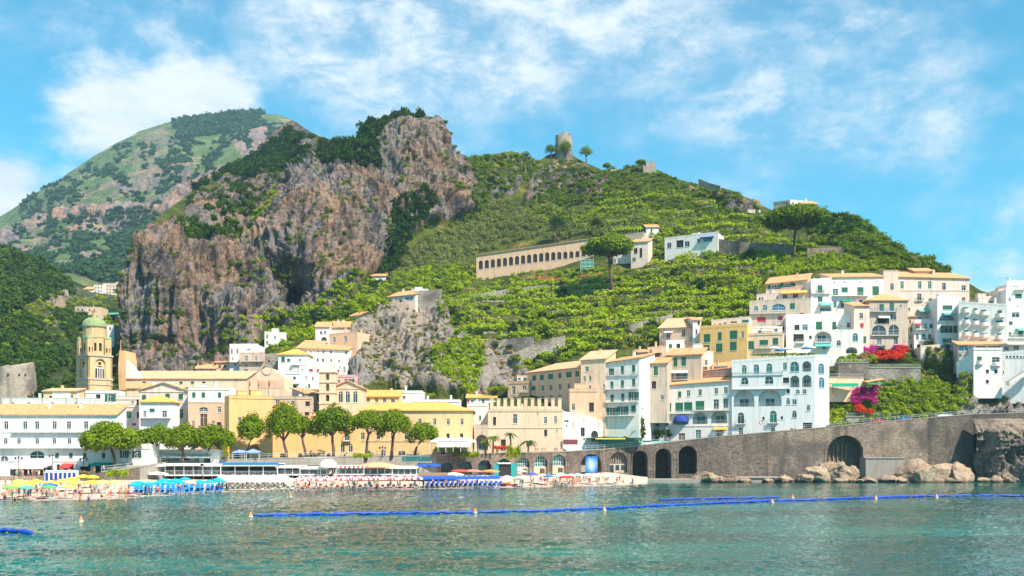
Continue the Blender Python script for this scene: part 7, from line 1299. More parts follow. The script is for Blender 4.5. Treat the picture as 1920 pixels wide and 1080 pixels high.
for k, (lab, base, top, wpx, Y, lean, fl, br) in enumerate((
    ('broad umbrella pine standing alone in front of the white palazzo', (217, 880), 798, 108, 239, -10, .42, .55), ('first pine of the low cluster, left of the cafe', (287, 868), 800, 62, 247, 6, .55, .5), ('second pine of the low cluster, hanging lowest', (342, 866), 801, 66, 249, 2, .6, .45), ('third pine of the low cluster, beside the yellow kiosk', (384, 866), 803, 86, 252, 14, .5, .5), ('slim dark pine left of the tall ochre block entrance', (463, 858), 780, 48, 258, 8, .9, .45),
    ('shaggy tall pine in front of the ochre block', (537, 858), 762, 66, 260, -6, .95, .35), ('small pine between the shaggy pine and the largest crown', (572, 856), 782, 42, 262, -6, .75, .5), ('largest round pine crown in front of the convent front', (625, 857), 764, 80, 263, -2, .62, .45), ('forked pine in the middle of the row right of the largest crown', (686, 854), 772, 62, 265, 6, .55, .5), ('pine with a straight trunk second from the right of the row', (734, 850), 772, 64, 267, 6, .6, .5), ('leaning low pine at the right end of the row', (777, 850), 795, 56, 269, 18, .6, .5))):
    stone_pine(lab, base, top, wpx, Y, lean, 3400 if wpx > 60 else 2400, 60 + k, fl, 'pines along the promenade', br)
stone_pine('tall stone pine with flat crown in front of the monastery', (1146, 545), 443, 92, 402, -4, 3600, 90, .36, 'stone pines on the hill', .62, 'leaf_pine', 'stone_pine')
stone_pine('widest stone pine with flat crown below the hilltop houses', (1488, 490), 390, 116, 398, 4, 4600, 91, .30, 'stone pines on the hill', .6, 'leaf_pine', 'stone_pine')
for k, (lab, base, top, w, Y, bare) in enumerate((('small pine left of the watchtower', (1033, 296), 272, 22, 584, .35), ('rounded pine in front of the watchtower', (1061, 300), 264, 26, 580, .2), ('lone pine right of the watchtower', (1099, 304), 275, 26, 578, .35), ('tiny round tree on the skyline right of the watchtower', (1138, 320), 306, 15, 560, .4), ('tree beside the small castle ruin', (1202, 312), 300, 20, 532, .25), ('slim dark tree on the skyline of the grove', (1046, 450), 402, 34, 474, .15), ('dark cypress-like tree left above the arcade', (1118, 446), 410, 22, 470, .1))):
    stone_pine(lab, base, top, w, Y, 0, 700, 120 + k, 1.1, None, bare, 'leaf_dark' if k > 4 else 'leaf_pine', 'hill_pine')
def palm(label, px, py, top, Y, seed, dark=False, w=1.0):
    b0 = P(px, py, Y); hh = (py - top) / F * Y; t = thing('palm_tree', label, 'palm', tuple(b0)); r = np.random.default_rng(seed); mb = MB()
    mb.tube([(0, 0, -.5), (.1, 0, hh * .45), (0, .05, hh * .85)], [.26, .2, .17], 8); ob('trunk', mb.mesh('trunk', 'trunk'), t)
    for k in range(13):
        a = 2 * pi * k / 13 + r.random() * .3; up = .2 + .9 * r.random(); L_ = (1.7 + .5 * r.random()) * w; mb = MB(); vs = []; n_ = 7
        for i_ in range(n_):
            s = i_ / (n_ - 1); x = L_ * s; z = hh * .85 + up * s * 1.5 - 1.9 * s * s; ww = .32 * (1 - s) * (s + .25) * 2 * w + .03
            for q in (-1, 1): vs.append((cos(a) * x - sin(a) * ww * q, sin(a) * x + cos(a) * ww * q, z - .1))
            vs.append((cos(a) * x, sin(a) * x, z + .08))
        mb.add(vs, [f for i_ in range(n_ - 1) for f in ((3 * i_, 3 * i_ + 2, 3 * i_ + 5, 3 * i_ + 3), (3 * i_ + 2, 3 * i_ + 1, 3 * i_ + 4, 3 * i_ + 5))]); ob('frond', mb.mesh('frond', 'leaf_dark' if dark else 'leaf_palm'), t)
palm('feathery palm beside the grey arched gateway', 924, 846, 815, 273.5, 1, w=1.1); palm('slim palm in front of the cream fort', 957, 846, 808, 276, 2, w=.9); palm('dark spreading palm right of the slim palm', 990, 848, 824, 277, 3, True, 1.2); palm('low palm left on the arcade terrace', 910, 848, 826, 274, 5, w=.9); palm('small potted palm on the wall terrace below the stained house', 1116, 832, 818, 288, 6, w=.8)
# tall dark shrub column beside the white hotel
b0 = P(1196, 824, 289.5); t = thing('cypress', 'tall dark shrub column at the left corner of the white hotel', 'tree', tuple(b0)); V, Q = leaf_cloud([(0, 0, 2, 2.1, 1.6, 2.2), (.2, 0, 4.5, 1.7, 1.4, 2.2), (0, 0, 7.0, 1.2, 1.1, 2.0), (.4, 0, 8.6, .7, .7, 1.2)], 1300, .4, 5); ob('crown', npmesh('crown', V, Q, 'leaf_dark'), t); ob('trunk', MB().tube([(0, 0, -.5), (0, 0, 6)], [.2, .08], 6).mesh('trunk', 'trunk'), t)
for k, (px, py, Y, w, h_, kind, lab) in enumerate(((1242, 822, 297, 2.4, 2.2, 'dark', 'dark bush at the hotel door arch'), (1088, 828, 287.5, 4.5, 1.2, 'mid', 'ivy pergola over the road cafe, left half'), (1140, 826, 288, 5.5, 1.2, 'mid', 'ivy pergola over the road cafe, right half'), (1207, 738, 303, 3.0, 1.4, 'bright', 'green planting on the small hotel roof terrace'), (1490, 667, 299, 5.5, 1.0, 'bright', 'hedge on the roof edge of the white hotel'), (1440, 668, 301, 4.5, .9, 'mid', 'planters on the hotel roof left of the hedge'), (962, 858, 272.5, 1.6, 3.6, 'bright', 'ivy hanging down the arcade between two arches'), (882, 858, 271, 2.0, 2.0, 'bright', 'ivy over the second arcade arch'), (856, 856, 270.4, 1.2, 2.6, 'mid', 'ivy hanging beside the first arcade arch'), (222, 893, 231.2, 2.2, 1.8, 'bright', 'yellow-green bush at the foot of the quay wall'), (155, 888, 231.4, 2.0, 1.0, 'dry', 'ochre bush behind the yellow parasols'),
        (680, 858, 258.5, 2.2, 1.4, 'bright', 'planter bushes on the promenade edge left of the gazebo'), (838, 846, 271, 3.0, 1.0, 'bright', 'flower boxes along the terrace under the white tents'), (375, 730, 281, 3.5, .9, 'bright', 'flower pots on the terrace of the green shuttered house'), (800, 745, 327, 2.5, 1.6, 'bright', 'bush on the flat roof under the rock'), (945, 733, 318, 5, 1.6, 'bright', 'hedge beside the white cottage under the rock'), (1660, 790, 302, 3, 2, 'mid', 'dark bush by the red car'), (938, 842, 274.5, 1.8, 1.2, 'red', 'red flower pots on the arcade terrace'))):
    b0 = P(px, py, Y); t = thing('planting', lab, 'plant', tuple(b0))
    for j in range(5): ob('leaf_clump', KIND[kind][j % 3], t, ((j - 2) / 2.5 * w, -.3 + .3 * (j % 2), 0), j * 1.3, (w * .42, .9, h_ * .8))
for k in PROTO.values(): pass
# ---------------------------------------------------------------- bathing decks, beach furniture
PEND = []                                   # things whose labels get an ordinal where several look alike
ORD = [ordw(i_) for i_ in range(99)]
def pend(o, base, px): PEND.append((o, base, px))
def pavilion(name, label, fr, xs, yr, yf, Y, dep, nposts, roofmat='paint_white', band=None, back='paint_dark', scallop=None, open_=True, cat='beach bar'):
    fa = Facade(fx(fr, xs[0]), Y, fx(fr, xs[1]), Y); zf = H + (CY - fy(fr, yf)) / F * Y; zr = H + (CY - fy(fr, yr)) / F * Y - zf; w = fa.w
    t = thing(name, label, cat, (fa.A.x, fa.A.y, zf), 0)
    ob('deck', MB().box(-.15, w + .15, -.2, dep, -.25, 0).mesh('deck', 'paint_white'), t)
    pe = [w * i_ / (nposts - 1) for i_ in range(nposts)]
    for x in pe: ob('post', shared(('post', round(zr, 1)), lambda: MB().box(-.09, .09, 0, .18, 0, zr).mesh('post', 'paint_white')), t, (x, .05, 0))
    for x in pe: ob('stilt', shared('stilt', lambda: MB().box(-.1, .1, 0, .2, -3.2, -.25).mesh('stilt', 'wood')), t, (x, .3, 0))
    mb = MB(); mb.box(-.4, w + .4, -.5, dep, zr, zr + .16); mb.box(-.4, w + .4, -.5, -.42, zr - .45, zr); rf = ob('roof', mb.mesh('roof', roofmat), t)
    if band: ob('roof_band', MB().box(-.5, w + .5, -.6, -.5, zr - .1, zr + .42).mesh('roof_band', band), rf)
    if scallop:
        mb = MB(); n = int(w / .5)
        for i_ in range(n):
            x = w * i_ / n; s = w / n; mb.add([(x, -.55, zr + .1), (x + s, -.55, zr + .1), (x + s, -.8, zr - .35), (x + s / 2, -.82, zr - .55), (x, -.8, zr - .35)], [(0, 1, 2, 3, 4)], i_ % 2)
        ob('scalloped_valance', mb.mesh('scalloped_valance', scallop), rf)
    ob('back_wall', MB().box(0, w, dep - .2, dep, -.2, zr - .01).mesh('back_wall', back), t); railing(t, 0, w, -.05, 0, 1.0, 'rail_grey')
    ob('underdeck_shade', MB().box(0, w, 2.5, 2.7, -3.4, -.27).mesh('underdeck_shade', 'room_shade'), t)  # dark sheet painted as the shade under the deck
    for k in range(max(1, int(w / 3.2))):       # tables with chairs on the deck
        x = 1.2 + k * 3.2
        if x > w - 1: break
        tb = ob('table', shared('dtable', lambda: MB().box(-.5, .5, -.5, .5, .70, .75).tube([(0, 0, 0), (0, 0, .7)], .05, 6).box(-.3, .3, -.3, .3, 0, .04).mesh('table', 'cloth_white')), t, (x, 1.6 + .5 * (k % 2), 0))
        for dx in (-.85, .85): ob('chair', shared('dchair', lambda: MB().box(-.22, .22, -.22, .22, .42, .47).box(-.22, .22, .19, .23, .47, .9).box(-.2, -.16, -.2, -.16, 0, .42).box(.16, .2, -.2, -.16, 0, .42).box(-.2, -.16, .16, .2, 0, .42).box(.16, .2, .16, .2, 0, .42).mesh('chair', 'wood')), tb, (dx, 0, 0))
    return t
pavilion('beach_restaurant', 'white beach restaurant with flat lifted roof behind the teal parasols', 'R', (536, 958), 540, 662, 246, 7, 5)
pavilion('beach_bar', 'small white bar with low front between the two restaurants', 'R', (962, 1160), 545, 662, 246, 7, 3, back='glass_teal')
pavilion('blue_band_restaurant', 'long white beach restaurant with a bright blue roof band', 'B', (47, 404), 778, 848, 247, 7, 5, band='band_blue')
pavilion('white_pavilion', 'white pavilion with yellow sign panel right of the blue roof band', 'S', (408, 690), 500, 603, 249, 7, 4, back='wood')
pavilion('white_bar_pavilion', 'plain white bar pavilion in the middle of the deck row', 'S', (694, 1030), 515, 603, 250, 7, 4, back='paint_white')
pavilion('striped_awning_bar', 'white deck bar with red and white scalloped awning', 'S', (1118, 1500), 500, 600, 251, 7, 6, scallop=['paint_white', 'paint_red'], back='paint_white')
pavilion('gazebo_bar', 'deck bar with a broad orange gazebo roof', 'T', (0, 372), 505, 600, 252, 7, 5, scallop=['paint_white', 'cloth_orange'], back='wood')
pavilion('white_awning_bar', 'white awning bar right of the orange gazebo', 'T', (376, 682), 510, 606, 253, 6, 5, roofmat='cloth_white', back='wood')
pavilion('blue_parasol_deck', 'low red-edged sun deck with blue parasols on top', 'T', (694, 1056), 598, 640, 254, 6, 5, roofmat='wood', back='room_shade', cat='sun deck')
a = P(fx('T', 190), fy('T', 500), 255.5); t = thing('gazebo_roof', 'wide pale orange gazebo canopy above the deck bar', 'canopy', tuple(a)); ob('canopy', MB().lathe([(5.4, -.2), (5.3, .1), (3.0, .6), (1.0, .95), (0, 1.05)], 10).mesh('canopy', 'tile_pale'), t); ob('pole', MB().tube([(0, 0, -2.8), (0, 0, 1.6)], .1, 6).mesh('pole', 'wood'), t)
a = P(fx('S', 1050), fy('S', 600), 249); t = thing('sail_shelter', 'white rounded shelter sail between two deck bars', 'shelter', tuple(a)); ob('sail', MB().lathe([(2.2 * cos(q), 1.6 + 1.9 * sin(q)) for q in np.linspace(0, pi / 2, 7)], 14).mesh('sail', 'cloth_white', True), t); [ob('post', MB().box(-.08, .08, -.1, .1, -3, 1.8).mesh('post', 'paint_white'), t, (x_, 0, 0)) for x_ in (-1.83, 1.83)]
# glass-fronted terrace and white dining tents behind the decks
for nm, lab, fr, xs, yr, yf, Y, rm in (('glass_terrace', 'teal glass-fronted terrace under the right pines', 'T', (495, 850), 372, 440, 262, 'glass_teal'), ('slate_terrace', 'blue-grey terrace parapet behind the white bar', 'S', (735, 1135), 395, 470, 257.5, 'concrete')):
    fa = Facade(fx(fr, xs[0]), Y, fx(fr, xs[1]), Y); zf = H + (CY - fy(fr, yf)) / F * Y; zr = H + (CY - fy(fr, yr)) / F * Y - zf; t = thing(nm, lab, 'terrace', (fa.A.x, fa.A.y, zf)); n = 9
    for k in range(n): ob('panel', shared((nm, 'p'), lambda: MB().box(.05, fa.w / n - .05, 0, .06, 0, zr).mesh('panel', rm)), t, (fa.w * k / n, 0, 0))
    ob('floor', MB().box(-.2, fa.w + .2, -.2, 5, -.4, -.003).mesh('floor', 'concrete'), t); ob('rail', MB().box(0, fa.w, -.05, .1, zr, zr + .08).mesh('rail', 'paint_white'), t)
for k in range(5):
    a = P(fx('T', 960 + k * 95), fy('T', 300), 268); t = thing('dining_tent', ORD[k] + ' white dining tent from the left under the yellow building', 'tent', tuple(a), 0, 'dining tents')
    ob('canopy', shared('tent', lambda: MB().add([(-2, -2, 2.3), (2, -2, 2.3), (2, 2, 2.3), (-2, 2, 2.3), (0, 0, 3.3)], [(0, 1, 4), (1, 2, 4), (2, 3, 4), (3, 0, 4)]).box(-2, 2, -2.02, -1.98, 2.0, 2.3).mesh('canopy', 'cloth_white')), t)
    for x in (-1.9, 1.9):
        for y in (-1.9, 1.9): ob('pole', shared('tentpole', lambda: MB().tube([(0, 0, -.4), (0, 0, 2.3)], .05, 5).mesh('pole', 'paint_white')), t, (x, y, 0))
for k, (x, y) in enumerate(((1390, 440), (1530, 440))):
    a = P(fx('R', x), fy('R', 500), 257); t = thing('market_canopy', ('left', 'right')[k] + ' pale blue market canopy in front of the ochre block', 'canopy', tuple(a), 0, 'market canopies'); c_ = ob('canopy', shared('mcan', lambda: MB().add([(-1.8, -1.6, 2.0), (1.8, -1.6, 2.0), (1.8, 1.6, 2.0), (-1.8, 1.6, 2.0), (0, 0, 2.8)], [(0, 1, 4), (1, 2, 4), (2, 3, 4), (3, 0, 4)]).box(-1.8, 1.8, -1.62, -1.58, 1.75, 2.0).mesh('canopy', 'obj_cloth')), t); c_.color = (.25, .35, .75, 1)
    for x_ in (-1.7, 1.7): ob('pole', shared('mpole', lambda: MB().tube([(0, -1.5, -.5), (0, -1.5, 2.0)], .05, 5).mesh('pole', 'paint_white')), t, (x_, 0, 0))
# turquoise shop front in the fourth arch
a = P(fx('U', 180), fy('U', 745), 271.2); b_ = P(fx('U', 462), fy('U', 600), 271.2); w_, h_ = b_.x - a.x, b_.z - a.z; t = thing('turquoise_shop', 'turquoise shop front with dark doorway in an arcade arch', 'shop', tuple(a))
for x0, x1 in ((0, w_ * .2), (w_ * .75, w_)): ob('side_panel', MB().box(x0, x1, 0, .4, -1.2, h_).mesh('side_panel', 'paint_teal'), t)
ob('doorway', MB().box(w_ * .2, w_ * .75, .2, .4, -1.2, h_ * .95).mesh('doorway', 'room_shade'), t); ob('lintel', MB().box(w_ * .16, w_ * .74, -.2, .3, h_ * .95, h_ * 1.08).mesh('lintel', 'paint_white'), t)
# the painted beach cabins on the left
for k in range(7):
    x = 430 + 42 * k; a = P(fx('P', x), fy('P', 800), 229.5); a.z = zbeach(fx('P', x), 229.5); t = thing('beach_cabin', ORD[k] + ' beach cabin from the left, white with a blue door', 'cabin', (a.x, 229.5, a.z), 0, 'beach cabins behind the yellow parasols')
    ob('wall', shared('cabin', lambda: MB().box(-.48, .48, 0, 1.2, -.3, 2.2).mesh('wall', 'paint_white')), t); ob('door', shared('cabdoor', lambda: MB().box(-.3, .3, -.04, -.003, 0, 1.85).mesh('door', 'cloth_blue')), t); ob('roof', shared('cabroof', lambda: MB().add([(-.53, -.1, 2.2), (.53, -.1, 2.2), (.53, 1.3, 2.35), (-.53, 1.3, 2.35)], [(0, 1, 2, 3)]).mesh('roof', 'paint_white')), t)
def on_beach(px, py, h_):
    """distance at which something h_ metres above the shingle is seen at that height"""
    best = None
    for Y in np.arange(Yw(px) + .5, min(Yq(px), 283) - 1, .5):
        d = abs(CY - (zbeach(px, Y) + h_ - H) * F / Y - py)
        if best is None or d < best[0]: best = (d, Y)
    Y = best[1]; return Vector(((px - CX) / F * Y, Y, zbeach(px, Y) - .02))
PAR = {}
def parasol(px, py, colname, col, r=1.15, base=None, hgt=2.2, zone='', loc=None, name='beach_parasol'):
    loc = on_beach(px, py, hgt + .15) if loc is None else loc
    t = thing(name, '', 'parasol', tuple(loc), rnd.random() * 6, zone); mt = 'cloth_stripe' if col == 'stripe' else 'obj_cloth'
    c = ob('canopy', shared(('canopy', mt, r), lambda: MB().lathe([(r * 1.0, hgt - .22), (r * 1.0, hgt - .02), (r * .62, hgt + .22), (r * .25, hgt + .36), (0, hgt + .42)], 12).mesh('canopy', mt)), t)
    if mt == 'obj_cloth': c.color = (*col, 1)
    ob('pole', shared(('ppole', hgt), lambda: MB().tube([(0, 0, -.3), (0, 0, hgt + .38)], .035, 6).mesh('pole', 'paint_white')), t)
    pend(t, base or f'{colname} beach parasol {zone}', px); return t
SUNBED = {}
def sunbed(px, loc, colname, col, zone, rz=0.0, mat='obj_cloth', base=None):
    t = thing('sunbed', '', 'sunbed', tuple(loc), rz, 'sunbeds ' + zone)
    ob('frame', shared('bedframe', lambda: MB().box(-.33, .33, -.95, .95, .28, .33).box(-.32, -.26, -.9, -.84, 0, .28).box(.26, .32, -.9, -.84, 0, .28).box(-.32, -.26, .6, .66, 0, .28).box(.26, .32, .6, .66, 0, .28).mesh('frame', 'paint_white')), t)
    m_ = ob('mattress', shared('bedmat', lambda: MB().box(-.31, .31, -.93, .3, .335, .42).mesh('mattress', mat)), t); b2 = ob('backrest', shared('bedback', lambda: MB().add([(-.31, .3, .335), (.31, .3, .335), (.31, .92, .80), (-.31, .92, .80), (-.31, .24, .42), (.31, .24, .42), (.31, .86, .88), (-.31, .86, .88)], [(0, 3, 2, 1), (4, 5, 6, 7), (0, 1, 5, 4), (1, 2, 6, 5), (2, 3, 7, 6), (3, 0, 4, 7)]).mesh('backrest', mat)), t)
    m_.color = b2.color = (*col, 1); pend(t, base or f'{colname} sunbed {zone}', px); return t
YEL, TEAL, WHT, BLU, RED = (.88, .62, .04), (.0, .38, .50), (.86, .84, .80), (.01, .09, .55), (.75, .05, .04)
zn = 'on the open shingle at the left'
for x, y, c, cn_ in ((175, 790, (.85, .75, .1), 'lemon yellow'), (330, 790, YEL, 'yellow'), (150, 828, YEL, 'yellow'), (255, 820, YEL, 'yellow'), (470, 800, YEL, 'yellow'), (590, 785, (.9, .7, .1), 'lemon yellow'), (668, 770, YEL, 'yellow'), (690, 800, (.85, .75, .1), 'lemon yellow'), (765, 745, YEL, 'yellow'), (850, 750, (.85, .5, .03), 'amber'), (838, 800, YEL, 'yellow'), (945, 795, (.75, .80, .2), 'lime'), (1055, 795, (.75, .80, .2), 'lime'), (462, 825, (.03, .1, .6), 'royal blue'), (100, 850, (.2, .55, .1), 'green'), (245, 870, (.1, .5, .6), 'pale blue'), (450, 858, (.1, .45, .15), 'green'), (640, 855, (.6, .75, .1), 'lime')):
    parasol(fx('P', x), fy('P', y), cn_, c, 1.35, zone=zn)
zn = 'in the teal bathing section'
for k, (x, y) in enumerate(((235, 742), (355, 755), (470, 742), (585, 755), (700, 735), (760, 700), (925, 730), (930, 765), (1035, 735), (1130, 708), (1152, 745), (200, 765), (815, 742), (520, 715), (650, 715))):
    parasol(fx('R', x), fy('R', y), 'salmon' if x == 815 else 'teal', (.75, .42, .32) if x == 815 else TEAL, 1.3, zone=zn)
for k, x in enumerate((230, 345, 470, 590, 700, 800, 920, 1035, 1140)):
    px = fx('R', x)
    for j in range(4):
        p_ = on_beach(px, fy('R', 860 - j * 24), .4)
        for s in (-.45, .45): sunbed(px, p_ + Vector((s, 0, 0)), 'turquoise blue', (.0, .20, .55), zn, 0.05 * rnd.random(), base='turquoise blue sunbed in the teal bathing section, row ' + ORD[j] + ' from the water')
zn = 'in the white bathing section'
for ci_, px in enumerate((430, 449, 468, 487, 506, 525, 543)):
    for j in range(4):
        parasol(px - j * 5 + 3, 903 - j * 3.6, 'white', WHT, 1.25, zone=zn, base='white beach parasol in the white section, row ' + ORD[j] + ' from the water')
        p_ = on_beach(px - j * 5, 917 - j * 4.2, .4)
        for s in (-.5, .5): sunbed(px, p_ + Vector((s, 0, 0)), 'straw white', (.80, .66, .48), zn, base='straw coloured sunbed in the white section, row ' + ORD[j] + ' from the water')
zn = 'in the striped bathing section'
for j in range(3):
    for k in range(15 if j else 16):
        px = 556 + k * 15.4 + j * 5; parasol(px, 901 - j * 3.4, 'red and white striped', 'stripe', 1.2, zone=zn, base='red and white striped parasol, ' + ('front', 'middle', 'back')[j] + ' row')
for k in range(22): px = 558 + k * 10.6; sunbed(px, on_beach(px, 911 + (k % 2) * 1.5, .4), 'orange-red', (.80, .16, .04) if k % 3 else (.85, .5, .4), zn, 0.2 * rnd.random(), base='orange-red sunbed under the striped parasols')
zn = 'in the blue bathing section'
for j in range(2):
    for k in range(15): px = 786 + k * 10 + j * 4; parasol(px, 896.5 - j * 2.6, 'deep blue', BLU, 1.15, zone=zn, base='deep blue parasol, ' + ('front', 'back')[j] + ' row')
for j in range(3):
    for k in range(16): px = 800 + k * 9 + j * 2; sunbed(px, on_beach(px, 910.5 - j * 2.6, .4), 'navy', (.02, .07, .40), zn, base='navy sunbed in the blue section, row ' + ORD[j] + ' from the water')
zn = 'on the right shingle by the arches'
for x, y, c, cn_ in ((525, 690, (.35, .55, .8), 'pale blue'), (660, 722, (.05, .1, .5), 'navy'), (790, 742, (.75, .85, .85), 'white'), (865, 752, (.02, .2, .55), 'blue'), (1020, 728, (.45, .75, .65), 'mint'), (1145, 745, (.8, .8, .75), 'white'), (1235, 738, (.35, .65, .45), 'green'), (1365, 738, (.75, .85, .9), 'white'), (1440, 745, (.7, .85, .85), 'white'), (1590, 745, (.7, .85, .8), 'white'), (1700, 745, (.75, .8, .75), 'white'), (1060, 770, RED, 'red'), (1130, 768, RED, 'red'), (1010, 745, (.75, .85, .9), 'white'), (540, 770, (.8, .85, .9), 'white'), (340, 765, (.85, .85, .8), 'white')):
    parasol(fx('U', x), fy('U', y), cn_, c, 1.25, zone=zn)
for lab, x, y, c, Y in (('big red cafe parasol in front of the second arch', 1235, 545, (.75, .07, .05), 263), ('big pinkish red cafe parasol in front of the third arch', 1395, 545, (.80, .22, .18), 263.5), ('big orange cafe parasol left of the turquoise shop', 1612, 548, (.85, .28, .05), 265)):
    p_ = P(fx('T', x), fy('T', y), Y); p_.z -= 2.7; parasol(fx('T', x), 0, '', c, 2.5, base=lab, hgt=2.4, loc=p_, zone='cafe parasols')
for lab, x, y in (('left deep blue parasol on the red-edged sun deck', 760, 490), ('right deep blue parasol on the red-edged sun deck', 892, 485)):
    p_ = P(fx('T', x), fy('T', y), 256); p_.z -= 2.3; parasol(fx('T', x), 0, '', BLU, 2.0, base=lab, loc=p_, zone='deck parasols')
for lab, x, y in (('left big white parasol above the teal section', 285, 648), ('right big white parasol above the teal section', 450, 648), ('rear white parasol in front of the cafe', 430, 555)):
    p_ = P(fx('R', x), fy('R', y), 242 if y > 600 else 246); p_.z -= 2.4; parasol(fx('R', x), 0, '', (.88, .82, .76), 2.5, base=lab, loc=p_, zone='large white parasols')
p_ = P(fx('T', 1145), fy('T', 590), 258); p_.z -= 2.4; parasol(fx('T', 1145), 0, '', (.85, .83, .70), 2.6, base='wide cream parasol right of the sun deck', loc=p_, zone='cafe parasols')
# kayaks and pedal boats on the shingle
def boat(lab, px, py, L_, col, rz):
    p_ = on_beach(px, py, .2); t = thing('canoe', lab, 'canoe', tuple(p_), rz); vs = []; n_ = 9
    for i_ in range(n_):
        s = i_ / (n_ - 1) * 2 - 1; w_ = .42 * (1 - abs(s) ** 2.4) + .02; x = s * L_ / 2; k = .15 * s * s; vs += [(x, -w_, .38 + k), (x, -w_ * .7, .1 + k), (x, 0, 0 + k), (x, w_ * .7, .1 + k), (x, w_, .38 + k)]
    mb = MB(); mb.add(vs, [(5 * i_ + j, 5 * i_ + j + 1, 5 * i_ + j + 6, 5 * i_ + j + 5) for i_ in range(n_ - 1) for j in range(4)]); h_ = ob('hull', mb.mesh('hull', 'obj_gloss', True), t); h_.color = (*col, 1)
    ob('seat', MB().box(-.5, -.2, -.3, .3, .2, .26).box(.5, .8, -.28, .28, .2, .26).mesh('seat', 'wood'), t)
boat('red canoe beside the teal sunbeds', 242, 925, 4.2, (.6, .03, .02), .3); boat('red canoe at the right end of the blue sunbeds', 953, 909, 4.5, (.65, .04, .03), -.2); boat('orange canoe between the blue and open beach', 945, 906, 3.6, (.75, .2, .03), .5)
# ---------------------------------------------------------------- people
def skin_person(name, joints, edges):
    """one continuous body grown round a posed skeleton; joints: name -> (x, y, z, radius)"""
    ks = list(joints); me = bpy.data.meshes.new(name); me.from_pydata([joints[k][:3] for k in ks], [(ks.index(a), ks.index(b_)) for a, b_ in edges], [])
    o = bpy.data.objects.new(name, me); COL.objects.link(o); o.modifiers.new('skin', 'SKIN'); sv = me.skin_vertices[0].data
    for i_, k in enumerate(ks): r = joints[k][3]; sv[i_].radius = (r, r); sv[i_].use_root = (k == 'pelvis')
    sb = o.modifiers.new('sub', 'SUBSURF'); sb.levels = 1; sb.render_levels = 1
    dg = bpy.context.evaluated_depsgraph_get(); out = bpy.data.meshes.new_from_object(o.evaluated_get(dg)); bpy.data.objects.remove(o)
    out.materials.clear()
    for q in ('skin', 'obj_suit', 'hair'): out.materials.append(M[q])
    J_ = np.array([joints[k][:3] for k in ks]); mi = []
    hd = np.array(joints['head'][:3]); nk = np.array(joints['neck'][:3]); up = (hd - nk) / np.linalg.norm(hd - nk)
    for p_ in out.polygons:
        c = np.array(p_.center); k = ks[int(np.argmin(((J_ - c) ** 2).sum(1)))]
        back_ = np.dot(c - hd, up)
        mi.append(2 if k in ('head', 'crown') and (back_ > .03 or c[1] > hd[1] + .05) else 1 if k in ('pelvis', 'hipL', 'hipR', 'waist') else 0)
    out.polygons.foreach_set('material_index', mi); out.polygons.foreach_set('use_smooth', [True] * len(mi)); out.update(); return out
EDG = [('pelvis', 'waist'), ('waist', 'chest'), ('chest', 'neck'), ('neck', 'head'), ('head', 'crown'), ('chest', 'shL'), ('shL', 'elL'), ('elL', 'haL'), ('haL', 'fiL'), ('chest', 'shR'), ('shR', 'elR'), ('elR', 'haR'), ('haR', 'fiR'), ('pelvis', 'hipL'), ('hipL', 'knL'), ('knL', 'anL'), ('anL', 'toL'), ('pelvis', 'hipR'), ('hipR', 'knR'), ('knR', 'anR'), ('anR', 'toR')]
RAD = dict(pelvis=.15, waist=.125, chest=.15, neck=.055, head=.095, crown=.07, shL=.07, elL=.045, haL=.035, fiL=.022, hipL=.095, knL=.06, anL=.04, toL=.03)
for k in list(RAD):
    if k.endswith('L'): RAD[k[:-1] + 'R'] = RAD[k]
def pose(**kw): return {k: (*v, RAD[k]) for k, v in kw.items()}
STAND = pose(pelvis=(0, 0, .95), waist=(0, 0, 1.12), chest=(0, .01, 1.34), neck=(0, 0, 1.50), head=(0, -.02, 1.62), crown=(0, -.01, 1.70), shL=(.19, 0, 1.40), elL=(.25, .03, 1.12), haL=(.26, -.05, .87), fiL=(.25, -.08, .77), shR=(-.19, 0, 1.40), elR=(-.26, .02, 1.12), haR=(-.24, -.10, .90), fiR=(-.22, -.14, .81), hipL=(.10, 0, .88), knL=(.11, -.02, .49), anL=(.12, .02, .08), toL=(.13, -.14, .03), hipR=(-.10, 0, .88), knR=(-.11, -.02, .49), anR=(-.12, .02, .08), toR=(-.14, -.14, .03))
WALK = pose(pelvis=(0, 0, .93), waist=(0, -.01, 1.10), chest=(0, -.03, 1.32), neck=(0, -.04, 1.48), head=(0, -.07, 1.60), crown=(0, -.06, 1.68), shL=(.18, -.03, 1.38), elL=(.24, .14, 1.14), haL=(.23, .10, .90), fiL=(.22, .06, .81), shR=(-.18, -.03, 1.38), elR=(-.24, -.18, 1.15), haR=(-.2, -.34, .98), fiR=(-.19, -.40, .92), hipL=(.10, 0, .86), knL=(.10, -.20, .50), anL=(.10, -.20, .10), toL=(.10, -.36, .05), hipR=(-.10, 0, .86), knR=(-.10, .10, .48), anR=(-.10, .36, .14), toR=(-.10, .26, .03))
HIPS = dict(STAND); HIPS.update(pose(elL=(.40, .06, 1.18), haL=(.22, -.05, 1.02), fiL=(.16, -.08, 1.0), elR=(-.40, .06, 1.18), haR=(-.22, -.05, 1.02), fiR=(-.16, -.08, 1.0)))
SIT = pose(pelvis=(0, .1, .14), waist=(0, .14, .32), chest=(0, .13, .54), neck=(0, .10, .70), head=(0, .07, .82), crown=(0, .08, .90), shL=(.18, .13, .60), elL=(.27, .0, .40), haL=(.20, -.22, .42), fiL=(.15, -.30, .44), shR=(-.18, .13, .60), elR=(-.28, .25, .34), haR=(-.28, .36, .08), fiR=(-.28, .42, .03), hipL=(.11, .02, .14), knL=(.16, -.34, .46), anL=(.14, -.60, .09), toL=(.14, -.74, .05), hipR=(-.11, .02, .14), knR=(-.16, -.36, .44), anR=(-.15, -.66, .09), toR=(-.15, -.80, .05))
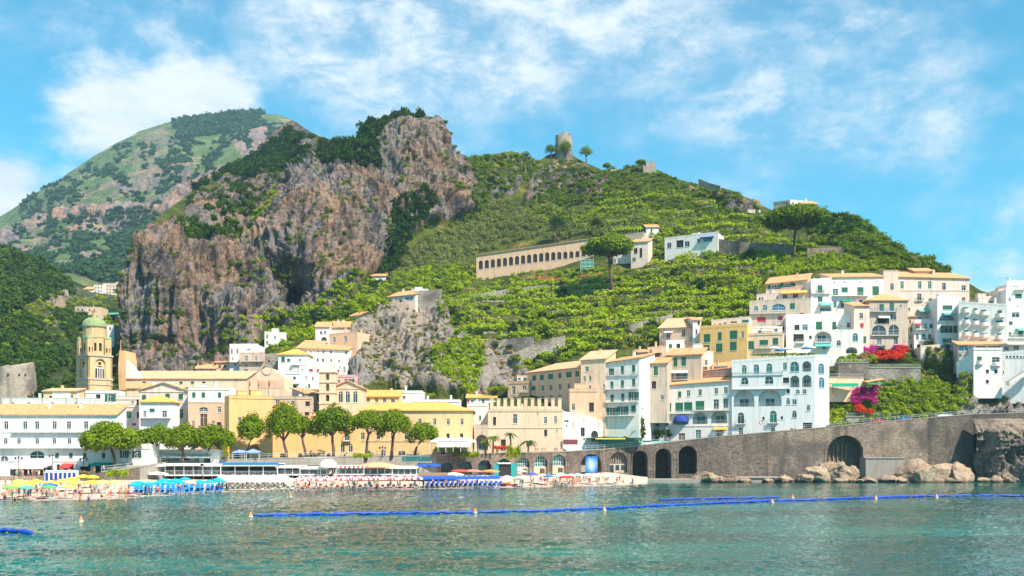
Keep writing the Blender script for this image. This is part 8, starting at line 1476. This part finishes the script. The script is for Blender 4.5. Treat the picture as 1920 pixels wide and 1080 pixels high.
LIE = pose(pelvis=(0, 0, .14), waist=(.18, 0, .14), chest=(.40, 0, .16), neck=(.57, 0, .15), head=(.70, 0, .16), crown=(.79, 0, .16), shL=(.45, .19, .14), elL=(.30, .33, .08), haL=(.08, .32, .06), fiL=(-.02, .30, .05), shR=(.45, -.19, .14), elR=(.60, -.34, .08), haR=(.76, -.22, .06), fiR=(.82, -.14, .06), hipL=(-.09, .1, .13), knL=(-.46, .14, .16), anL=(-.88, .15, .07), toL=(-.98, .18, .14), hipR=(-.09, -.1, .13), knR=(-.44, -.14, .28), anR=(-.78, -.13, .07), toR=(-.92, -.14, .06))
WAVE = dict(STAND); WAVE.update(pose(elR=(-.34, .0, 1.62), haR=(-.28, -.05, 1.86), fiR=(-.26, -.06, 1.95)))
PM = {k: skin_person('person', p_, EDG) for k, p_ in (('standing', STAND), ('walking', WALK), ('standing with hands on hips', HIPS), ('sitting', SIT), ('lying', LIE), ('waving', WAVE))}
SUIT = (('red', (.7, .04, .04)), ('navy', (.02, .04, .25)), ('black', (.02, .02, .02)), ('turquoise', (.02, .45, .5)), ('white', (.8, .8, .8)), ('pink', (.8, .2, .4)), ('orange', (.85, .3, .03)), ('green', (.05, .4, .1)))
def person(px, loc, ps, zone, rz=None, cloth='swimwear', sink=0.0):
    cn_, c = SUIT[rnd.randrange(8)]; s = .94 + .12 * rnd.random(); o = ob('person', PM[ps], None, (loc[0], loc[1], loc[2] - sink), rnd.random() * 6.28 if rz is None else rz, s); o.color = (*c, 1)
    tag(o, '', 'person', 'people ' + zone); verb = {'standing': 'standing', 'walking': 'walking', 'standing with hands on hips': 'standing hands on hips', 'sitting': 'sitting', 'lying': 'lying', 'waving': 'standing with raised arm'}[ps]
    pend(o, f'person in {cn_} {cloth} {verb} {zone}', px); return o
PS = ['standing', 'walking', 'standing with hands on hips', 'sitting', 'lying', 'sitting', 'standing', 'waving']
for k in range(95):
    px = 4 + rnd.random() * 240; person(px, on_beach(px, 905 + rnd.random() * 31, .3), PS[rnd.randrange(8)], 'on the left open shingle')
for k in range(75):
    px = 958 + rnd.random() * 235; person(px, on_beach(px, 897 + rnd.random() * 13, .3), PS[rnd.randrange(8)], 'on the right open shingle')
for k in range(36):
    px = 255 + rnd.random() * 690; person(px, on_beach(px, interp(WATER, px) - 1.5 - rnd.random() * 3, .0), ('standing', 'walking', 'walking', 'sitting')[rnd.randrange(4)], 'near the water below the parasols')
for k in range(34):
    px = 300 + rnd.random() * 640; person(px, on_beach(px, interp(WATER, px) - 7 - rnd.random() * 10, .3), PS[rnd.randrange(8)], 'between the sunbeds')
for px, d in ((28, 2.0), (150, 3), (166, 2.4), (52, 3.2), (262, 3), (340, 2), (480, 2.5), (560, 3), (612, 5), (690, 3), (1002, 4), (1066, 5), (1128, 4), (236, 8), (446, 3.5)):
    Y = Yw(px) - d; person(px, ((px - CX) / F * Y, Y, 0), ('standing', 'walking')[rnd.randrange(2)], 'wading in the shallow water', sink=.55 + d * .09)
for k in range(26):
    px = 20 + rnd.random() * 190; Y = 234 + rnd.random() * 6; person(px, ((px - CX) / F * Y, Y, zq(px)), ('standing', 'walking')[rnd.randrange(2)], 'on the left promenade', cloth='clothes')
for k in range(22):
    px = 840 + rnd.random() * 290; Y = (Yq(px) if px < 1060 else 286) + 2 + rnd.random() * 3; person(px, ((px - CX) / F * Y, Y, zq(px) if px < 1060 else H + (CY - wtop(px)[0]) / F * Y - .25), ('standing', 'walking')[rnd.randrange(2)], 'on the terrace above the arcade', cloth='clothes')
# ---------------------------------------------------------------- floating booms and buoys
def on_sea(px, py): Y = H * F / (py - CY); return Vector(((px - CX) / F * Y, Y, 0))
def boom(label, pts, r0, seg=7.0, pale=False):
    P3 = [on_sea(*p) for p in pts]; o_ = P3[0]; t = thing('floating_boom', label, 'boom', tuple(o_)); tot = [0]
    for a, b_ in zip(P3[:-1], P3[1:]): tot.append(tot[-1] + (b_ - a).length)
    def along(s):
        for i_ in range(len(P3) - 1):
            if s <= tot[i_ + 1] or i_ == len(P3) - 2: f_ = (s - tot[i_]) / (tot[i_ + 1] - tot[i_]); return P3[i_].lerp(P3[i_ + 1], f_) - o_
    n = int(tot[-1] / seg); rr = random.Random(3)
    for k in range(n):
        pp = []; ra = []
        for j in range(17):
            s = (k + j / 16) * seg; q = along(min(s, tot[-1])); bul = r0 * (.45 + .45 * abs(sin(pi * j / 8)) + .7 * rr.random() ** 2); pp.append((q.x + .25 * sin(s * .33), q.y + .9 * sin(s * .11) + .3 * sin(s * .43), .06 + .16 * rr.random())); ra.append(bul)
        ob('float_segment', MB().tube(pp, ra, 8).mesh('float_segment', 'boom', True), t)
    return t
boom('long blue floating boom stretched across the bay', [(474, 968), (640, 966), (890, 962), (1135, 954), (1300, 947), (1450, 940), (1640, 934), (1757, 931), (1930, 930.5), (2060, 932)], .19, 9.0)
boom('short blue floating boom at the left edge of the water', [(-60, 996), (0, 998), (60, 1003), (100, 1004)], .22, 5.0)
boom('thin far blue float line in front of the dark arches', [(1236, 938), (1330, 936), (1440, 934), (1520, 933)], .14, 8.0)
def buoy(label, px, py, s=.42, name='buoy'):
    p_ = on_sea(px, py); t = thing(name, label, 'buoy', (p_.x, p_.y, 0), 0, 'orange buoys'); ob('float', shared(('buoy', s), lambda: MB().lathe([(0, -.3), (s * .8, -.2), (s, .1), (s * .75, .4), (s * .3, .5), (s * .22, .7), (0, .75)], 14).mesh('float', 'buoy', True)), t); ob('ring', shared(('bring', s), lambda: MB().lathe([(s * 1.0, .02), (s * 1.08, .1), (s * 1.0, .18)], 14).mesh('ring', 'paint_white')), t)
for lab, px, py in (('orange buoy alone on the left water', 152, 979), ('orange buoy at the left end of the long boom', 470, 970), ('orange buoy on the long boom left of the middle', 891, 963), ('orange buoy on the long boom right of the middle', 1133, 958), ('orange buoy on the long boom below the sea wall', 1448, 943), ('small orange buoy on the thin float line', 1486, 935), ('orange buoy on the long boom below the great arch boulders', 1642, 936), ('rightmost orange buoy on the long boom', 1756, 933), ('tiny yellow-orange buoy near the white bathing section', 545, 932)): buoy(lab, px, py, .28)
# ---------------------------------------------------------------- cars, scooters, lamps, signs
def car(label, px, Y, col, L_=4.0, rz=0.06):
    t_, Yw_ = wtop(px); z = H + (CY - t_) / F * Yw_ - .24; t = thing('parked_car', label, 'car', ((px - CX) / F * Y, Y, z), rz, 'cars on the coast road'); h2 = L_ / 2
    prof = [(-h2, .35), (-h2, .75), (-h2 + .25, .92), (-h2 + .75, .98), (h2 - 1.05, .95), (h2 - .25, .80), (h2, .62), (h2, .32)]
    b_ = MB().prism([(x, zz) for x, zz in prof], -.82, .82); bo = ob('body', b_.mesh('body', 'obj_gloss'), t); bo.color = (*col, 1)
    ca = [(-h2 + .55, .97), (-h2 + .95, 1.42), (-.1, 1.48), (.35, 1.42), (h2 - 1.0, .96)]; mb = MB(); n = len(ca); vs = [(x, s * (.76 if zz < 1.2 else .62), zz) for s in (-1, 1) for x, zz in ca]; mb.add(vs, [tuple(range(n)), tuple(range(2 * n - 1, n - 1, -1))] + [(i_, i_ + n, (i_ + 1) % n + n, (i_ + 1) % n) for i_ in range(n)]); ob('cabin_glass', mb.mesh('cabin_glass', 'glass'), t)
    r_ = ob('roof', MB().box(-h2 + 1.0, .38, -.6, .6, 1.44, 1.51).mesh('roof', 'obj_gloss'), t); r_.color = (*col, 1)
    for x in (-h2 + .75, h2 - .75):
        for y in (-.84, .84): ob('wheel', shared('wheel', lambda: MB().tube([(0, -.1, 0), (0, .1, 0)], .32, 14).mesh('wheel', 'rubber')), t, (x, y, .32))
    for y in (-.55, .55): ob('headlight', shared('hlamp', lambda: MB().box(-.03, .03, -.16, .16, -.07, .07).mesh('headlight', 'paint_white')), t, (h2 + .01, y, .66))
car('red car parked on the coast road below the steep garden', fx('E', 568), 294.5, (.55, .03, .03)); car('blue car on the coast road right of the red one', fx('E', 733), 295, (.03, .12, .42)); car('white car at the right bend of the coast road', fx('E', 988), 296, (.8, .82, .84), 4.6); car('dark small car left of the red car', fx('E', 500), 294.6, (.05, .04, .05), 3.6)
car('pale blue car parked by the left corner of the white hotel', fx('D', 118), 292, (.45, .68, .72), 3.8); car('white car parked by the white hotel door arch', fx('D', 186), 293, (.8, .8, .8), 3.9); car('silver car beside the road cafe', fx('D', 20), 291, (.5, .52, .55), 3.9)
def scooter(label, px, Y):
    t_, Yw_ = wtop(px); z = H + (CY - t_) / F * Yw_ - .24; t = thing('scooter', label, 'scooter', ((px - CX) / F * Y, Y, z), .2, 'scooters by the hotel'); b_ = ob('body', MB().prism([(-.8, .35), (-.75, .75), (-.2, .78), (-.05, .4), (.3, .4), (.45, .95), (.55, .95), (.6, .35)], -.16, .16).mesh('body', 'obj_gloss'), t); b_.color = (.1, .1, .12, 1)
    for x in (-.6, .62): ob('wheel', shared('swheel', lambda: MB().tube([(0, -.06, 0), (0, .06, 0)], .25, 12).mesh('wheel', 'rubber')), t, (x, 0, .25))
    ob('handlebar', MB().tube([(.45, -.3, 1.05), (.5, 0, 1.0), (.45, .3, 1.05)], .025, 6).tube([(.55, 0, .9), (.5, 0, 1.02)], .03, 6).mesh('handlebar', 'iron'), t); ob('seat', MB().box(-.75, -.1, -.14, .14, .78, .86).mesh('seat', 'rubber'), t)
scooter('dark scooter beside the hotel garage', fx('D', 1105), 290.7); scooter('scooter parked right of the hotel', fx('E', 250), 291.5); scooter('scooter between the hotel and the garden stair', fx('E', 268), 291.6)
def lamp(label, px, py, Y, top):
    p_ = P(px, py, Y); hh = (py - top) / F * Y; t = thing('street_lamp', label, 'lamp', tuple(p_), 0, 'street lamps'); ob('post', MB().tube([(0, 0, -.4), (0, 0, .5), (0, 0, hh)], [.13, .08, .06], 8).mesh('post', 'iron'), t); ob('arm', MB().tube([(-.7, 0, hh - .15), (0, 0, hh - .45), (.7, 0, hh - .15)], .04, 6).mesh('arm', 'iron'), t)
    for x in (-.7, 0, .7): ob('lantern', shared('lantern', lambda: MB().lathe([(.06, 0), (.2, .1), (.22, .42), (.08, .55), (0, .6)], 8).mesh('lantern', 'paint_dark')), t, (x, 0, hh - .15 + (.15 if x == 0 else 0)))
for lab, px, py, Y, top in (('three-armed street lamp in front of the ochre block', fx('R', 1322), fy('R', 500), 256, fy('R', 365)), ('street lamp beside the annex door', fx('R', 108), fy('R', 598), 238, fy('R', 420)), ('street lamp in front of the palazzo awning', fx('P', 172), fy('P', 740), 236, fy('P', 590)), ('street lamp before the palazzo arch window', fx('P', 484), fy('P', 735), 236, fy('P', 570)), ('street lamp under the right pines', fx('T', 250), fy('T', 370), 266, fy('T', 275)), ('street lamp in front of the palazzo shops', fx('P', 770), fy('P', 730), 236, fy('P', 600))): lamp(lab, px, py, Y, top)
a = P(fx('C', 860), fy('C', 658), 282.5); b_ = P(fx('C', 958), fy('C', 616), 282.5); t = thing('maroon_sign', 'wide maroon board framed in white on the stained wall', 'sign', tuple(a)); ob('board', MB().box(0, b_.x - a.x, 0, .1, 0, b_.z - a.z).mesh('board', 'sign_maroon'), t); mb = MB(); ring(mb, [(0, 0), (0, b_.z - a.z), (b_.x - a.x, b_.z - a.z), (b_.x - a.x, 0)], .25, -.03, .0); mb.v = [(x + 0, y, z) for x, y, z in mb.v]; ob('frame', mb.mesh('frame', 'palepink'), t)
a = P(fx('C', 1040), fy('C', 678), 286.5); t = thing('road_cafe', 'low road cafe with glass front under the ivy pergola', 'cafe', tuple(a)); w_ = 26; ob('roof', MB().box(-1, w_ * .55, -2, 4, 2.7, 2.9).mesh('roof', 'paint_green'), t); ob('front', MB().box(0, w_ * .5, 1.5, 1.6, -.3, 2.7).mesh('front', 'glass_teal'), t); ob('sign_strip', MB().box(1, 9, -2.1, -2.0, 2.45, 2.75).mesh('sign_strip', 'cloth_yellow'), t)
for k in range(4): ob('post', shared('cafepost', lambda: MB().box(-.06, .06, -1.9, -1.78, -.3, 2.7).mesh('post', 'paint_dark')), t, (k * 4.4, 0, 0))
a = P(fx('D', 900), fy('D', 575), 289.8); t = thing('road_sign', 'round red traffic sign in front of the white hotel', 'sign', tuple(a)); ob('post', MB().tube([(0, 0, -.5), (0, 0, 2.6)], .05, 6).mesh('post', 'rail_grey'), t); ob('disc', MB().prism([(x * 1.0, 2.1 + z) for x, z in round_pts(1.0)], -.08, -.04).mesh('disc', 'paint_red'), t); ob('disc_face', MB().prism([(x, 2.28 + z) for x, z in round_pts(.62)], -.09, -.081).mesh('disc_face', 'paint_white'), t)
for k, (x, y) in enumerate(((985, 62), (1020, 75), (1070, 66), (1190, 62), (1215, 58))):
    p_ = P(fx('D', x), fy('D', y + 30), 298); parasol(fx('D', x), 0, '', (.05, .2, .6) if k % 2 else (.7, .85, .9), 1.5, base=('blue' if k % 2 else 'pale') + ' parasol on the hotel roof terrace', loc=p_, zone='hotel roof parasols')
# ---- labels with ordinals where several things look alike
by = {}
for o_, base, px in PEND: by.setdefault(base, []).append((px, o_))
for base, L_ in by.items():
    L_.sort(key=lambda q: q[0])
    for i_, (px, o_) in enumerate(L_): o_['label'] = base if len(L_) == 1 else f'{base}, {ORD[i_]} from left'
# ---------------------------------------------------------------- the air: a thin even haze round the bay and the mountain
m = bpy.data.materials.new('haze'); m.use_nodes = True; nt = m.node_tree; nt.nodes.clear(); pv = nt.nodes.new('ShaderNodeVolumePrincipled'); ou = nt.nodes.new('ShaderNodeOutputMaterial'); nt.links.new(pv.outputs[0], ou.inputs['Volume'])
pv.inputs['Color'].default_value = (.45, .74, 1.0, 1); pv.inputs['Density'].default_value = .0001; pv.inputs['Anisotropy'].default_value = 0.0
M['haze'] = m; hz = ob('haze', MB().box(-1700, 1700, -300, 2900, -60, 760).mesh('haze', 'haze')); hz['kind'] = 'stuff'; hz['label'] = 'thin bluish summer haze over the bay and mountain'; hz['category'] = 'haze'
